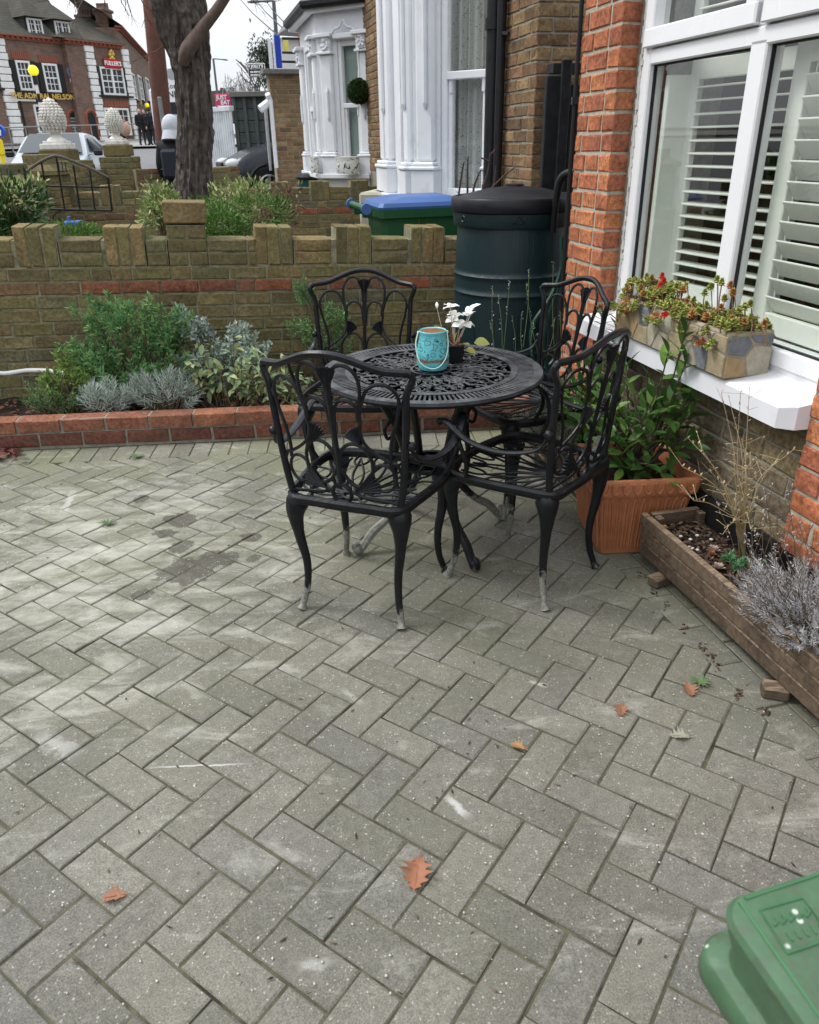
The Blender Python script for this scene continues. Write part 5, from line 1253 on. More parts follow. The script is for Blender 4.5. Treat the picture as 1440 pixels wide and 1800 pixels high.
# ---- cars
M_tyre = plain('tyre_rubber', (.012, .012, .013), .8); M_rim = plain('alloy_rim', (.45, .46, .48), .3, metal=.8, var=.05, bmp=0); M_head = plain('headlamp_glass', (.55, .58, .60), .08, var=.1, bmp=0)
M_scr = plain('windscreen_glass', (.03, .04, .045), .04, var=.15, scale=2, bmp=0, coat=.5)
def car(loc, rz, paint, label, L_=4.2, Wd=1.75, Hh=1.48, suv=False):
    """front of the car points to local -y"""
    t_ = thing('parked_car', loc, rz, label, 'car', 'parked cars'); hw = Wd / 2
    P = [(-L_ / 2, .32, .62, .74), (-L_ / 2 + .12, .24, .72, .84), (-L_ / 2 + .5, .22, .88, .95), (-L_ / 2 + 1.05, .22, 1.0, .98), (-L_ / 2 + 1.4, .22, 1.05, .99), (0, .22, 1.06, 1), (L_ / 2 - .6, .22, 1.08, .98), (L_ / 2 - .1, .26, 1.02, .92), (L_ / 2, .4, .85, .84)]
    k = Hh / 1.48; ring = []; m = MB(); n = 12
    for (y, zb, zt2, wf) in P:
        zt2 *= k; w = hw * wf; pts = [(-w * .86, zb), (-w * .97, zb + .1), (-w, (zb + zt2) / 2), (-w * .985, zt2 - .12), (-w * .90, zt2 - .03), (-w * .5, zt2), (w * .5, zt2), (w * .90, zt2 - .03), (w * .985, zt2 - .12), (w, (zb + zt2) / 2), (w * .97, zb + .1), (w * .86, zb)]
        ring += [(x, y, z) for x, z in pts]
    fs = [(r_ * n + i, r_ * n + (i + 1) % n, (r_ + 1) * n + (i + 1) % n, (r_ + 1) * n + i) for r_ in range(len(P) - 1) for i in range(n)]; fs += [tuple(range(n))[::-1], tuple((len(P) - 1) * n + i for i in range(n))]
    m.add(ring, fs); m.build('body', paint, t_, True, world=False)
    c = MB(); y0 = -L_ / 2 + (1.15 if not suv else 1.25); sec = [(y0, 1.0 * k, .90), (y0 + .42, 1.26 * k, .82), (y0 + .78, Hh - .04, .74), (y0 + 1.4, Hh, .72), (L_ / 2 - .7, Hh - .06, .70), (L_ / 2 - .2, 1.08 * k, .80)]
    vs = []; 
    for (y, z, wf) in sec: vs += [(-hw * .93, y, min(z, 1.0 * k)), (-hw * wf, y, z - .03), (-hw * wf * .8, y, z), (hw * wf * .8, y, z), (hw * wf, y, z - .03), (hw * .93, y, min(z, 1.0 * k))]
    fs = [(r_ * 6 + i, r_ * 6 + i + 1, (r_ + 1) * 6 + i + 1, (r_ + 1) * 6 + i) for r_ in range(len(sec) - 1) for i in range(5)]
    c.add(vs, fs); c.build('cabin', paint, t_, True, world=False)
    g_ = MB(); g_.add([(-hw * .80, y0 + .02, 1.03 * k), (hw * .80, y0 + .02, 1.03 * k), (hw * .63, y0 + .73, Hh - .055), (-hw * .63, y0 + .73, Hh - .055)], [(0, 1, 2, 3)], Matrix.Translation((0, -.035, .035))); g_.build('windscreen', M_scr, t_, world=False)
    for sx in (-1, 1):
        g_ = MB(); g_.add([(sx * hw * .925, y0 + .35, 1.08 * k), (sx * hw * .76, y0 + .85, Hh - .12), (sx * hw * .73, y0 + 1.55, Hh - .1), (sx * hw * .92, y0 + 1.6, 1.08 * k)], [(0, 1, 2, 3) if sx < 0 else (3, 2, 1, 0)], Matrix.Translation((sx * .03, 0, 0))); g_.add([(sx * hw * .92, y0 + 1.66, 1.08 * k), (sx * hw * .73, y0 + 1.61, Hh - .1), (sx * hw * .72, y0 + 2.2, Hh - .14), (sx * hw * .90, y0 + 2.5, 1.1 * k)], [(0, 1, 2, 3) if sx < 0 else (3, 2, 1, 0)], Matrix.Translation((sx * .03, 0, 0))); g_.build('side_window', M_glz, t_, world=False)
        g_ = MB(); g_.cbox((sx * (hw + .10), y0 + .35, 1.04 * k), (.2, .1, .13), .03); g_.build('wing_mirror', M_black, t_, world=False)
        g_ = MB(); g_.ball((sx * hw * .70, -L_ / 2 + .16, .68 * k), .16, 10, 7, .6); g_.build('headlight', M_head, t_, True, world=False)
        for yy in (-L_ / 2 + .78, L_ / 2 - .75):
            w_ = MB(); w_.tube([(sx * (hw - .16), yy, .33), (sx * (hw + .02), yy, .33)], .34, 20); wo = w_.build('wheel', M_tyre, t_, world=False)
            w_ = MB(); w_.tube([(sx * (hw + .0), yy, .33), (sx * (hw + .03), yy, .33)], .06, 10)
            for q in range(5): a = 2 * PI * q / 5 + .3; w_.tube([(sx * (hw + .025), yy, .33), (sx * (hw + .03), yy + .21 * math.cos(a), .33 + .21 * math.sin(a))], [.035, .03], 5)
            w_.tube([(sx * (hw + .025), yy + .22 * math.cos(a), .33 + .22 * math.sin(a)) for a in np.linspace(0, 2 * PI, 18, endpoint=False)], .018, 5, closed=True); ro = w_.build('rim', M_rim, None); ro.parent = wo
            ar_ = MB(); ar_.tube([(sx * (hw * .99), yy + .40 * math.cos(a), .34 + .40 * math.sin(a)) for a in np.linspace(-.1, PI + .1, 12)], .035, 5); ar_.build('wheel_arch', M_black if suv else paint, t_, world=False)
    b_ = MB(); b_.cbox((0, -L_ / 2 + .02, .42), (Wd * .82, .12, .22), .04); b_.build('bumper', M_black if suv else paint, t_, world=False); b_ = MB(); b_.cbox((0, -L_ / 2 - .01, .66 * k), (Wd * .42, .06, .10), .02); b_.build('grille', M_black, t_, world=False)
    b_ = MB(); b_.box((0, -L_ / 2 - .045, .47), (.5, .01, .11)); b_.build('number_plate', M_signwhite, t_, world=False)
    return t_
M_silver = plain('silver_paint', (.42, .46, .50), .25, metal=.5, var=.03, bmp=0); M_dark = plain('charcoal_paint', (.035, .04, .048), .25, metal=.3, var=.05, bmp=0)
p = at(112, 262, 20.2); car((p.x - .1, 20.2, zt(17.5) + .05), R(10), M_silver, 'silver hatchback facing us on the road behind the pineapple piers')
p = at(470, 290, 16.9); car((p.x + 1.15, 17.5, zt(16.9) + .13), R(-70), M_dark, 'dark grey off-roader nosing out left of the brick shop flank', 4.4, 1.85, 1.65, True)

fc = MB(); fc.box((p.x + 1.2, 17.3, zt(16.9) + .03), (5.5, 2.2, .2)); tag(fc.build('forecourt', M_pave), kind='structure')
# ---- people
def skin_body(name, joints, edges, rad, m, parent, lv=2):
    me = bpy.data.meshes.new(name); me.from_pydata(joints, edges, []); o = bpy.data.objects.new(name, me); col.objects.link(o)
    md = o.modifiers.new('s', 'SKIN'); 
    for i, v in enumerate(me.skin_vertices[0].data): v.radius = rad[i] if isinstance(rad[i], tuple) else (rad[i], rad[i])
    me.skin_vertices[0].data[0].use_root = True
    s_ = o.modifiers.new('d', 'SUBSURF'); s_.levels = lv; s_.render_levels = lv
    dg = bpy.context.evaluated_depsgraph_get(); m2 = bpy.data.meshes.new_from_object(o.evaluated_get(dg)); bpy.data.objects.remove(o)
    m2.materials.clear(); m2.materials.append(m); m2.polygons.foreach_set('use_smooth', [True] * len(m2.polygons))
    q = bpy.data.objects.new(name, m2); col.objects.link(q); q.parent = parent; return q
M_skin = plain('skin', (.50, .31, .24), .6, var=.06, bmp=0); M_jack = plain('black_jacket', (.012, .013, .016), .8, var=.3, scale=12, bmp=.004); M_trou = plain('dark_trousers', (.02, .022, .028), .85, var=.2, bmp=.002)
def person(loc, rz, h, label, coat, hair=(.04, .03, .02), hood=None, bag=False, bend=0.0, group=None, mat_hair=None):
    t_ = thing('person', loc, rz, label, 'person', group); s = h / 1.75
    J = [(0, 0, .93), (0, .0, 1.10), (0, -.01, 1.28), (0, -.01 - bend * .1, 1.42), (0, -.02 - bend * .2, 1.50), (0, -.03 - bend * .3, 1.58),
         (.09, 0, .88), (.10, -.02, .50), (.11, .03, .08), (.11, -.10, .03), (-.09, 0, .88), (-.10, .02, .50), (-.12, .10, .08), (-.12, -.03, .03),
         (.18, -.02, 1.41), (.235, 0, 1.14), (.22, -.12, .93), (-.18, -.02, 1.41), (-.235, 0, 1.14), (-.22, -.12, .93)]
    E_ = [(0, 1), (1, 2), (2, 3), (3, 4), (4, 5), (0, 6), (6, 7), (7, 8), (8, 9), (0, 10), (10, 11), (11, 12), (12, 13), (3, 14), (14, 15), (15, 16), (3, 17), (17, 18), (18, 19)]
    rd = [(.17, .12), (.16, .115), (.175, .12), (.15, .10), .06, .055, .10, .072, .048, .045, .10, .072, .048, .045, .075, .055, .04, .075, .055, .04]
    J = [(x * s, y * s, z * s) for x, y, z in J]; rd = [tuple(q * s for q in r_) if isinstance(r_, tuple) else r_ * s for r_ in rd]
    skin_body('body', J, E_, rd, M_trou, t_)
    Jc = [J[i] for i in (0, 1, 2, 3, 14, 15, 16, 17, 18, 19)] + [(0, 0, .80 * s)]; Ec = [(0, 1), (1, 2), (2, 3), (3, 4), (4, 5), (5, 6), (3, 7), (7, 8), (8, 9), (0, 10)]
    rc = [(.20, .155), (.19, .145), (.205, .15), (.175, .125), .095, .075, .062, .095, .075, .062, (.20, .15)]
    skin_body('jacket', Jc, Ec, [tuple(q * s for q in r_) if isinstance(r_, tuple) else r_ * s for r_ in rc], coat, t_)
    hx = Vector((0, -.03 - bend * .35, 1.645)) * s; m = MB(); m.ball(hx, .098 * s, 16, 12, 1.22); m.ball(hx + Vector((0, -.085, -.01)) * s, .022 * s, 6, 5); m.ball(hx + Vector((.085, 0, -.01)) * s, .022 * s, 6, 5); m.ball(hx + Vector((-.085, 0, -.01)) * s, .022 * s, 6, 5); m.build('head', M_skin, t_, True, world=False)
    for sx in (-1, 1):
        m = MB(); hc = Vector((sx * .22, -.15, .88)) * s; m.ball(hc, .035 * s, 8, 6, 1.4)
        for f_ in range(4): m.tube([hc + Vector((sx * (.02 - .012 * f_), -.0, -.03)) * s, hc + Vector((sx * (.022 - .014 * f_), -.01, -.10 + .006 * abs(f_ - 1.5))) * s], .009 * s, 5)
        m.tube([hc + Vector((-sx * .02, -.02, 0)) * s, hc + Vector((-sx * .035, -.04, -.05)) * s], .01 * s, 5); m.build('hand', M_skin, t_, True, world=False)
    m = MB()
    if hood: m.ball(hx + Vector((0, .02, .005)) * s, .132 * s, 16, 12, 1.15); m.tube([hx + Vector((0, .03, -.05)) * s, hx + Vector((0, .05, -.17)) * s], [.12 * s, .15 * s], 12); m.build('hood', hood, t_, True, world=False)
    else: m.ball(hx + Vector((0, .034, .030)) * s, .106 * s, 14, 10, 1.12); m.build('hair', mat_hair or plain('hair_dark', hair, .7), t_, True, world=False)
    if bag: m = MB(); m.cbox((0, .17 * s, 1.18 * s), (.26 * s, .13 * s, .38 * s), .05); m.build('rucksack', plain('rucksack_cloth', (.02, .024, .034), .8, var=.2), t_, world=False)
    return t_
p = at(306, 260, 12.0); person((p.x, 12.0, zt(12)), R(172), 1.78, 'person in black jacket and pale grey hood with rucksack, walking away beside the tree', M_jack, hood=plain('pale_grey_hood', (.50, .53, .58), .9, var=.12, scale=20, bmp=.004), bag=True)
p = at(205, 260, 14.5); person((p.x, 14.5, zt(14.5)), R(70), 1.70, 'person with short ginger hair in dark coat, passing behind the smaller pineapple', M_jack, bend=.6, mat_hair=plain('hair_ginger', (.30, .12, .05), .8))
for i, (px, hh, rz, lb) in enumerate(((252, 1.7, 30, 'leftmost of three distant people in dark clothes by the pub side rail'), (262, 1.66, -40, 'middle of three distant people in dark clothes by the pub side rail'), (270, 1.74, 160, 'rightmost of three distant people in dark clothes by the pub side rail'))):
    p = at(px, 250, 44.5); person((p.x, 44.5, zt(44.5) + .1), R(rz), hh, lb, M_jack, group='people outside the pub')

# ---- roofs and chimneys far away
far = thing('distant_house', tuple(at(385, 200, 75)), 0, 'distant brown-roofed houses with chimneys above the takeaway sign', 'house')
def farpoly(name, pts, Y, dY, m_, root):
    f_ = [at(x, y, Y) for x, y in pts]; k_ = [q + Vector((0, dY, 0)) for q in f_]; n = len(pts); mb = MB(); mb.add(f_ + k_, [tuple(range(n))[::-1], tuple(range(n, 2 * n))] + [(i, (i + 1) % n, n + (i + 1) % n, n + i) for i in range(n)]); return mb.build(name, m_, root)
M_far = plain('distant_brown', (.16, .12, .10), .9, var=.2, scale=.6)
farpoly('roof', [(362, 185), (368, 160), (395, 158), (412, 178), (450, 178), (450, 215), (362, 215)], 75, 5, M_far, far)
farpoly('chimney', [(401, 168), (402, 153), (408, 153), (409, 168)], 74, 1, M_far, far); farpoly('chimney', [(386, 165), (387, 154), (392, 154), (393, 165)], 74, 1, M_far, far); farpoly('chimney', [(443, 170), (443, 160), (458, 160), (459, 170)], 78, 1, M_far, far)
opp = thing('opposite_houses', (-17, 2, 0), 0, 'row of brick houses added out of frame across the street, mirrored in the window', 'house')  # houses added outside the frame so the window glass has something to reflect
m = MB(); m.box((-20, 0, 3.4), (6, 26, 6.8)); m.build('wall', plain('opposite_brick', (.10, .075, .06), .9, var=.3, scale=.5), opp)
m = MB()
for y in range(-12, 13, 4):
    for z in (1.7, 4.8): m.box((-16.98, y, z), (.06, 1.5, 1.7))
m.build('window_surround', M_white, opp)
m = MB()
for y in range(-12, 13, 4):
    for z in (1.7, 4.8): m.box((-16.94, y, z), (.06, 1.2, 1.4))
m.build('window_glass', M_glz, opp)
car((-9.0, 1.2, 0), R(4), M_silver, 'silver saloon added out of frame on the street, seen only mirrored in the window')  # off-frame car, put there only for the window glass to mirror
# ================================================================ CAST METAL CHAIRS AND TABLE
def castmat(name, wear_z=.15, gloss=.36, dusty=0.0):
    m, t, b, L = _nodes(name); v = pos(t, obj=True); g_ = N(t, 'NewGeometry')
    n1 = noise(t, v, 30, 4, .6); cr = ramp(t, [(.3, (.004, .005, .007)), (.7, (.011, .012, .015))]); L(n1, cr.inputs[0]); c = cr.outputs[0]
    sx = N(t, 'SeparateXYZ'); L(v, sx.inputs[0]); nw = noise(t, v, 42, 6, .75)
    if wear_z:
        f = math_(t, 'ADD', math_(t, 'DIVIDE', sx.outputs[2], -wear_z), math_(t, 'MULTIPLY', math_(t, 'SUBTRACT', nw, .5), 1.3)); f = math_(t, 'ADD', f, .88)
        oi = math_(t, 'MULTIPLY', math_(t, 'SUBTRACT', N(t, 'ObjectInfo').outputs['Random'], .55), .9); f = math_(t, 'ADD', f, oi)
        r_ = ramp(t, [(.48, 0), (.60, .92)]); L(f, r_.inputs[0]); n2 = noise(t, v, 60, 5, .7); c2 = ramp(t, [(.3, (.10, .10, .085)), (.7, (.33, .33, .29))]); L(n2, c2.inputs[0]); c = mixc(t, r_.outputs[0], c, c2.outputs[0])
    chips = ramp(t, [(.70, 0), (.73, .75)]); L(noise(t, v, 75, 3, .6), chips.inputs[0]); c = mixc(t, chips.outputs[0] if dusty == 0 else chips.outputs[0], c, (.30, .31, .31)) if dusty else c
    if dusty:
        up_ = N(t, 'SeparateXYZ'); L(g_.outputs['Normal'], up_.inputs[0]); r3 = ramp(t, [(.35, 0), (.62, dusty)]); L(noise(t, v, 16, 6, .7), r3.inputs[0]); f3 = math_(t, 'MULTIPLY', r3.outputs[0], math_(t, 'MAXIMUM', up_.outputs[2], 0), True); c = mixc(t, f3, c, (.13, .137, .145))
    L(c, b.inputs['Base Color']); rr = ramp(t, [(.3, gloss - .06), (.7, gloss + .12)]); L(nw, rr.inputs[0]); L(rr.outputs[0], b.inputs['Roughness']); b.inputs['Specular IOR Level'].default_value = .5
    b.inputs['Specular IOR Level'].default_value = .30; bump(t, b, math_(t, 'ADD', noise(t, v, 90, 3, .6), noise(t, v, 14, 2, .5)), .0012); return m
M_cast = castmat('cast_black', 0, .31); M_castleg = castmat('cast_black_worn', .23, .38); M_casttab = castmat('cast_black_table', 0, .40, dusty=.75)

BH = .500
def bp(w_, h):
    """point on the curved, leaning chair back"""
    h = h * 1.10
    return Vector((w_, -.215 - .085 * max(0, h / BH) ** 1.15 + w_ * w_ * 1.15 * (.35 + .65 * h / BH) - .0, .435 + h))
def bcurve(m, pts, r=.0058, n=6, closed=False, flat=.8):
    q = spline([(a, b_, 0) for a, b_ in pts], n, closed); m.tube([bp(p.x, p.y) for p in q], r, 6, closed=closed, flat=flat, up=Vector((0, 1, 0)))
def fan(m, w_, h, ang, r, spread=1.15, n=7):
    """scallop shell lying in the back"""
    pts = [(w_, h)] + [(w_ + r * (1 + .07 * (k % 2)) * math.sin(ang + spread * (k / (2 * n) - .5)), h + r * (1 + .07 * (k % 2)) * math.cos(ang + spread * (k / (2 * n) - .5))) for k in range(2 * n + 1)]
    f_ = [bp(a, b_) + Vector((0, .006 + (.004 if (i % 2 and i) else -.0), 0)) for i, (a, b_) in enumerate(pts)]; k_ = [p - Vector((0, .013, 0)) for p in f_]; N_ = len(pts)
    m.add(f_ + k_, [(0, i + 1, i) for i in range(1, N_ - 1)] + [(N_, N_ + i, N_ + i + 1) for i in range(1, N_ - 1)] + [(i, i + 1, N_ + i + 1, N_ + i) for i in range(N_ - 1)])
    for k in range(n):
        a = ang + spread * ((k + .5) / n - .5); m.tube([bp(w_ + r * .25 * math.sin(a), h + r * .25 * math.cos(a)) + Vector((0, .008, 0)), bp(w_ + r * .98 * math.sin(a), h + r * .98 * math.cos(a)) + Vector((0, .009, 0))], [.0015, .004], 4)
def make_chair():
    t_ = thing('garden_chair', (0, 0, 0), 0, 'x', 'chair', 'cast metal chairs round the table')
    # back frame
    m = MB(); side = [(.195, -.005), (.212, .08), (.226, .20), (.233, .30), (.236, .345), (.250, .375), (.255, .392), (.245, .405)]
    top = [(.245, .405), (.21, .408), (.17, .413), (.12, .430), (.06, .449), (0, .455)]
    for sg in (-1, 1):
        q = spline([(sg * a, b_, 0) for a, b_ in side], 4); m.tube([bp(p.x, p.y) for p in q], [.0125 - .002 * (i / len(q)) for i in range(len(q))], 8, up=Vector((0, 1, 0)))
    tp = spline([(-a, b_, 0) for a, b_ in top] + [(a, b_, 0) for a, b_ in top[::-1][1:]], 4); m.tube([bp(p.x, p.y) for p in tp], .0115, 8, flat=1.0, up=Vector((0, 1, 0)))
    for sg in (-1, 1): m.ball(bp(sg * .247, .402), .0125, 8, 6)
    m.build('back_frame', M_cast, t_, True, world=False)
    # back openwork
    m = MB(); R_ = lambda pts, s: [(a * s, b_) for a, b_ in pts]
    bcurve(m, [(0, .06), (.002, .15), (0, .25), (0, .36), (0, .40)], .0095)
    m.tube([bp(.034 * math.cos(a), .036 + .031 * math.sin(a)) for a in np.linspace(0, 2 * PI, 18, endpoint=False)], .0072, 6, closed=True, up=Vector((0, 1, 0)))
    def AR(cx, cy, rx, ry, a0, a1, n=9): return [(cx + rx * math.cos(R(a0 + (a1 - a0) * i / (n - 1))), cy + ry * math.sin(R(a0 + (a1 - a0) * i / (n - 1)))) for i in range(n)]
    for s in (-1, 1):
        bc = lambda pts, r=.0072: bcurve(m, R_(pts, s), r * .86, 3)
        bc([(.004, .30), (.007, .345)] + AR(.056, .372, .047, .056, 160, 0) + [(.100, .335), (.088, .30), (.086, .27)])            # upper round loops
        bc([(.003, .225), (.008, .265)] + AR(.052, .288, .040, .042, 165, 10) + [(.092, .265), (.086, .235), (.078, .21)])           # inner arches
        bc([(.088, .275), (.100, .315)] + AR(.162, .325, .052, .052, 150, 0) + [(.206, .28), (.186, .22), (.178, .17), (.182, .13)])  # outer arches
        bc([(.235, .35), (.226, .325), (.212, .31)], .008)
        bc([(.086, .245), (.098, .205), (.130, .175), (.175, .150), (.195, .145)], .0068)
        bc([(.004, .115)] + AR(.062, .135, .056, .066, 165, -10, 11) + [(.112, .095), (.088, .068), (.055, .066), (.028, .085), (.010, .115)], .0075)      # lower ovals
        bc([(.108, .085)] + AR(.150, .098, .040, .042, 160, -160, 12), .0066)
        bc([(.034, .045), (.08, .030), (.13, .026), (.198, .018)], .0066); bc([(.195, .145), (.210, .11), (.206, .05)], .0066); bc([(.02, .062), (.03, .085)], .0066); bc([(.036, .04), (.075, .05), (.11, .04)], .006)
        fan(m, s * .088, .195, -s * .55, .056); fan(m, s * .050, .046, s * 1.12, .085, .85)
    fan(m, 0, .352, 0, .066, 1.0)
    m.build('back_scrollwork', M_cast, t_, True, world=False)
    # seat
    def sp(u, v_): return Vector((u, v_, .437 - .012 * (1 - (u / .24) ** 2) * (1 - ((v_) / .23) ** 2)))
    out = [(-.195, -.215), (-.225, -.10), (-.248, .05), (-.245, .16), (-.20, .215), (-.10, .235), (0, .24), (.10, .235), (.20, .215), (.245, .16), (.248, .05), (.225, -.10), (.195, -.215), (.10, -.225), (0, -.228), (-.10, -.225)]
    m = MB(); q = spline([(a, b_, .437) for a, b_ in out], 4, True); m.tube(q, .0145, 8, flat=1.05, closed=True)
    m.tube([p + Vector((0, 0, -.012)) for p in q], .010, 6, closed=True); m.build('seat_frame', M_cast, t_, True, world=False)
    m = MB()
    def sc(pts, r=.0052): qq = spline([(a, b_, 0) for a, b_ in pts], 6); m.tube([sp(p.x, p.y) for p in qq], r, 6, flat=.75)
    m.tube([sp(.038 * math.cos(a), -.135 + .030 * math.sin(a)) for a in np.linspace(0, 2 * PI, 16, endpoint=False)], .006, 6, closed=True)
    for k in range(-4, 5):
        a = k * .34; r0_, r1_ = .04, (.33 if abs(k) < 2 else .27 if abs(k) < 3 else .22); 
        c0_ = (r0_ * math.sin(a) * .9, -.135 + r0_ * math.cos(a)); e_ = (min(.235, max(-.235, r1_ * math.sin(a))), min(.23, -.135 + r1_ * math.cos(a)))
        mx_ = ((c0_[0] + e_[0]) / 2 + .02 * math.cos(a), (c0_[1] + e_[1]) / 2 - .02 * math.sin(a)); mn_ = ((c0_[0] + e_[0]) / 2 - .02 * math.cos(a), (c0_[1] + e_[1]) / 2 + .02 * math.sin(a))
        sc([c0_, mx_, e_]); sc([c0_, mn_, e_])
    for s in (-1, 1):
        sc([(s * .04, -.14), (s * .10, -.16), (s * .16, -.15), (s * .21, -.11)]); sc([(s * .03, -.16), (s * .09, -.205), (s * .17, -.20)])
        for (a0, b0_, w_) in ((.10, .20, .055), (.03, .215, .045), (.17, .16, .05)): sc([(s * (a0 - w_ * .5), b0_ + .012), (s * (a0 - w_ * .45), b0_ - .05), (s * a0, b0_ - .08), (s * (a0 + w_ * .45), b0_ - .05), (s * (a0 + w_ * .5), b0_ + .008)])
        sc([(s * .235, .05), (s * .18, .045), (s * .16, .0), (s * .18, -.05), (s * .225, -.06)])
    m.build('seat_scrollwork', M_cast, t_, True, world=False)
    # arms
    for s in (-1, 1):
        m = MB(); q = spline([bp(s * .228, .20) + Vector((s * .012, 0, 0)), (s * .255, -.17, .60), (s * .285, -.06, .578), (s * .300, .06, .592), (s * .296, .15, .635), (s * .290, .185, .640), (s * .288, .20, .628)], 6)
        m.tube(q, [.009 + .007 * min(1, i / 14) if i < len(q) - 4 else .012 for i in range(len(q))], 8, flat=.45)
        q = spline([(s * .294, .13, .622), (s * .300, .10, .57), (s * .285, .085, .51), (s * .262, .10, .455), (s * .247, .11, .432)], 5); m.tube(q, .0085, 8)
        m.ball(tuple(bp(s * .228, .20) + Vector((s * .018, 0, 0))), .016, 10, 7); m.ball((s * .290, .195, .632), .013, 8, 6)
        m.build('arm', M_cast, t_, True, world=False)
    # legs
    for (sx, y0, sy) in ((-1, -.185, -1), (1, -.185, -1), (-1, .185, 1), (1, .185, 1)):
        x0 = .185 if sy < 0 else .205
        m = MB(); q = spline([(sx * x0, y0, .425), (sx * (x0 + .012), y0 + sy * .012, .37), (sx * (x0 + .006), y0 + sy * .008, .28), (sx * (x0 - .008), y0 - sy * .002, .18), (sx * (x0 - .006), y0 + sy * .004, .09), (sx * (x0 + .008), y0 + sy * .022, .022), (sx * (x0 + .012), y0 + sy * .03, .002)], 5)
        n_ = len(q); rr = list(np.interp(np.linspace(0, 1, n_), [0, .06, .12, .2, .3, .45, .6, .85, .95, 1], [.036, .042, .038, .028, .0195, .0155, .0135, .012, .0165, .019])); m.tube(q, rr, 10)
        m.build('leg', M_castleg, t_, True, world=False)
    return t_
def az(dx, dy): return math.atan2(dy, dx) - PI / 2
ch = make_chair(); chairs = [ch] + [copy_tree(ch) for _ in range(3)]
spec = [((-.135, 2.365), (.36, .93), 'nearest chair, its openwork back turned to the camera, legs worn bare at the feet'),
        ((.425, 2.475), (-.77, .64), 'right-hand chair seen from behind and aslant, beside the terracotta pot'),
        ((-.225, 3.36), (-.13, -.99), 'far chair facing the camera against the brick wall, behind the table'),
        ((.51, 3.17), (-.93, -.38), 'chair at the far right of the table, before the red brick pillar')]
for c_, (xy_, f_, lb) in zip(chairs, spec): c_.location = (xy_[0], xy_[1], .002); c_.rotation_euler = (0, 0, az(*f_)); c_.scale = (.95, .95, 1); c_['label'] = lb

# ---- table
TC = Vector((.092, 2.775)); TZ = .700; TR = .412
tab = thing('garden_table', (TC.x, TC.y, .002), 0, 'round black cast metal table with pierced openwork top and scroll feet', 'table')
m = MB(); m.lathe([(TR - .02, TZ - .022), (TR, TZ - .020), (TR + .004, TZ - .010), (TR, TZ), (TR - .030, TZ + .001), (TR - .034, TZ - .006), (TR - .02, TZ - .022)], 96); m.build('rim', M_casttab, tab, True, world=False)
def annulus(m, r0_, r1_, z0, z1, n=72): m.lathe([(r0_, z0), (r1_, z0), (r1_, z1), (r0_, z1), (r0_, z0)], n)
m = MB(); annulus(m, .296, .322, TZ - .010, TZ + .0015); annulus(m, .070, .080, TZ - .010, TZ + .002); annulus(m, .0, .052, TZ - .008, TZ); annulus(m, .018, .028, TZ - .01, TZ + .003); m.build('ring', M_casttab, tab, False, world=False)
m = MB()
nb_ = 132
for k in range(nb_):
    a = 2 * PI * k / nb_; M_ = Matrix.Rotation(a, 4, 'Z'); m.cbox((.351, 0, TZ - .004), (.066, .0088, .008), .0016, M=M_)
m.build('radial_slats', M_casttab, tab, world=False, kind='stuff')
m = MB(); q = random.Random(3)
def tc(pts, r=.0042, M_=None): m.tube(pts, r, 5, flat=.9, M=M_)
for k in range(12):
    M_ = Matrix.Rotation(2 * PI * k / 12, 4, 'Z'); z = TZ - .004
    for s in (-1, 1):
        sp_ = [(.235 + (.045 - .0034 * i) * math.cos(i * .62 * s + .6), s * .030 + (.045 - .0034 * i) * math.sin(i * .62 * s + .6) * s * s, z) for i in range(13)]; tc(sp_, .0042, M_)
        sp_ = [(.155 + (.036 - .003 * i) * math.cos(-i * .62 * s), s * .020 + (.036 - .003 * i) * math.sin(-i * .62 * s), z) for i in range(11)]; tc(sp_, .004, M_)
        tc(spline([(.08, 0, z), (.12, s * .014, z), (.17, s * .028, z), (.22, s * .010, z), (.262, s * .040, z), (.298, s * .06, z)], 4), .004, M_)
        tc(spline([(.10, s * .022, z), (.13, s * .006, z), (.185, s * .040, z), (.215, s * .055, z), (.24, s * .045, z)], 4), .0038, M_)
        for (r_, o_) in ((.272, .02), (.205, .008), (.125, .026), (.283, .052)):
            m.lathe([(.0, -.002), (.0085, 0), (.0075, .005), (0, .006)], 7, (r_, s * o_, z - .002), M=M_)
        # small leaves
        for _ in range(7):
            r_ = q.uniform(.09, .29); o_ = s * q.uniform(.002, .2588 * r_ * .95); an = q.uniform(0, 6.28); L_ = q.uniform(.010, .018)
            m.add([(r_ - L_ * math.cos(an), o_ - L_ * math.sin(an), z), (r_ - .35 * L_ * math.sin(an), o_ + .35 * L_ * math.cos(an), z + .002), (r_ + L_ * math.cos(an), o_ + L_ * math.sin(an), z), (r_ + .35 * L_ * math.sin(an), o_ - .35 * L_ * math.cos(an), z + .002), (r_, o_, z + .006)], [(0, 3, 4), (3, 2, 4), (2, 1, 4), (1, 0, 4)], M_)
    tc([(.052, 0, z), (.072, 0, z)], .0045, M_)
m.build('scrollwork_top', M_casttab, tab, True, world=False)
m = MB(); m.tube([(.30 * math.cos(a), .30 * math.sin(a), TZ - .018) for a in np.linspace(0, 2 * PI, 48, endpoint=False)], .008, 6, closed=True)
for k in range(4):
    a = k * PI / 2 + .5; m.tube([(.30 * math.cos(a), .30 * math.sin(a), TZ - .02), (-.0, 0, TZ - .025)], .010, 6)
m.build('under_frame', M_cast, tab, True, world=False)
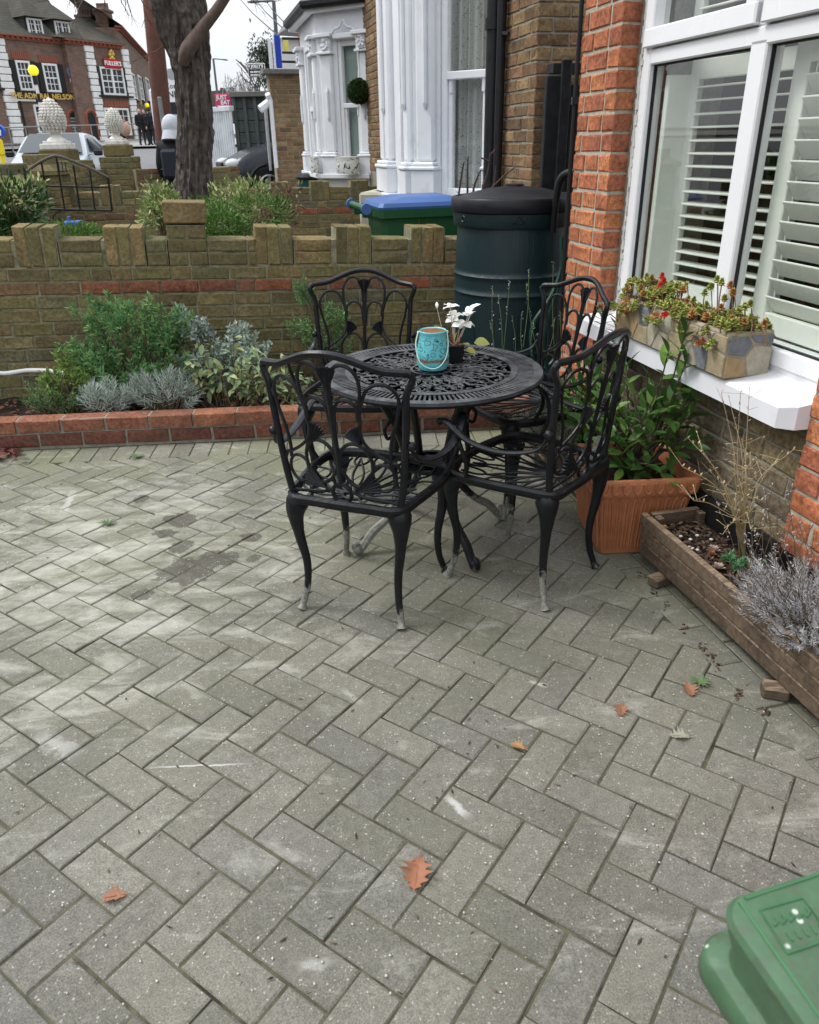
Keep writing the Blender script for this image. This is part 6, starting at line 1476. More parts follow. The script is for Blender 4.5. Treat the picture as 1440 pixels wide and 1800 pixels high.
for k in range(4):
    a = k * PI / 2 + .47; M_ = Matrix.Rotation(a, 4, 'Z'); m = MB()
    qq = spline([(.235, 0, TZ - .015), (.215, 0, .62), (.165, 0, .53), (.125, 0, .42), (.105, 0, .32), (.125, 0, .22), (.20, 0, .13), (.265, 0, .085), (.305, 0, .04), (.325, 0, .018), (.345, 0, .030), (.345, 0, .048), (.33, 0, .050)], 5)
    n_ = len(qq); m.tube(qq, list(np.interp(np.linspace(0, 1, n_), [0, .1, .4, .6, .8, .93, 1], [.022, .016, .015, .018, .014, .012, .010])), 8, M=M_)
    m.ball((.335, 0, .024), .022, 10, 8, M=M_); m.tube(spline([(.17, 0, .535), (.20, 0, .50), (.19, 0, .46), (.165, 0, .47)], 5), .007, 6, M=M_)
    m.build('leg', M_castleg, tab, True, world=False)
m = MB(); annulus(m, .035, .055, .315, .335, 32); annulus(m, .10, .118, .318, .332, 40)
for k in range(8): a = k * PI / 4; m.tube([(.05 * math.cos(a), .05 * math.sin(a), .325), (.105 * math.cos(a + .3), .105 * math.sin(a + .3), .325)], .007, 5)
m.build('lower_ring', M_cast, tab, True, world=False)

# ---- turquoise lantern jar
def turq():
    m, t, b, L = _nodes('turquoise_enamel'); v = pos(t, obj=True); sx = N(t, 'SeparateXYZ'); L(v, sx.inputs[0])
    n1 = noise(t, v, 34, 5, .7); cr = ramp(t, [(.3, (.09, .42, .47)), (.7, (.17, .60, .65))]); L(n1, cr.inputs[0]); c = cr.outputs[0]
    vo = N(t, 'TexVoronoi'); vo.inputs['Scale'].default_value = 52; L(v, vo.inputs['Vector']); ri = math_(t, 'PINGPONG', vo.outputs['Distance'], .22); r_ = ramp(t, [(.02, 1), (.07, 0)]); L(ri, r_.inputs[0])
    band = ramp(t, [(.30, 0), (.34, 1), (.80, 1), (.84, 0)]); L(math_(t, 'DIVIDE', sx.outputs[2], .15), band.inputs[0]); c = mixc(t, math_(t, 'MULTIPLY', r_.outputs[0], band.outputs[0]), c, (.03, .07, .085))
    zz = math_(t, 'ADD', math_(t, 'DIVIDE', sx.outputs[2], .15), math_(t, 'MULTIPLY', math_(t, 'SUBTRACT', noise(t, v, 70, 4, .8), .5), .20)); rb = ramp(t, [(.22, 0), (.26, .95), (.31, .95), (.35, 0)]); L(zz, rb.inputs[0]); c = mixc(t, rb.outputs[0], c, (.20, .10, .035))
    L(c, b.inputs['Base Color']); b.inputs['Roughness'].default_value = .35; bump(t, b, r_.outputs[0], .0006).invert = True; return m
jx, jy = .098, 2.775
jar = thing('lantern_jar', (jx, jy, TZ + .003), 0, 'turquoise metal lantern jar with rust band and wire handle, at the middle of the table', 'jar')
m = MB(); pr = [(0, 0), (.040, 0), (.052, .006), (.060, .028), (.061, .05), (.057, .085), (.050, .115), (.0485, .132), (.051, .143), (.049, .146), (.0455, .143), (.043, .12), (.05, .05), (.0, .02)]
m.lathe(pr, 40); m.build('body', turq(), jar, True, world=False)
m = MB(); m.lathe([(.0455, .143), (.042, .11)], 32); m.build('lining', plain('rusty_lining', (.17, .075, .035), .8, var=.4, scale=40, bmp=.001), jar, True, world=False)
m = MB(); m.tube(spline([(-.054, -.012, .140), (-.063, -.036, .10), (-.050, -.064, .045), (-.012, -.074, .022), (.022, -.071, .028), (.047, -.056, .06), (.055, -.030, .10), (.052, -.012, .140)], 6), .0022, 6); m.ball((-.053, -.008, .140), .005, 6, 5); m.ball((.053, -.008, .140), .005, 6, 5); m.build('handle', plain('pale_turquoise_wire', (.45, .68, .66), .4), jar, True, world=False)

# ---- water butt
bx, by, br = .625, 4.60, .300
butt = thing('rain_barrel', (bx, by, .06), 0, 'large dark green ribbed water butt with black lid, between brick wall and red pillar', 'water butt')
def buttmat():
    m, t, b, L = _nodes('butt_plastic'); v = pos(t, obj=True); g_ = noise(t, pos(t, (13, 13, 1.0), obj=True), 1.6, 5, .7, 3.0)
    n1 = noise(t, v, 5, 5, .7); cr = ramp(t, [(.3, (.003, .015, .020)), (.7, (.006, .026, .032))]); L(n1, cr.inputs[0]); L(cr.outputs[0], b.inputs['Base Color']); b.inputs['Roughness'].default_value = .42
    w_ = N(t, 'TexWave'); w_.wave_type = 'BANDS'; w_.bands_direction = 'X'; w_.inputs['Scale'].default_value = 9; w_.inputs['Distortion'].default_value = 6; w_.inputs['Detail'].default_value = 3; w_.inputs['Detail Scale'].default_value = .6; L(pos(t, (3, 3, .35), obj=True), w_.inputs['Vector'])
    bump(t, b, math_(t, 'ADD', g_, math_(t, 'MULTIPLY', w_.outputs['Fac'], .0)), .0035); return m
M_butt = buttmat()
pr = [(.0, 0), (.245, 0)]
z = .01; H_ = 1.04
def rr_(z): u = z / H_; return .272 + .030 * math.sin(PI * min(1, u * .9 + .1)) + .018 * u
marks = [.20, .29, .60, .69]
zs_ = np.linspace(.01, .93, 90)
for z in zs_:
    r_ = rr_(z)
    for mk_ in marks:
        r_ += .009 * math.exp(-((z - mk_) / .010) ** 2)
    pr.append((r_, z))
pr += [(.312, .935), (.320, .95), (.320, 1.005), (.31, 1.01)]
m = MB(); m.lathe(pr, 64); m.build('barrel', M_butt, butt, True, world=False)
m = MB()
for a in np.linspace(0, 2 * PI, 16, endpoint=False):
    m.box(((rr_(.45) - .0008) * math.cos(a), (rr_(.45) - .0008) * math.sin(a), .45), (.003, .003, .26), rz=0)
m.build('stave_joint', M_blackmetal, butt, world=False, kind='stuff')
m = MB(); m.lathe([(.330, 1.01), (.333, 1.015), (.331, 1.07), (.325, 1.078), (.305, 1.082), (.29, 1.074), (.27, 1.084), (.15, 1.112), (.05, 1.124), (0, 1.126)], 64); m.lathe([(.0, 1.112), (.052, 1.118), (.050, 1.134), (0, 1.137)], 24); m.build('lid', plain('black_lid', (.012, .012, .016), .42, var=.3, scale=6, bmp=.001), butt, True, world=False)
m = MB(); a = -1.62; P = lambda u, z: Vector((.322 * math.cos(a + u), .322 * math.sin(a + u), z)); m.tube([P(-.10, .962), P(0, .998), P(.10, .962)], .0035, 5, closed=True); m.build('triangle_mark', M_butt, butt, world=False)
m = MB(); m.tube([P(-1.0 + .05 * math.cos(q_), .978 + .014 * math.sin(q_)) for q_ in np.linspace(.5, 5.6, 12)], .003, 5); m.build('round_mark', M_butt, butt, world=False)
st_ = MB()
for i in range(2): st_.cbox((bx, by - .13 + .26 * i, .035), (.44, .215, .06), .006)
tag(st_.build('butt_stand', M_stock), 'bricks under the big water butt', 'bricks')

butt.scale = (1.07, 1.07, 1.045)
# hose and pipes by the butt
M_hose = plain('green_hose', (.008, .040, .030), .35, var=.15, bmp=0)
m = MB(); m.tube(spline([(.80, 4.05, 1.02), (.80, 4.02, .86), (.74, 3.98, .72), (.66, 3.95, .60), (.665, 3.95, .45), (.72, 3.97, .36), (.80, 4.0, .42), (.83, 4.02, .60)], 8), .012, 8)
m.tube(spline([(.83, 4.05, .92), (.79, 4.0, .78), (.74, 3.97, .64), (.72, 3.95, .50), (.76, 3.95, .34), (.80, 3.98, .25)], 8), .012, 8)
tag(m.build('garden_hose', M_hose, None, True), 'coiled green garden hose hanging between the water butt and the brick pillar', 'hose')
m = MB(); m.tube(spline([(.80, 4.30, 1.02), (.80, 4.28, 1.16), (.81, 4.25, 1.27), (.84, 4.2, 1.31), (.90, 4.05, 1.32)], 8), .020, 10); tag(m.build('filler_pipe', M_blackmetal, None, True), 'curved black rainwater pipe over the right side of the butt lid', 'pipe')
m = MB(); a_ = [at(-40, 640, 4.40), at(0, 656, 4.36), at(50, 651, 4.36), at(95, 653, 4.32), at(140, 664, 4.26), at(180, 680, 4.2), at(205, 700, 4.14)]
m.tube(spline(a_, 6), .013, 8); tag(m.build('white_pipe', plain('white_pipe', (.68, .68, .66), .35, var=.08), None, True), 'white plastic pipe arching over the soil at the left of the bed', 'pipe')

# ---- blue-lidded bin beyond the wall
bb = thing('recycling_bin', (.085, 5.92, .06), R(14), 'green wheeled bin with bright blue lid, standing beyond the low wall', 'bin')
M_bing = plain('bin_green', (.018, .085, .035), .4, var=.12, scale=5, bmp=.0006); M_binb = plain('bin_blue', (.06, .13, .34), .4, var=.1, scale=6, bmp=.0004)
m = MB(); hx, hy = .315, .29
for (z, s_) in ((0, .80), (.5, .90), (.93, .97)): pass
ring = []; zs2 = [(0, .78), (.35, .86), (.93, .96), (.935, 1.04), (.99, 1.05)]
c8 = [(-1, -.9), (-.92, -1), (.92, -1), (1, -.9), (1, .9), (.92, 1), (-.92, 1), (-1, .9)]
for z, s_ in zs2: ring += [(a * hx * s_, b_ * hy * s_, z) for a, b_ in c8]
m.add(ring, [(i * 8 + k, i * 8 + (k + 1) % 8, (i + 1) * 8 + (k + 1) % 8, (i + 1) * 8 + k) for i in range(4) for k in range(8)] + [tuple(range(8))[::-1], tuple(32 + k for k in range(8))]); m.box((-.05, -.285, .55), (.012, .02, .75)); m.build('body', M_bing, bb, world=False)
m = MB(); ring = []
for z, s_ in ((.985, 1.04), (1.005, 1.06), (1.03, 1.02)): ring += [(a * hx * s_ + .0, b_ * hy * s_, z + .0) for a, b_ in c8]
ring += [(a * hx * .62 + .03, b_ * hy * .72, 1.058) for a, b_ in c8] + [(a * hx * .55 + .03, b_ * hy * .65, 1.062) for a, b_ in c8]
m.add(ring, [(i * 8 + k, i * 8 + (k + 1) % 8, (i + 1) * 8 + (k + 1) % 8, (i + 1) * 8 + k) for i in range(4) for k in range(8)] + [tuple(32 + k for k in range(8))]); m.build('lid', M_binb, bb, world=False)
m = MB(); m.tube([(-.42, -.27, 1.00), (-.42, .27, 1.00)], .022, 10); 
for y in (-.16, .16): m.cbox((-.39, y, .97), (.07, .03, .07), .006)
m.build('handle', M_bing, bb, world=False)
m = MB()
for y in (-.28, .28, ): m.tube([(-.42, y - .015, 1.00), (-.42, y + .015, 1.00)], .036, 12)
m.cbox((.36, -.20, 1.035), (.08, .05, .03), .008); m.build('hinge_cap', M_binb, bb, world=False)

# ---- near green bin at the lower right corner
lx = (at(1440, 1515, .30), )
gbz = 1.015
g0 = gnd(1240, 1574, gbz); g1 = gnd(1440, 1514, gbz); g2 = gnd(1440, 1860, gbz)
ex = (g1 - g0).normalized(); ey = Vector((ex.y, -ex.x, 0))       # ey towards the viewer
tl = (g2 - g0).normalized()
gb = thing('wheelie_bin', (g0.x + .15, g0.y - .12, 0), 0, 'pale green wheeled bin close to the camera, only its worn lid corner in view', 'bin')
M_gb = None
def gbmat():
    m, t, b, L = _nodes('faded_green_plastic'); v = pos(t); n1 = noise(t, v, 14, 5, .7); cr = ramp(t, [(.3, (.042, .10, .050)), (.7, (.075, .155, .080))]); L(n1, cr.inputs[0]); c = cr.outputs[0]
    n2 = noise(t, v, 40, 6, .75); r_ = ramp(t, [(.48, 0), (.64, .75)]); L(n2, r_.inputs[0]); c = mixc(t, r_.outputs[0], c, (.07, .085, .055))
    vo = N(t, 'TexVoronoi'); vo.inputs['Scale'].default_value = 130; L(v, vo.inputs['Vector']); s1 = ramp(t, [(.88, 0), (.90, 1)]); L(N_sep(t, vo.outputs['Color']), s1.inputs[0]); s2 = ramp(t, [(.18, 1), (.30, 0)]); L(vo.outputs['Distance'], s2.inputs[0]); c = mixc(t, math_(t, 'MULTIPLY', s1.outputs[0], s2.outputs[0]), c, (.62, .66, .60))
    L(c, b.inputs['Base Color']); b.inputs['Roughness'].default_value = .42; bump(t, b, noise(t, v, 90, 4, .6), .0006); return m
M_gb = gbmat()
def rrect(w_, d_, r_, n=6):
    """rounded rectangle starting at the visible corner (origin), along ex (w) and tl (d)"""
    pts = []
    for (cx, cy, a0) in ((r_, r_, PI), (w_ - r_, r_, 1.5 * PI), (w_ - r_, d_ - r_, 0), (r_, d_ - r_, .5 * PI)):
        for k in range(n + 1): a = a0 + k * PI / 2 / n; pts.append((cx + r_ * math.cos(a), cy + r_ * math.sin(a)))
    return pts
def GP(u, v_, z): return g0 + ex * u + Vector((tl.x, tl.y, 0)) * v_ + Vector((0, 0, z))
prof = [(0.06, -.95), (.034, -.14), (.026, -.10), (.008, -.085), (.001, -.072), (-.003, -.064), (-.0025, -.050), (.0, -.046), (.009, -.043), (.010, -.036), (.0035, -.006), (.006, -.0015), (.012, .0), (.022, -.001)]
m = MB(); rings = []
Wb_, Db_ = .50, .56
for ins, z in prof: rings.append([GP(u + ins * (1 if u < Wb_ / 2 else -1), v_ + ins * (1 if v_ < Db_ / 2 else -1), z) for u, v_ in rrect(Wb_, Db_, .022)])
n_ = len(rings[0]); vs = [p for r_ in rings for p in r_]
k0 = 3
m.add(vs[:n_ * 4], [(i * n_ + k, i * n_ + (k + 1) % n_, (i + 1) * n_ + (k + 1) % n_, (i + 1) * n_ + k) for i in range(3) for k in range(n_)]); m.build('body', M_gb, gb, True)
m = MB(); q_ = vs[n_ * 3:]; L_n = len(prof) - 3
m.add(q_, [(i * n_ + k, i * n_ + (k + 1) % n_, (i + 1) * n_ + (k + 1) % n_, (i + 1) * n_ + k) for i in range(L_n - 1) for k in range(n_)] + [tuple((L_n - 1) * n_ + k for k in range(n_))]); m.build('lid', M_gb, gb, True)
m = MB()
zz_ = gbz - .0005
m.tube([gnd(1335, 1600, zz_), gnd(1412, 1578, zz_), gnd(1462, 1650, zz_), gnd(1385, 1676, zz_)], .0011, 5, closed=True)
for i in range(5): m.tube([gnd(1362 + 14 * i, 1612 - 4 * i, zz_), gnd(1368 + 14 * i, 1620 - 4 * i, zz_), gnd(1362 + 14 * i, 1628 - 4 * i, zz_)], .0008, 5); m.tube([gnd(1384 + 14 * i, 1640 - 4 * i, zz_), gnd(1394 + 14 * i, 1654 - 4 * i, zz_)], .0008, 5)
m.tube([gnd(1300, 1585, zz_), gnd(1450, 1800, zz_)], .0014, 5); m.tube([gnd(1310, 1580, zz_), gnd(1445, 1535, zz_)], .0014, 5)
m.build('moulded_mark', plain('moulded_green', (.05, .15, .065), .6), gb)
# ================================================================ TREE
def barkmat():
    m, t, b, L = _nodes('bark'); v = pos(t, (1, 1, .32)); n1 = noise(t, v, 16, 8, .78, 1.2); cr = ramp(t, [(.34, (.025, .020, .017)), (.50, (.13, .105, .09)), (.68, (.27, .225, .195))]); L(n1, cr.inputs[0]); L(cr.outputs[0], b.inputs['Base Color'])
    b.inputs['Roughness'].default_value = .95; vo = voro(t, pos(t, (1, 1, .22)), 30); bump(t, b, math_(t, 'ADD', n1, math_(t, 'MULTIPLY', vo, 1.2)), .07); return m
M_bark = barkmat()
def noisy_tube(pts, rad, n, amp, fr, m, name, parent, seed=0):
    q = spline(pts, 22); N_ = len(q); rr = np.interp(np.linspace(0, 1, N_), np.linspace(0, 1, len(rad)), rad); mb = MB(); mb.tube(q, list(rr), n)
    for i in range(N_):
        for k in range(n):
            p = Vector(mb.v[i * n + k]); d_ = p - q[i]; a = 2 * PI * k / n
            f = 1 + amp * (mnoise.noise(Vector((math.cos(a) * 3.2 * fr, math.sin(a) * 3.2 * fr, p.z * 1.6 + seed))) + .6 * mnoise.noise(Vector((math.cos(a) * 9 * fr, math.sin(a) * 9 * fr, p.z * 5 + seed))) + .35 * mnoise.noise(p * 24))
            mb.v[i * n + k] = tuple(q[i] + d_ * f)
    return mb.build(name, m, parent, True)
tree = thing('bare_tree', tuple(at(344, 380, 7.4)), 0, 'leafless street tree with deeply furrowed bark and a forked trunk', 'tree')
TY = 7.4
T = lambda x, y, d=0: at(x, y, TY + d)
base = T(343, 372); base0 = Vector((base.x + .05, base.y, -.05))
noisy_tube([base0, base, T(341, 300), T(343, 220), T(340, 140), T(335, 95), T(332, 40), T(326, -30), T(318, -120)], [.25, .170, .145, .140, .140, .165, .155, .14, .12], 64, .24, 1.3, M_bark, 'trunk', tree)
noisy_tube([T(318, 120, .05), T(300, 60, -.02), T(286, 5, -.05), T(262, -80, -.1)], [.05, .10, .11, .10], 26, .16, 1, M_bark, 'limb', tree, 5)
M_bark2 = plain('smooth_bark', (.12, .085, .07), .85, var=.35, scale=14, bmp=.003)
noisy_tube([T(322, 110, -.16), T(330, 88, -.2), T(352, 55, -.22), T(378, 22, -.25), T(402, -14, -.3)], [.045, .06, .048, .042, .036], 14, .10, 1, M_bark2, 'limb', tree, 9)
def twigs(root, starts, name='twig', seed=1, m_=None, th=.006):
    q = random.Random(seed)
    for (p, d_, L_) in starts:
        mb = MB()
        def grow(p, d_, L_, r_, dep):
            pts = [p]; n = 6
            for i in range(n):
                d2 = (d_ + Vector((q.uniform(-.35, .35), q.uniform(-.25, .25), q.uniform(-.3, .25)))).normalized(); p = p + d2 * L_ / n; pts.append(p); d_ = (d_ * .6 + d2 * .4).normalized()
                if dep and q.random() < .5: grow(p, (d_ + Vector((q.uniform(-1, 1), q.uniform(-.6, .6), q.uniform(-.8, .6)))).normalized(), L_ * q.uniform(.3, .55), r_ * .55, dep - 1)
            mb.tube(pts, [r_ * (1 - .75 * i / n) for i in range(n + 1)], 5)
            if dep == 0: mb.ball(p, r_ * 1.6, 5, 4)
        grow(p, d_.normalized(), L_, th, 2); mb.build(name, m_ or M_bark2, root)
twigs(tree, [(T(128, -14, .1), T(150, 30) - T(128, -14), .20), (T(150, -10), T(138, 40) - T(150, -10), .26), (T(205, -20), T(213, 14) - T(205, -20), .2), (T(222, -20), T(226, 30) - T(222, -20), .26), (T(180, -20), T(182, 12) - T(180, -20), .16), (T(243, -20), T(255, 22) - T(243, -20), .22), (T(290, 80), T(247, 90) - T(290, 76), .26), (T(385, -20), T(440, -10) - T(385, -22), .4)], seed=4)

# ================================================================ FOLIAGE TEMPLATES
def leaf_t(wd=.45, fold=.10, curl=-.10, n=4, tip=1.0):
    """a leaf along +y of length 1, folded on its rib"""
    ys = [i / n for i in range(n + 1)]; vs = []; 
    for y in ys: w_ = wd * .5 * math.sin(PI * min(1, y * .92 + .06)) ** .8 if 0 < y < 1 else .02; vs += [(-w_, y, fold * w_ * 2 + curl * y * y), (0, y, curl * y * y), (w_, y, fold * w_ * 2 + curl * y * y)]
    fs = []
    for i in range(n): fs += [(3 * i, 3 * i + 1, 3 * i + 4, 3 * i + 3), (3 * i + 1, 3 * i + 2, 3 * i + 5, 3 * i + 4)]
    return vs, fs
LEAF = leaf_t(); LEAFW = leaf_t(.55, .12, -.2); NEEDLE = ([(-.05, 0, 0), (.05, 0, 0), (.06, .5, .02), (-.06, .5, .02), (0, 1, 0)], [(0, 1, 2, 3), (3, 2, 4)])
TRI = ([(-.3, 0, 0), (.3, 0, 0), (.36, .5, .08), (-.36, .5, .08), (0, 1, 0)], [(0, 1, 2, 3), (3, 2, 4)])
def rv(q, a=1.0): return Vector((q.uniform(-a, a), q.uniform(-a, a), q.uniform(-a, a)))
def stems(parent, base, tips, r_, m_, q, name='stem', wig=.04):
    mb = MB()
    for tp in tips:
        b_ = base(tp) if callable(base) else base
        p1 = b_.lerp(tp, .4) + rv(q, wig); p2 = b_.lerp(tp, .75) + rv(q, wig); p1.z = b_.z + (tp.z - b_.z) * .5; mb.tube(spline([b_, p1, p2, tp], 4), [r_, ] * 6 + [r_ * .7] * 4 + [r_ * .5] * 3, 4)
    return mb.build(name, m_, parent, kind='stuff')
M_stem = plain('woody_stem', (.13, .095, .06), .85, var=.3); M_gstem = plain('green_stem', (.09, .13, .05), .7, var=.3)
G_feath = leafmat('feathery_green', (.07, .17, .065), (.12, .25, .10), (.22, .34, .11), .6, .3)
G_silv = leafmat('silver_leaf', (.22, .28, .25), (.33, .39, .35), (.42, .46, .43), .7, .15)
G_sage = leafmat('sage_leaf', (.13, .20, .10), (.22, .29, .16), (.36, .36, .14), .7, .25)
G_dust = leafmat('dusty_leaf', (.17, .24, .19), (.28, .34, .29), (.40, .44, .40), .75, .2)
G_lime = leafmat('lime_leaf', (.10, .19, .05), (.18, .28, .07), (.30, .38, .12), .55, .3)
G_lav = leafmat('lavender_leaf', (.14, .17, .125), (.24, .27, .21), (.33, .36, .30), .75, .15)
G_dark = leafmat('dark_green_leaf', (.02, .045, .015), (.035, .075, .022), (.06, .11, .035), .4, .15)
G_juni = leafmat('juniper', (.035, .085, .018), (.07, .15, .03), (.14, .23, .05), .55, .2)
G_vari = leafmat('variegated_leaf', (.09, .15, .04), (.20, .26, .08), (.55, .54, .30), .5, .2)
G_bay = leafmat('bay_leaf', (.035, .09, .022), (.065, .14, .035), (.14, .24, .055), .32, .22)
G_grey = leafmat('grey_lavender', (.28, .28, .30), (.42, .42, .44), (.60, .60, .60), .8, .1)

def feathery(label, c, rx, ry, z0, z1, n_tips, seed, mat_, L_=.022, sp=34, lean=(0, 0), gap=0.0, cat='shrub', nm='herb_shrub'):
    """stems fanning from the base, each tip a spray of small leaves"""
    q = random.Random(seed); root = thing(nm, (c[0], c[1], z0), 0, label, cat); tips = []
    nl = max(6, n_tips // 9); lob = []
    for i in range(nl):
        a = 2 * PI * i / nl + q.uniform(-.4, .4); r_ = q.uniform(.15, 1) ** .6; h = z0 + (z1 - z0) * (1 - .5 * r_ ** 2) * q.uniform(.38, 1.0); f = (h - z0) / (z1 - z0)
        lob.append(Vector((c[0] + rx * r_ * math.cos(a) * (.5 + .5 * f), c[1] + ry * r_ * math.sin(a), h)))
    for i in range(n_tips):
        l_ = lob[i % nl]; s_ = min(rx, .4) * .28; tips.append(l_ + Vector((q.gauss(0, s_ * .55), q.gauss(0, s_ * .35), q.gauss(0, s_ * .45))))
    b_ = Vector((c[0], c[1], z0 - .02)); stems(root, lambda tp: Vector((c[0] + (tp.x - c[0]) * .25, c[1] + (tp.y - c[1]) * .3, z0 - .02)), tips, .0028, M_stem, q)
    ms = []
    for tp in tips:
        bd = Vector((c[0] + (tp.x - c[0]) * .25, c[1] + (tp.y - c[1]) * .3, z0)); ax = (tp - bd); Ln = ax.length; ax.normalize(); seg = min(Ln * .6, .10)
        for k in range(sp):
            t_ = k / sp; p = tp - ax * seg * t_ + rv(q, .010 + .018 * t_); d_ = (ax * .6 + rv(q, 1.0)).normalized(); ms.append(orient(p, d_, q.uniform(0, 6), L_ * q.uniform(.7, 1.3), .36 if mat_ is G_feath else .6))
    scatter('foliage', LEAF if L_ > .03 else TRI, ms, mat_, root, kind='stuff'); return root, tips
def spiky(label, c, rx, ry, z0, z1, n_tips, seed, mat_, L_=.04, sp=26, nm='lavender', cat='lavender', wid=.7, stem_m=None, seg_=.10, group=None):
    q = random.Random(seed); root = thing(nm, (c[0], c[1], z0), 0, label, cat, group); tips = []
    for i in range(n_tips):
        a = q.uniform(0, 2 * PI); r_ = q.uniform(.1, 1) ** .7; h = z0 + (z1 - z0) * (1 - .45 * r_) * q.uniform(.55, 1.0); tips.append(Vector((c[0] + rx * r_ * math.cos(a), c[1] + ry * r_ * math.sin(a), h)))
    stems(root, lambda tp: Vector((c[0] + (tp.x - c[0]) * .3, c[1] + (tp.y - c[1]) * .3, z0 - .015)), tips, .0022, stem_m or M_stem, q, wig=.015)
    ms = []
    for tp in tips:
        bd = Vector((c[0] + (tp.x - c[0]) * .3, c[1] + (tp.y - c[1]) * .3, z0)); ax = (tp - bd).normalized(); s1 = ax.cross(Vector((.3, .8, .1))).normalized(); s2 = ax.cross(s1)
        for k in range(sp):
            t_ = k / sp; a = k * 2.4; p = tp - ax * seg_ * t_; d_ = ax * (.9 - .4 * t_) + (s1 * math.cos(a) + s2 * math.sin(a)) * (.35 + .6 * t_); ms.append(orient(p, d_, q.uniform(0, 6), L_ * q.uniform(.6, 1.1) * (.5 + .6 * min(1, t_ * 3)), wid))
    scatter('foliage', NEEDLE, ms, mat_, root, kind='stuff'); return root, tips

# ---- flower bed (depths between kerb y 3.9-4.0 and wall y 4.5-5)
def bedp(px, py, Y): return at(px, py, Y)
p = bedp(230, 620, 4.33); feathery('tall blue-green feathery herb shrub, largest in the bed against the wall', (p.x, 4.32), .42, .15, .10, .84, 220, 11, G_feath, .030, 60)
p = bedp(110, 640, 4.2); feathery('small light green shrub left of the tall feathery herb', (p.x, 4.17), .16, .10, .10, .52, 50, 12, G_lime, .026, 26)
p = bedp(85, 690, 4.15); feathery('low fine-leaved green plant by the kerb at the left of the bed', (p.x + .02, 4.12), .22, .09, .10, .33, 60, 13, G_feath, .016, 30)
p = bedp(178, 680, 4.07); spiky('silver spiky lavender in front of the tall feathery herb, left of the pair', (p.x, 4.07), .20, .08, .10, .40, 50, 14, G_silv, .050, 26, group='silver lavenders')
p = bedp(282, 680, 4.08); spiky('wider silver lavender between the tall feathery herb and the sage', (p.x, 4.10), .26, .10, .10, .44, 80, 15, G_silv, .044, 26, group='silver lavenders')
p = bedp(360, 600, 4.35); feathery('grey-green curly-topped herb behind the sage', (p.x + .04, 4.42), .36, .10, .10, .70, 110, 16, G_dust, .027, 44)
p = bedp(560, 560, 4.55); feathery('pale green feathery plant climbing behind the far chair', (p.x, 4.66), .20, .08, .10, .88, 90, 17, G_feath, .020, 40)
def sage(label, c, rx, ry, z0, z1, n, seed, big=.058):
    q = random.Random(seed); root = thing('sage_plant', (c[0], c[1], z0), 0, label, 'herb'); tips = []
    for i in range(26): a = q.uniform(0, 2 * PI); r_ = q.uniform(.1, 1) ** .6; tips.append(Vector((c[0] + rx * r_ * math.cos(a), c[1] + ry * r_ * math.sin(a), z0 + (z1 - z0) * (1 - .5 * r_ ** 2) * q.uniform(.6, 1))))
    stems(root, lambda tp: Vector((c[0] + (tp.x - c[0]) * .4, c[1] + (tp.y - c[1]) * .4, z0 - .02)), tips, .0035, M_stem, q)
    mes = [None, None]; 
    for i, lt in enumerate((leaf_t(.42, .16, -.25, 5), leaf_t(.36, .10, -.45, 5))): mb = MB(); mb.add(*lt); mes[i] = mb.mesh('leaf', G_sage, True)
    for i in range(n):
        tp = q.choice(tips); b_ = Vector((c[0] + (tp.x - c[0]) * .4, c[1] + (tp.y - c[1]) * .4, z0)); t_ = q.uniform(.35, 1.02); p = b_.lerp(tp, t_); o_ = (Vector((tp.x - c[0], tp.y - c[1], 0)).normalized() * .5 + rv(q, .9) + Vector((0, -.25, .05))); 
        o = bpy.data.objects.new('leaf', mes[i % 2]); col.objects.link(o); adopt(o, root); o.matrix_basis = orient(p, o_, q.uniform(-.6, .6), big * q.uniform(.6, 1.15))
p = bedp(400, 640, 4.15); sage('broad-leaved grey-green sage beside the nearest chair back', (p.x, 4.18), .36, .14, .10, .54, 290, 21, .064)
p = bedp(470, 680, 4.1); sage('drooping sage foliage spilling over the kerb behind the nearest chair', (p.x + .04, 4.20), .26, .15, .08, .44, 190, 22, .054)
# fallen leaves and bark on the soil
M_dead = leafmat('dead_leaf', (.07, .035, .025), (.12, .06, .04), (.18, .10, .06), .8, .1)
ms = []
for i in range(420):
    t_ = rnd.random(); a = KA.lerp(KB, t_) + kn * rnd.uniform(.12, .55); ms.append(orient(Vector((a.x, a.y, .118 + rnd.uniform(0, .02))), Vector((rnd.uniform(-1, 1), rnd.uniform(-1, 1), rnd.uniform(-.1, .3))), rnd.uniform(-.4, .4), rnd.uniform(.02, .06), 1.1))
tag(scatter('leaf_litter', LEAFW, ms, M_dead, None), 'dead brown leaf litter lying on the bed soil', 'leaf litter', kind='stuff')
ms = [orient(gnd(rnd.uniform(-10, 45), rnd.uniform(788, 806), .02), Vector((rnd.uniform(-1, 1), rnd.uniform(-1, 1), .2)), rnd.uniform(-.5, .5), rnd.uniform(.03, .07), 1.2) for _ in range(26)]
tag(scatter('leaf_pile', LEAFW, ms, leafmat('wine_leaf', (.10, .035, .03), (.16, .06, .05), None, .8, .1), None), 'small pile of dark red leaves at the foot of the kerb, far left', 'leaves', kind='stuff')

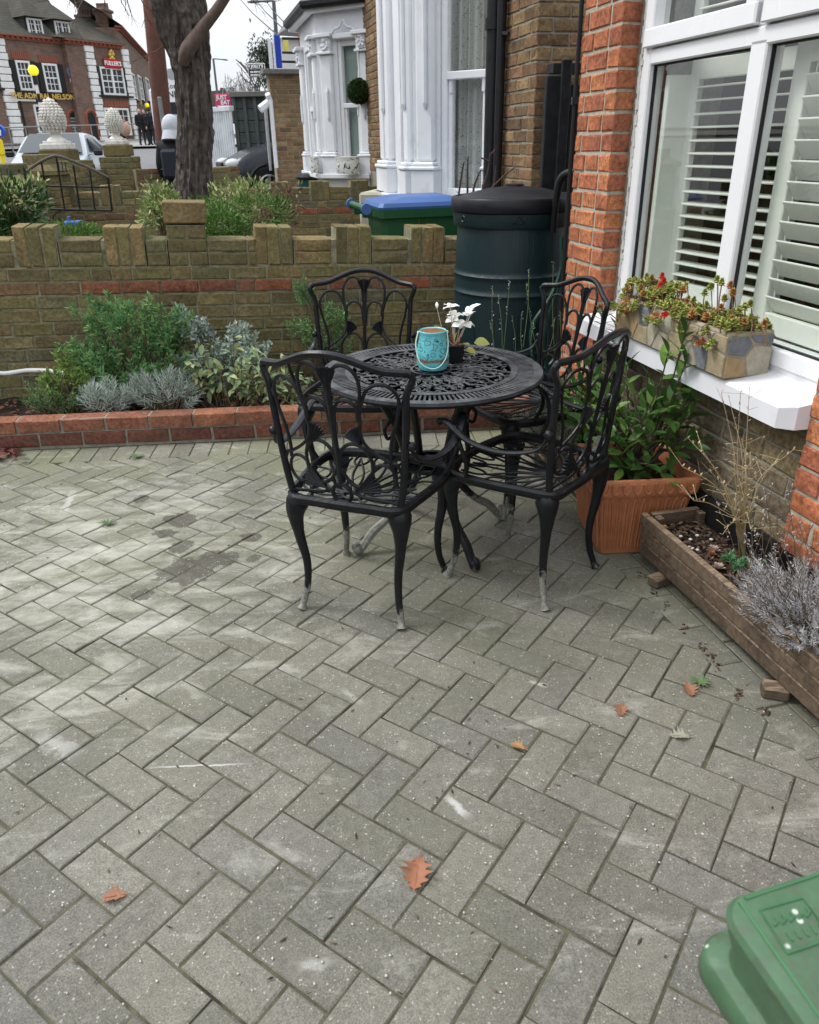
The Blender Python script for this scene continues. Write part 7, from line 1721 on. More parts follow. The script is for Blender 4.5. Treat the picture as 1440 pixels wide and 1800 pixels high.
# ---- beyond the wall: junipers, variegated shrubs, dark holly
def mound(label, c, r3, n, seed, mat_, L_, tmpl=TRI, nm='shrub', cat='shrub', up=.5, shell=.55, group=None, sx=.7, core=True):
    q = random.Random(seed); root = thing(nm, (c[0], c[1], max(0, c[2] - r3[2])), 0, label, cat, group); ms = []; lumps = [(rv(q, .6), q.uniform(.35, .6)) for _ in range(9)]
    for i in range(n):
        l, s_ = lumps[i % 9]; d_ = rv(q, 1); d_.normalize(); u = l + d_ * s_ * q.uniform(shell, 1.05); p = Vector((c[0] + u.x * r3[0], c[1] + u.y * r3[1], c[2] + u.z * r3[2])); ms.append(orient(p, d_ + rv(q, .6) + Vector((0, 0, up)), q.uniform(0, 6), L_ * q.uniform(.6, 1.3), sx))
    scatter('foliage', tmpl, ms, mat_, root, kind='stuff')
    mb = MB()
    for i in range(16): l, s_ = lumps[i % 9]; e = Vector((c[0] + l.x * r3[0], c[1] + l.y * r3[1], c[2] + l.z * r3[2])) + rv(q, .05); mb.tube(spline([Vector((c[0], c[1], c[2] - r3[2])), (Vector((c[0], c[1], c[2])) + e) / 2, e], 4), .006, 4)
    mb.build('branch', M_stem, root); return root
p = at(200, 398, 5.5); mound('bright green juniper spreading behind the low wall, left of the block-topped pillar', (p.x, 5.6, .80), (.62, .34, .24), 13000, 31, G_juni, .026, TRI, sx=.5)
p = at(410, 385, 5.9); mound('dark green juniper behind the wall, right of the block-topped pillar', (p.x, 6.0, .87), (.44, .32, .27), 13000, 32, G_juni, .024, TRI, sx=.5)
p = at(272, 365, 6.6); mound('cream and green variegated shrub left of the trunk', (p.x, 6.7, .98), (.24, .22, .24), 1300, 33, G_vari, .042, LEAF, group='variegated shrubs')
p = at(408, 340, 6.8); mound('taller variegated shrub right of the trunk', (p.x, 6.9, .93), (.34, .22, .30), 1400, 34, G_vari, .042, LEAF, group='variegated shrubs')
p = at(480, 365, 7.2); mound('small reddish-brown twiggy shrub by the second wall', (p.x, 7.3, .95), (.28, .2, .24), 600, 35, leafmat('russet_leaf', (.10, .05, .04), (.18, .10, .07), (.25, .24, .12), .7, .2), .04, LEAF)
p = at(28, 360, 5.6); mound('dark glossy-leaved shrub at the left edge behind the wall', (p.x - .05, 5.7, .95), (.34, .30, .34), 1500, 36, G_dark, .055, LEAFW)
p = at(20, 330, 5.6); mound('sparse olive-grey foliage over the dark shrub at the left edge', (p.x - .1, 5.75, 1.15), (.26, .2, .20), 300, 37, G_vari, .04, LEAF)
sp_ = thing('sapling', tuple(at(238, 400, 6.2)), 0, 'thin bare sapling between iron gate and variegated shrub', 'sapling')
mb = MB(); mb.tube([at(234, 395, 6.2), at(238, 350, 6.2), at(250, 325, 6.2)], [.006, .005, .003], 5); mb.tube([at(238, 345, 6.2), at(222, 318, 6.2)], .003, 4); mb.tube([at(245, 330, 6.2), at(258, 330, 6.2), at(262, 345, 6.2)], .003, 4); mb.build('twig', M_stem, sp_)
bl = MB(); p = at(130, 392, 6.6); bl.cbox((p.x, p.y, p.z), (.15, .08, .035), .01, rz=.4); bl.tube([p + Vector((-.04, 0, .01)), p + Vector((-.03, 0, .05))], .012, 6); tag(bl.build('toy_car', plain('toy_blue', (.05, .13, .50), .5)), 'small blue plastic object lying behind the low wall', 'toy')

# bare rose branches behind the bin lid
rb = thing('bare_rose_bush', (.42, 5.55, 0), 0, 'bare thorny dark branches rising behind the water butt lid', 'bush')
M_rose = plain('rose_stem', (.075, .045, .04), .7, var=.3)
for i, pl_ in enumerate([[(840, 420), (848, 340), (858, 300), (862, 268)], [(835, 410), (832, 340), (840, 310), (846, 298)], [(822, 420), (822, 350), (822, 300), (823, 275)], [(815, 430), (806, 360), (812, 305), (816, 285)], [(850, 420), (858, 345), (880, 315), (905, 294)], [(845, 420), (852, 350), (868, 325), (872, 290)], [(800, 440), (812, 420), (822, 395), (835, 385)], [(800, 425), (815, 405), (825, 385), (840, 372)]]):
    q = [at(x, y, 5.2 + .02 * i) for x, y in pl_]; mb = MB(); s_ = spline(q, 6); mb.tube(s_, list(np.linspace(.009, .004, len(s_))), 6)
    for k in range(2, len(s_) - 1, 2): mb.tube([s_[k], s_[k] + Vector((rnd.choice((-1, 1)) * .022, 0, .012))], [.004, .0005], 4)
    if i == 0: mb.tube([s_[-4], s_[-4] + Vector((-.05, 0, .02))], .005, 5); mb.tube([s_[-2], s_[-2] + Vector((.03, 0, .03))], .005, 5)
    mb.build('branch', M_rose, rb)
# distant trees over the yard
dt = thing('distant_tree', tuple(at(450, 120, 34)), 0, 'grey-green tree crown above the timber shed, behind the black sign', 'tree')
q_ = random.Random(5); ms = []
for i in range(1500): 
    c = at(468 + q_.gauss(0, 9), 108 + q_.gauss(0, 17), 34); ms.append(orient(c + rv(q_, .4), rv(q_, 1), 0, .16))
scatter('crown', LEAF, ms, leafmat('far_leaf', (.06, .075, .055), (.10, .12, .09), None, .8, .2), dt, kind='stuff')
mb = MB()
for i in range(34):
    a = at(455 + q_.uniform(-10, 10), 175, 34); b_ = at(440 + q_.uniform(-30, 30), 125 + q_.uniform(-28, 40), 34); mb.tube(spline([a, (a + b_) / 2 + rv(q_, .3), b_], 4), .018, 4)
mb.build('branch', plain('far_twig', (.20, .19, .18), .9), dt)
dt = thing('distant_tree', tuple(at(415, 170, 60)), 0, 'faint bare tree between the far chimneys', 'tree'); mb = MB()
for i in range(60):
    a = at(415 + q_.uniform(-6, 6), 180, 60); b_ = at(415 + q_.uniform(-26, 30), 150 + q_.uniform(-22, 22), 60); mb.tube(spline([a, (a + b_) / 2 + rv(q_, .5), b_], 4), .018, 3)
mb.build('branch', plain('far_twig2', (.34, .34, .35), .9), dt)

# ================================================================ TERRACOTTA POT AND BAY
def terramat():
    m, t, b, L = _nodes('terracotta'); v = pos(t); n1 = noise(t, v, 10, 6, .7); cr = ramp(t, [(.3, (.36, .13, .058)), (.7, (.49, .195, .09))]); L(n1, cr.inputs[0]); c = cr.outputs[0]
    n2 = noise(t, v, 30, 8, .8); r_ = ramp(t, [(.62, 0), (.72, .5)]); L(n2, r_.inputs[0]); c = mixc(t, r_.outputs[0], c, (.62, .47, .37)); n3 = noise(t, v, 4, 5, .6); r3 = ramp(t, [(.5, 0), (.75, .55)]); L(n3, r3.inputs[0]); c = mixc(t, r3.outputs[0], c, (.25, .085, .04))
    L(c, b.inputs['Base Color']); b.inputs['Roughness'].default_value = .55; bump(t, b, noise(t, v, 60, 4, .6), .0008); return m
M_terra = terramat()
pot_c = Vector((.872, 2.735)); PRZ = R(3)
pot = thing('terracotta_trough', (pot_c.x, pot_c.y, .003), PRZ, 'square fluted terracotta pot with scalloped rim, between chair and wooden planter', 'plant pot')
def sq(h, r_, n=5):
    pts = []
    for (cx, cy, a0) in ((h - r_, h - r_, 0), (-h + r_, h - r_, PI / 2), (-h + r_, -h + r_, PI), (h - r_, -h + r_, 1.5 * PI)):
        for k in range(n + 1): a = a0 + k * PI / 2 / n; pts.append((cx + r_ * math.cos(a), cy + r_ * math.sin(a)))
    return pts
def loft(m, secs, M=None, capb=True):
    n = len(secs[0][0]); vs = [(x, y, z) for s_, z in secs for x, y in s_]; m.add(vs, [(i * n + k, i * n + (k + 1) % n, (i + 1) * n + (k + 1) % n, (i + 1) * n + k) for i in range(len(secs) - 1) for k in range(n)] + ([tuple(range(n))[::-1]] if capb else []), M)
m = MB(); PHH = .335
loft(m, [(sq(.140, .02), 0), (sq(.142, .02), .01), (sq(.178, .022), .262), (sq(.180, .022), .270)]); m.build('body', M_terra, pot, True, world=False)
m = MB(); loft(m, [(sq(.182, .022), .262), (sq(.196, .024), .268), (sq(.200, .024), .285), (sq(.203, .024), .325), (sq(.199, .024), .333), (sq(.188, .02), .334), (sq(.178, .02), .322), (sq(.165, .02), .22)], capb=False); m.build('rim', M_terra, pot, True, world=False)
for f_ in range(4):
    Mf = Matrix.Rotation(f_ * PI / 2, 4, 'Z'); m = MB()
    for k in range(11):
        u = (k - 5) / 5.6
        def FP(uu, z, off=.002): h = .141 + (.178 - .141) * (z / .265); return Vector((uu * h, -h - off, z))
        w_ = .036; m.tube([FP(u - w_, .03), FP(u - w_, .225), FP(u - w_ * .6, .243), FP(u, .25), FP(u + w_ * .6, .243), FP(u + w_, .225), FP(u + w_, .03)], .0052, 5, M=Mf)
    m.build('fluting', M_terra, pot, True, world=False)
    m = MB()
    for k in range(9):
        u = (k - 4) * .0405; m.tube([Mf @ Vector((u - .0135, -.2045, .322)), Mf @ Vector((u - .0135, -.2025, .300)), Mf @ Vector((u - .008, -.2015, .286)), Mf @ Vector((u, -.2015, .280)), Mf @ Vector((u + .008, -.2015, .286)), Mf @ Vector((u + .0135, -.2025, .300)), Mf @ Vector((u + .0135, -.2045, .322))], .0050, 5)
    m.build('scallops', M_terra, pot, True, world=False)
m = MB(); m.box((0, 0, .255), (.34, .34, .03)); m.build('soil', M_soil, pot, world=False)
bay_ = thing('bay_laurel', (pot_c.x, pot_c.y, .27), 0, 'glossy green bay laurel growing in the terracotta pot', 'shrub')
q = random.Random(41); mb = MB(); mb.add(*leaf_t(.40, .10, -.12, 5)); bl1 = mb.mesh('leaf', G_bay, True); mb = MB(); mb.add(*leaf_t(.36, .16, -.22, 5)); bl2 = mb.mesh('leaf', G_bay, True)
heads = []
for i in range(30):
    a = q.uniform(0, 2 * PI); r_ = q.uniform(.05, 1) ** .6; heads.append(Vector((pot_c.x + .02 + .25 * r_ * math.cos(a), pot_c.y + .0 + .18 * r_ * math.sin(a), .36 + .34 * (1 - .45 * r_) * q.uniform(.35, 1))))
heads += [at(1205, 585, 2.62), at(1205, 640, 2.62), at(1230, 660, 2.6), at(1175, 620, 2.66), at(1100, 640, 2.85), at(1085, 690, 2.85), at(1065, 730, 2.8), at(1185, 690, 2.6), at(1150, 700, 2.6), at(1220, 700, 2.62), at(1130, 840, 2.6), at(1170, 830, 2.58), at(1090, 820, 2.6), at(1140, 815, 2.55)]
mb = MB()
for h_ in heads:
    b_ = Vector((pot_c.x + q.uniform(-.06, .06), pot_c.y + q.uniform(-.05, .05), .26)); mb.tube(spline([b_, b_.lerp(h_, .5) + Vector((q.uniform(-.02, .02), q.uniform(-.02, .02), .03)), h_], 6), [.005] * 7 + [.003] * 6, 5)
mb.build('stem', plain('bay_stem', (.085, .06, .045), .7, var=.3), bay_, True, kind='stuff')
for h_ in heads:
    b_ = Vector((pot_c.x, pot_c.y, .26)); ax = (h_ - b_).normalized(); s1 = ax.cross(Vector((.2, .9, .1))).normalized(); s2 = ax.cross(s1); n = q.randint(5, 8)
    for k in range(n):
        a = k * 2.4 + q.uniform(-.3, .3); t_ = k / n; p = h_ - ax * t_ * .13; d_ = ax * (.9 - .9 * t_) + (s1 * math.cos(a) + s2 * math.sin(a)) * (.5 + .5 * t_) + Vector((0, 0, .15))
        o = bpy.data.objects.new('leaf', bl1 if q.random() < .5 else bl2); col.objects.link(o); adopt(o, bay_); o.matrix_basis = orient(p, d_, q.uniform(-.7, .7), q.uniform(.060, .098))
# small plant behind the pot with narrow leaves, and weeds by the wall
q = random.Random(43); wl = thing('narrow_leaved_plant', tuple(at(1085, 640, 3.15)), 0, 'plant with whorls of narrow dark leaves in front of the white sill end', 'plant'); c = at(1085, 610, 3.15); ms = []
for (x, y) in ((1060, 545), (1085, 560), (1080, 590), (1070, 610), (1105, 600), (1095, 625), (1070, 640)):
    h_ = at(x, y, 3.12 + q.uniform(-.05, .05))
    for k in range(15): a = k * 2.4; ms.append(orient(h_ - Vector((0, 0, k * .004)), Vector((math.cos(a), math.sin(a), .55 - k * .03)), 0, q.uniform(.05, .075), 1.5))
scatter('foliage', NEEDLE, ms, G_dark, wl, kind='stuff'); stems(wl, Vector((.84, 3.12, .0)), [at(x, y, 3.12) for x, y in ((1060, 545), (1085, 560), (1070, 610), (1105, 600), (1095, 625))], .004, M_gstem, q)
mound('mid-green leafy plant between chair back and bay laurel', (.80, 3.02, .42), (.16, .13, .22), 260, 44, G_bay, .06, LEAFW, nm='leafy_plant', cat='plant')

# lavender behind the table, in its own planter
M_wood = None
def woodmat(name, c1, c2, c3, rotz):
    m, t, b, L = _nodes(name); mp = N(t, 'Mapping'); mp.inputs['Rotation'].default_value = (0, 0, rotz); mp.inputs['Scale'].default_value = (1.2, 26, 26); L(N(t, 'NewGeometry').outputs['Position'], mp.inputs[0]); vr = N(t, 'Mapping'); 
    g_ = N(t, 'NewGeometry'); n1 = noise(t, mp.outputs[0], 1.6, 6, .7, .8); cr = ramp(t, [(.3, c1), (.5, c2), (.72, c3)]); L(n1, cr.inputs[0]); c = cr.outputs[0]
    n2 = noise(t, g_.outputs['Position'], 5, 5, .7); r_ = ramp(t, [(.3, .65), (.7, 1.25)]); L(n2, r_.inputs[0]); c = mixc(t, 1.0, c, r_.outputs[0], 'MULTIPLY'); rr = ramp(t, [(0, .82), (1, 1.15)]); L(indiv(t), rr.inputs[0]); c = mixc(t, 1.0, c, rr.outputs[0], 'MULTIPLY')
    sx = N(t, 'SeparateXYZ'); L(g_.outputs['Normal'], sx.inputs[0]); n3 = noise(t, mp.outputs[0], 2.5, 5, .7); r3 = ramp(t, [(.42, 0), (.6, .75)]); L(n3, r3.inputs[0]); c = mixc(t, math_(t, 'MULTIPLY', r3.outputs[0], math_(t, 'MAXIMUM', sx.outputs[2], 0)), c, (.42, .30, .19))
    L(c, b.inputs['Base Color']); b.inputs['Roughness'].default_value = .8; bump(t, b, n1, .003); return m
wa = math.atan2(-.97151, .237)
M_wood = woodmat('weathered_planter_wood', (.060, .040, .026), (.13, .090, .058), (.21, .155, .105), -math.atan2(1.577 - 2.512, 1.104 - .886))
def planter(label, A, B, w_, z0, h, soilz, boards=3):
    """A far outer corner, B near outer corner"""
    root = thing('wooden_planter', ((A[0] + B[0]) / 2, (A[1] + B[1]) / 2, 0), 0, label, 'planter', 'wooden planters along the wall'); a = Vector((A[0], A[1], 0)); e = Vector((B[0] - A[0], B[1] - A[1], 0)); L_ = e.length; e.normalize(); n_ = Vector((-e.y, e.x, 0))
    if n_.x < 0: n_ = -n_
    M = frame(a, e, n_, Vector((0, 0, 1))); t_ = .024; bh = h / boards
    for k in range(boards):
        z = z0 + bh * (k + .5); lean = .006 * k
        m = MB(); m.cbox((L_ / 2, t_ / 2 - lean, z), (L_ + .01, t_, bh - .006), .005, M=M); m.build('board', M_wood, root); m = MB(); m.cbox((L_ / 2, w_ - t_ / 2 + lean, z), (L_ + .01, t_, bh - .006), .005, M=M); m.build('board', M_wood, root)
        for x in (t_ / 2, L_ - t_ / 2): m = MB(); m.cbox((x + (-.006 if x < .1 else .006) * k * .3, w_ / 2, z - .004), (t_, w_ - 2 * t_ - .004, bh - .0035), .003, M=M); m.build('end_board', M_wood, root)
    for x in (t_ + .02, L_ - t_ - .02):
        for y in (t_ + .014, w_ - t_ - .014): m = MB(); m.cbox((x, y, z0 + h * .5 - .006), (.03, .026, h), .003, M=M); m.build('corner_post', M_wood, root)
    nx, ny = 40, 12; vs = []
    for i in range(nx + 1):
        for k in range(ny + 1): x, y = t_ + (L_ - 2 * t_) * i / nx, t_ + (w_ - 2 * t_) * k / ny; p = M @ Vector((x, y, 0)); vs.append((p.x, p.y, soilz + .012 * mnoise.noise(p * 14) + .008 * mnoise.noise(p * 50)))
    m = MB(); m.add(vs, [(i * (ny + 1) + k, (i + 1) * (ny + 1) + k, (i + 1) * (ny + 1) + k + 1, i * (ny + 1) + k + 1) for i in range(nx) for k in range(ny)]); m.build('soil', M_soil, root, True)
    # bark mulch
    q = random.Random(int(L_ * 100)); ms = []
    CH = ([(-.5, 0, 0), (.5, 0, .1), (.4, 1, 0), (-.45, 1.0, .1), (0, .5, .25)], [(0, 1, 4), (1, 2, 4), (2, 3, 4), (3, 0, 4)])
    for i in range(900): p = M @ Vector((q.uniform(t_ + .01, L_ - t_ - .01), q.uniform(t_ + .01, w_ - t_ - .01), 0)); p.z = soilz + q.uniform(.0, .012); ms.append(orient(p, Vector((q.uniform(-1, 1), q.uniform(-1, 1), q.uniform(-.2, .3))), q.uniform(-.5, .5), q.uniform(.008, .026), .4))
    scatter('mulch', CH, ms, M_mulch, root, kind='stuff'); return M
M_mulch = leafmat('bark_mulch', (.03, .018, .012), (.07, .042, .028), (.16, .11, .075), .85, 0)
PMa = planter('long weathered wooden planter at the right edge with succulents and grey lavender', (.872, 2.515), (1.092, 1.577), .245, .042, .178, .165)
PMb = planter('far wooden planter of lavender, half hidden behind the right-hand chairs', (.60, 3.58), (.775, 2.98), .245, .03, .175, .16)
for (x, y, r_) in ((.16, -.005, .5), (.80, -.005, -.3), (.86, .15, 0)): p = PMa @ Vector((x, y, .021)); ck = MB(); ck.cbox((p.x, p.y, .021), (.075, .050, .040), .006, rz=r_); tag(ck.build('wooden_chock', M_wood), {.5: 'wooden chock under the far end of the long planter', -.3: 'wooden chock sticking out under the near end of the long planter', 0: 'hidden wooden chock on the wall side under the long planter'}[r_], 'chock', 'chocks under the long planter')
spiky('tall grey lavender in the far planter, behind the table and right chairs', (.66, 3.30), .22, .24, .17, .48, 110, 51, G_lav, .038, 30, seg_=.14)
# seed stalks of that lavender
stk_ = thing('lavender_stalks', (.62, 3.45, .2), 0, 'thin dry lavender flower stalks standing against the dark water butt', 'flower stalks'); mb = MB(); fl = []
for (x0, y0, x1, y1) in ((868, 590, 866, 505), (885, 600, 896, 495), (920, 590, 930, 475), (883, 600, 876, 520), (918, 600, 917, 550), (905, 610, 900, 555), (975, 600, 973, 460), (960, 610, 975, 560), (935, 600, 938, 570), (866, 610, 862, 565), (948, 610, 925, 500), (990, 610, 985, 550)):
    a, b_ = at(x0, y0 + 20, 3.5), at(x1, y1, 3.55); s_ = spline([a, a.lerp(b_, .5) + rv(rnd, .012), b_], 6); mb.tube(s_, [.0016] * len(s_), 4)
    for k in range(9): fl.append(orient(b_ - (b_ - a).normalized() * k * .007 * (1 + (k > 5) * 1.6), rv(rnd, 1) + Vector((0, 0, .8)), 0, .011))
mb.build('stalk', M_gstem, stk_); scatter('seed_head', LEAF, fl, leafmat('dry_head', (.22, .22, .20), (.36, .36, .32), None, .8, .2), stk_, kind='stuff')

# ---- long planter contents
def PLp(s_, d_, z=.172): return PMa @ Vector((s_, d_, z))
PSTONE = leafmat('pink_rosette', (.42, .27, .24), (.55, .38, .34), (.48, .44, .34), .6, .2)
def rosette(label, p, r_, mat_, n=20, nm='succulent', grp='pink succulents in the long planter'):
    root = thing(nm, tuple(p), 0, label, 'succulent', grp); ms = []
    for k in range(n): a = k * 2.4; u = k / n; ms.append(orient(p + Vector((0, 0, .012 - .006 * u)), Vector((math.cos(a), math.sin(a), 1.5 - 1.35 * u)), 0, r_ * (.35 + .65 * u), 1.0))
    scatter('rosette', leaf_t(.6, .25, .25, 3), ms, mat_, root)
rosette('pale pink rosette near the middle of the planter', PLp(.27, .115), .030, PSTONE); rosette('pink rosette nearest the front board beside the green tufts', PLp(.38, .06), .030, PSTONE); rosette('pale cream rosette close to the front board before the grey lavender', PLp(.53, .07, .185), .034, PSTONE); rosette('small pink rosette half under the grey lavender', PLp(.62, .06, .19), .022, PSTONE)
rosette('yellow and red rosette at the far end of the planter', PLp(.07, .045), .016, leafmat('yellow_red', (.55, .42, .08), (.6, .5, .12), (.50, .12, .07), .5, .2)); rosette('red-tinged low rosette beside the pale pink one', PLp(.29, .095), .020, leafmat('red_low', (.45, .12, .08), (.42, .18, .10), None, .5, .2))
for i, (s_, d_, lb) in enumerate(((.33, .13, 'far'), (.385, .125, 'middle'), (.375, .16, 'near'), (.42, .185, 'right'))):
    root = thing('green_sedum', tuple(PLp(s_, d_)), 0, {'far': 'spiky green tuft just beyond its neighbours in the planter', 'middle': 'spiky green tuft beside the pink rosette', 'near': 'largest spiky green tuft in the planter middle', 'right': 'greyer green tuft towards the wall side of the planter'}[lb], 'succulent', 'green spiky sedums'); ms = []; q = random.Random(60 + i)
    for h in range(7):
        c = PLp(s_, d_) + Vector((q.uniform(-.022, .022), q.uniform(-.022, .022), q.uniform(.008, .03)))
        for k in range(22): a = k * 2.4; ms.append(orient(c - Vector((0, 0, k * .0008)), Vector((math.cos(a), math.sin(a), 1.2 - k * .06)), 0, .018, 1.4))
    scatter('tuft', NEEDLE, ms, leafmat('sedum_green%d' % i, (.05, .17, .07), (.10, .28, .13), (.2, .36, .2), .5, .2), root)
peb = MB()
for (s_, d_) in ((.17, .09), (.22, .055), (.245, .07), (.23, .06), (.19, .16), (.33, .04), (.45, .20), (.14, .07), (.15, .13), (.58, .10), (.72, .20)): p = PLp(s_, d_, .178); peb.ball(p, .007, 7, 5, .6)
tag(peb.build('white_pebbles', plain('white_pebble', (.70, .68, .63), .6)), 'white pebbles scattered on the planter soil', 'pebbles', kind='stuff')
root, tips = spiky('silvery grey lavender spilling over the near end of the long planter', PLp(.78, .115)[:2], .24, .30, .165, .42, 300, 61, G_grey, .019, 44, wid=.85, seg_=.10)
spiky('thin sprawling grey lavender sprigs over the planter front board', PLp(.58, .10)[:2], .14, .15, .165, .30, 80, 62, G_grey, .016, 30, wid=.85, seg_=.09)
fl_ = thing('lavender_seed_heads', tuple(PLp(.75, .2, .2)), 0, 'faded grey-mauve lavender flower heads in front of the red brick at right', 'flower stalks'); mb = MB(); fl = []
q = random.Random(63)
for i in range(46):
    a = PLp(q.uniform(.45, .95), q.uniform(.05, .24), .2); b_ = a + Vector((q.uniform(-.14, .12), q.uniform(-.05, .14), q.uniform(.10, .30))); s_ = spline([a, a.lerp(b_, .5) + rv(q, .015), b_], 5); mb.tube(s_, [.0012] * len(s_), 4)
    for k in range(12): fl.append(orient(b_ - (b_ - a).normalized() * k * .0055 * (1 + (k > 7)), rv(q, 1) + Vector((0, 0, .6)), 0, q.uniform(.007, .012)))
mb.build('stalk', M_stem, fl_); scatter('seed_head', LEAF, fl, leafmat('mauve_head', (.22, .20, .21), (.36, .34, .36), (.46, .44, .46), .85, .2), fl_, kind='stuff')
# dry weed
dw = thing('dry_weed', tuple(PLp(.33, .19, .17)), 0, 'tall straw-coloured dry weed growing from the planter in front of the brick wall', 'weed'); mb = MB(); q = random.Random(64); M_straw = plain('straw', (.42, .34, .19), .8, var=.3); fl = []
b_ = PLp(.34, .19, .17); crown = at(1300, 900, 2.12)
for (x, y) in ((1268, 690), (1282, 700), (1318, 680), (1302, 690), (1210, 770), (1228, 780), (1342, 770), (1395, 790), (1375, 800), (1290, 800), (1330, 830), (1250, 830), (1310, 790), (1220, 880), (1272, 850), (1345, 880), (1285, 920), (1320, 930), (1270, 940), (1200, 820)):
    e = at(x, y, 2.1 + q.uniform(-.12, .12)); mid = crown.lerp(e, .45) + rv(q, .02); s_ = spline([b_ + rv(q, .012), crown.lerp(b_, .35) + rv(q, .015), mid, e], 6); mb.tube(s_, list(np.linspace(.0022, .0009, len(s_))), 4)
    for k in range(5): j_ = q.randrange(8, len(s_)); d_ = rv(q, .05); d_.z = abs(d_.z); mb.tube([s_[j_], s_[j_] + d_], .0007, 3); fl.append(orient(s_[j_] + d_, d_, 0, .010))
    for k in range(4): fl.append(orient(s_[-1 - k], rv(q, 1) + Vector((0, 0, 1)), 0, .012))
mb.build('stalk', M_straw, dw); scatter('bract', LEAF, fl, leafmat('straw_leaf', (.36, .28, .15), (.48, .40, .24), None, .8, .3), dw, kind='stuff')

# ---- sedum in the sill trough
sd_ = thing('sill_sedum', tuple(H(.72, -.02, .90)), 0, 'trailing yellow-green sedum with red tips filling the stone trough on the sill', 'succulent'); q = random.Random(71)
heads = []
for i in range(230):
    s_ = q.uniform(.37, 1.09); d_ = q.uniform(-.11, .07); z = .885 + abs(mnoise.noise(Vector((s_ * 6, d_ * 6, 2)))) * .07 + q.uniform(0, .025) + (.035 if s_ < .62 else .0); heads.append((H(s_, d_, z), Vector((q.uniform(-.6, .6), q.uniform(-.6, .6), 1))))
for i in range(26): s_ = q.uniform(.36, 1.05); heads.append((H(s_, -.115 - q.uniform(0, .03), .885 - q.uniform(-.02, .05)), Vector((HN.x * -1, HN.y * -1, .2))))
for (x, y) in ((1165, 482), (1168, 490), (1162, 497), (1150, 508), (1155, 515), (1190, 500), (1090, 540), (1100, 545), (1262, 487), (1270, 492), (1285, 497), (1290, 510), (1275, 520), (1320, 530), (1310, 535), (1300, 540), (1240, 510), (1250, 500), (1345, 565), (1337, 572), (1178, 545)): 
    e = at(x, y, 2.62 + (1165 - x) * .0011 * -.0); s_, z_ = 0, 0
    heads.append((e, Vector((0, -.2, 1))))
# bring the picked sprigs onto the trough
fixed = []
for i, (p, d_) in enumerate(heads[-21:]):
    dirv = (p - Vector((0, 0, CAM_H))); o = Vector((0, 0, CAM_H)); nn = Vector((HN.x, HN.y, 0)); k = ((Vector((HO.x, HO.y, 0)) + nn * (-.04) - o).dot(nn)) / dirv.dot(nn); fixed.append((o + dirv * k, d_))
heads = heads[:-21] + fixed
red_idx = set(range(len(heads) - 21, len(heads) - 21 + 5)) | {len(heads) - 15, len(heads) - 1, 250, 244} ; ms = {0: [], 1: [], 2: []}; mb = MB()
SL_ = ([(-.28, .1, 0), (.28, .1, 0), (.34, .6, .10), (-.34, .6, .10), (0, 1, .05), (0, .45, .30)], [(0, 1, 5), (1, 2, 5), (2, 4, 5), (4, 3, 5), (3, 0, 5)])
for i, (p, d_) in enumerate(heads):
    d_ = d_.normalized(); s1 = d_.cross(Vector((.3, .5, .1))).normalized(); s2 = d_.cross(s1); kind = 1 if i in red_idx else (2 if q.random() < .22 else 0); n = 24
    for k in range(n): a = k * 2.4; u = k / n; ms[kind].append(orient(p - d_ * u * .022, d_ * (1.3 - 1.2 * u) + s1 * math.cos(a) + s2 * math.sin(a), 0, q.uniform(.015, .021) * (.6 + .5 * u), 1.0))
    b_ = H(q.uniform(.4, 1.05), q.uniform(-.05, .03), .875) if i > len(heads) - 22 else Vector((p.x + q.uniform(-.03, .03), p.y + q.uniform(-.03, .03), .87)); 
    if i > len(heads) - 22: b_ = Vector((p.x + .01, p.y - .02, .875))
    mb.tube(spline([b_, b_.lerp(p, .5) + rv(q, .01), p], 4), .0022, 4)
mb.build('stem', plain('sedum_stem', (.20, .13, .07), .7), sd_, kind='stuff')
scatter('green_rosettes', SL_, ms[0], leafmat('sedum_yellowgreen', (.20, .27, .06), (.34, .38, .10), (.50, .46, .16), .45, .2), sd_, kind='stuff'); scatter('red_rosettes', SL_, ms[1], leafmat('sedum_red', (.50, .03, .03), (.60, .08, .05), None, .45, .2), sd_, kind='stuff'); scatter('bronze_rosettes', SL_, ms[2], leafmat('sedum_bronze', (.40, .14, .06), (.46, .28, .10), None, .45, .2), sd_, kind='stuff')

# ---- cyclamen on the table
cx_, cy2 = .185, 2.885; cz = TZ + .004
cp = thing('cyclamen', (cx_, cy2, cz), 0, 'white cyclamen with yellowing leaves in a small black pot, on the table', 'flower'); q = random.Random(81)
m = MB(); loft(m, [(sq(.030, .004, 2), 0), (sq(.036, .004, 2), .062), (sq(.038, .004, 2), .064), (sq(.033, .004, 2), .066), (sq(.030, .004, 2), .055)]); m.build('pot', plain('black_pot', (.012, .012, .013), .35, bmp=0), cp, world=False); m = MB(); m.box((0, 0, .055), (.058, .058, .006)); m.build('soil', M_soil, cp, world=False)
M_petal = leafmat('white_petal', (.80, .80, .78), (.86, .86, .84), None, .5, .35); mb = MB(); mb.add(*leaf_t(.95, .18, -.30, 5)); pm = mb.mesh('petal', M_petal, True)
def C3(x, y): p = at(x, y, 2.885); return Vector((p.x - cx_, 0, p.z - cz))
mb = MB()
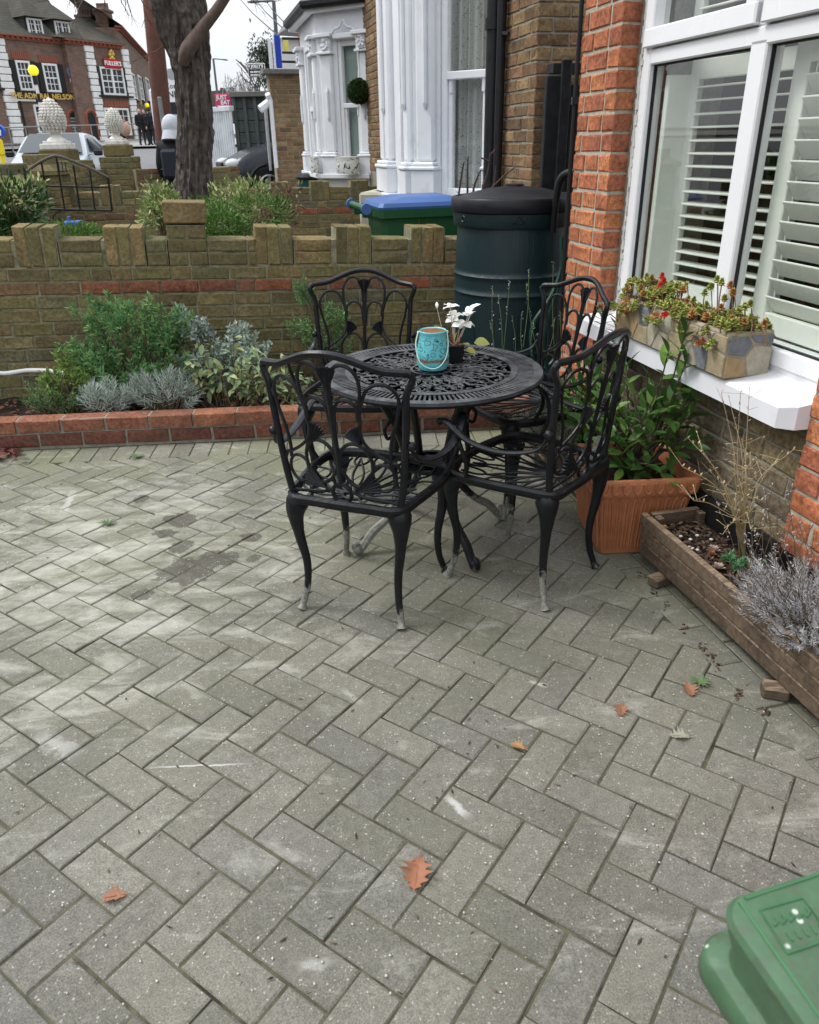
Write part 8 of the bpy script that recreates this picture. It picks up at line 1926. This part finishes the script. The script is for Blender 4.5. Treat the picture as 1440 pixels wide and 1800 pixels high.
for (x, y, yy) in ((792, 540, 0), (800, 555, .01), (822, 555, -.01), (832, 545, .02), (820, 568, 0), (808, 572, -.01), (797, 566, .015)):
    h = C3(x, y) + Vector((0, yy, 0)); s_ = spline([Vector((q.uniform(-.01, .01), 0, .06)), Vector((h.x * .4, 0, h.z * .55)), Vector((h.x * .9, yy, h.z * .9)), h + Vector((0, 0, .008)), h + Vector((.004, 0, 0))], 5); mb.tube(s_, .0018, 5)
    for k in range(5): a = k * 2 * PI / 5; o = bpy.data.objects.new('petal', pm); col.objects.link(o); o.parent = cp; o.matrix_basis = orient(h, Vector((math.cos(a) * .75, math.sin(a) * .75, q.uniform(-.2, .9))), q.uniform(-.6, .6), .034)
h = C3(768, 540); mb.tube(spline([Vector((-.005, 0, .06)), Vector((h.x * .6, 0, h.z * .5)), h], 5), .0014, 5); mb.build('stem', plain('pale_stem', (.55, .45, .36), .6), cp, True, world=False)
m = MB(); m.ball(h + Vector((0, 0, .008)), .006, 7, 6, 1.9); m.build('bud', M_petal, cp, True, world=False)
mb = MB()
for x, y in ((795, 585), (805, 590), (812, 583), (800, 600)): mb.tube(spline([Vector((0, 0, .055)), C3(x, y) * .6, C3(x, y)], 4), .0022, 5)
mb.build('old_stalk', plain('red_stalk', (.35, .06, .04), .5), cp, True, world=False)
mb = MB(); mb.add(*leaf_t(.85, .14, -.18, 5)); lm = mb.mesh('leaf', leafmat('yellowing_leaf', (.38, .40, .10), (.50, .47, .16), (.28, .34, .10), .55, .35), True)
for (x, y, d_, s_) in ((776, 577, (-.3, -.4, .5), .040), (782, 590, (.1, -.5, .4), .035), (812, 604, (.5, -.4, .2), .048), (822, 612, (.7, -.2, -.1), .045), (838, 600, (1, -.1, .05), .060), (795, 615, (-.2, -.8, .1), .036), (805, 595, (.1, -.1, 1), .035)):
    o = bpy.data.objects.new('leaf', lm); col.objects.link(o); o.parent = cp; o.matrix_basis = orient(C3(x, y) + Vector((-.01, 0, -.005)), Vector(d_), q.uniform(-.5, .5), s_)

# ================================================================ LEAVES AND WEEDS ON THE PAVING
def oakleaf(px, py, size, rz, label, m_, curl=.26, nm='fallen_leaf'):
    p = gnd(px, py, .004); n = 22; pts = []
    for i in range(n + 1):
        t_ = i / n; w_ = (.30 * math.sin(PI * t_ ** .8)) * (1 + .38 * math.sin(t_ * 5 * 2 * PI)) + .015; pts.append((t_, w_))
    vs = []; q = random.Random(int(px))
    for t_, w_ in pts:
        for s_ in (-1, -.5, 0, .5, 1): z = curl * (s_ * w_) ** 2 * 6 + .10 * curl * math.sin(t_ * 7) + (0.06 * curl * q.uniform(-1, 1)) + .012; vs.append((s_ * w_ * (1 + .1 * q.uniform(-1, 1)), t_ - .5 + (abs(s_) * w_ * .35), z))
    fs = [(i * 5 + k, i * 5 + k + 1, (i + 1) * 5 + k + 1, (i + 1) * 5 + k) for i in range(n) for k in range(4)]
    T_ = Matrix.Translation(p) @ Matrix.Rotation(rz, 4, 'Z') @ Matrix.Scale(size, 4)
    root = thing(nm, tuple(p), 0, label, 'leaf', 'fallen leaves on the paving'); m = MB(); m.add(vs, fs, T_); m.build('blade', m_, root, True); m = MB(); m.tube([T_ @ Vector((0, -.72, .01)), T_ @ Vector((.02, -.4, .03)), T_ @ Vector((0, .4, .02))], [.0012, .0012, .0004], 4); m.build('rib', m_, root)
M_oak = leafmat('oak_brown', (.27, .115, .065), (.33, .155, .09), None, .6, .2); M_oak2 = leafmat('oak_dark', (.22, .105, .06), (.28, .14, .085), None, .6, .2); M_tan = leafmat('tan_leaf', (.34, .19, .08), (.38, .22, .10), None, .6, .2)
oakleaf(733, 1535, .088, R(170), 'largest fallen oak leaf, reddish brown, in the middle foreground', M_oak); oakleaf(200, 1576, .052, R(100), 'small lobed brown leaf on the paving at lower left', M_oak2)
oakleaf(1092, 1248, .055, R(160), 'reddish leaf on the pavers between the table and the planter', M_oak2); oakleaf(1212, 1212, .060, R(175), 'brown leaf beside the small weed near the planter', M_oak2); oakleaf(910, 1312, .042, R(60), 'small tan leaf at a paver corner right of centre', M_tan)
oakleaf(1195, 1294, .055, R(80), 'grey-green curled leaf on the pavers below the planter', leafmat('grey_leaf', (.22, .22, .17), (.26, .26, .20), None, .7, .2))
M_pgreen = leafmat('weed_green', (.07, .12, .05), (.11, .17, .08), None, .6, .2)
for (px, py, s_, lb) in ((1230, 1200, .038, 'small green weed in the joint beside the brown leaf'), (190, 921, .045, 'tiny weed in the paving left of the wet patches'), (242, 803, .05, 'small weed tuft in the header course by the kerb')):
    p = gnd(px, py, .003); root = thing('weed', tuple(p), 0, lb, 'weed', 'weeds in the paving'); ms = [orient(p, Vector((math.cos(k * 2.4), math.sin(k * 2.4), .5)), 0, s_ * rnd.uniform(.6, 1), .9) for k in range(11)]; scatter('leaf_tuft', leaf_t(.28, .1, -.2, 4), ms, M_pgreen, root)
# grit and crumbs
q = random.Random(91); ms = []
for i in range(260): p = gnd(q.uniform(0, 1400), q.uniform(830, 1780), .003); ms.append(Matrix.Translation(p) @ Matrix.Rotation(q.uniform(0, 6), 4, 'Z') @ Matrix.Diagonal((q.uniform(.002, .005), q.uniform(.001, .004), q.uniform(.0008, .002), 1)))
OCT = ([(1, 0, 0), (-1, 0, 0), (0, 1, 0), (0, -1, 0), (0, 0, 1), (0, 0, -1)], [(0, 2, 4), (2, 1, 4), (1, 3, 4), (3, 0, 4), (2, 0, 5), (1, 2, 5), (3, 1, 5), (0, 3, 5)])
db = [Matrix.Translation(gnd(q.uniform(0, 1400), q.uniform(800, 1750), .003)) @ Matrix.Rotation(q.uniform(0, 6), 4, 'Z') @ Matrix.Diagonal((q.uniform(.003, .012), q.uniform(.001, .003), .0015, 1)) for _ in range(120)]
tag(scatter('crumbs', OCT, db, M_mulch), 'dark twig bits and crumbs lying on the paving', 'debris', kind='stuff')
tag(scatter('grit', OCT, ms, plain('pale_grit', (.55, .52, .45), .8)), 'pale grit and crumbs scattered over the paving', 'grit', kind='stuff')
ms = []
for (x, y) in ((1128, 1012), (1150, 1040), (1173, 1065), (1205, 1105), (1235, 1137), (1250, 1155), (1263, 1175), (1298, 1217), (1300, 1225), (1346, 1252)):
    for k in range(9): p = gnd(x + q.uniform(-7, 7), y + q.uniform(-8, 8), .0); ms.append(Matrix.Translation(p) @ Matrix.Rotation(q.uniform(0, 6), 4, 'Z') @ Matrix.Diagonal((q.uniform(.003, .010), q.uniform(.003, .008), q.uniform(.002, .005), 1)))
tag(scatter('joint_debris', OCT, ms, M_mulch), 'dark crumbs of moss along the cut edge of the paving by the planter', 'debris', kind='stuff')
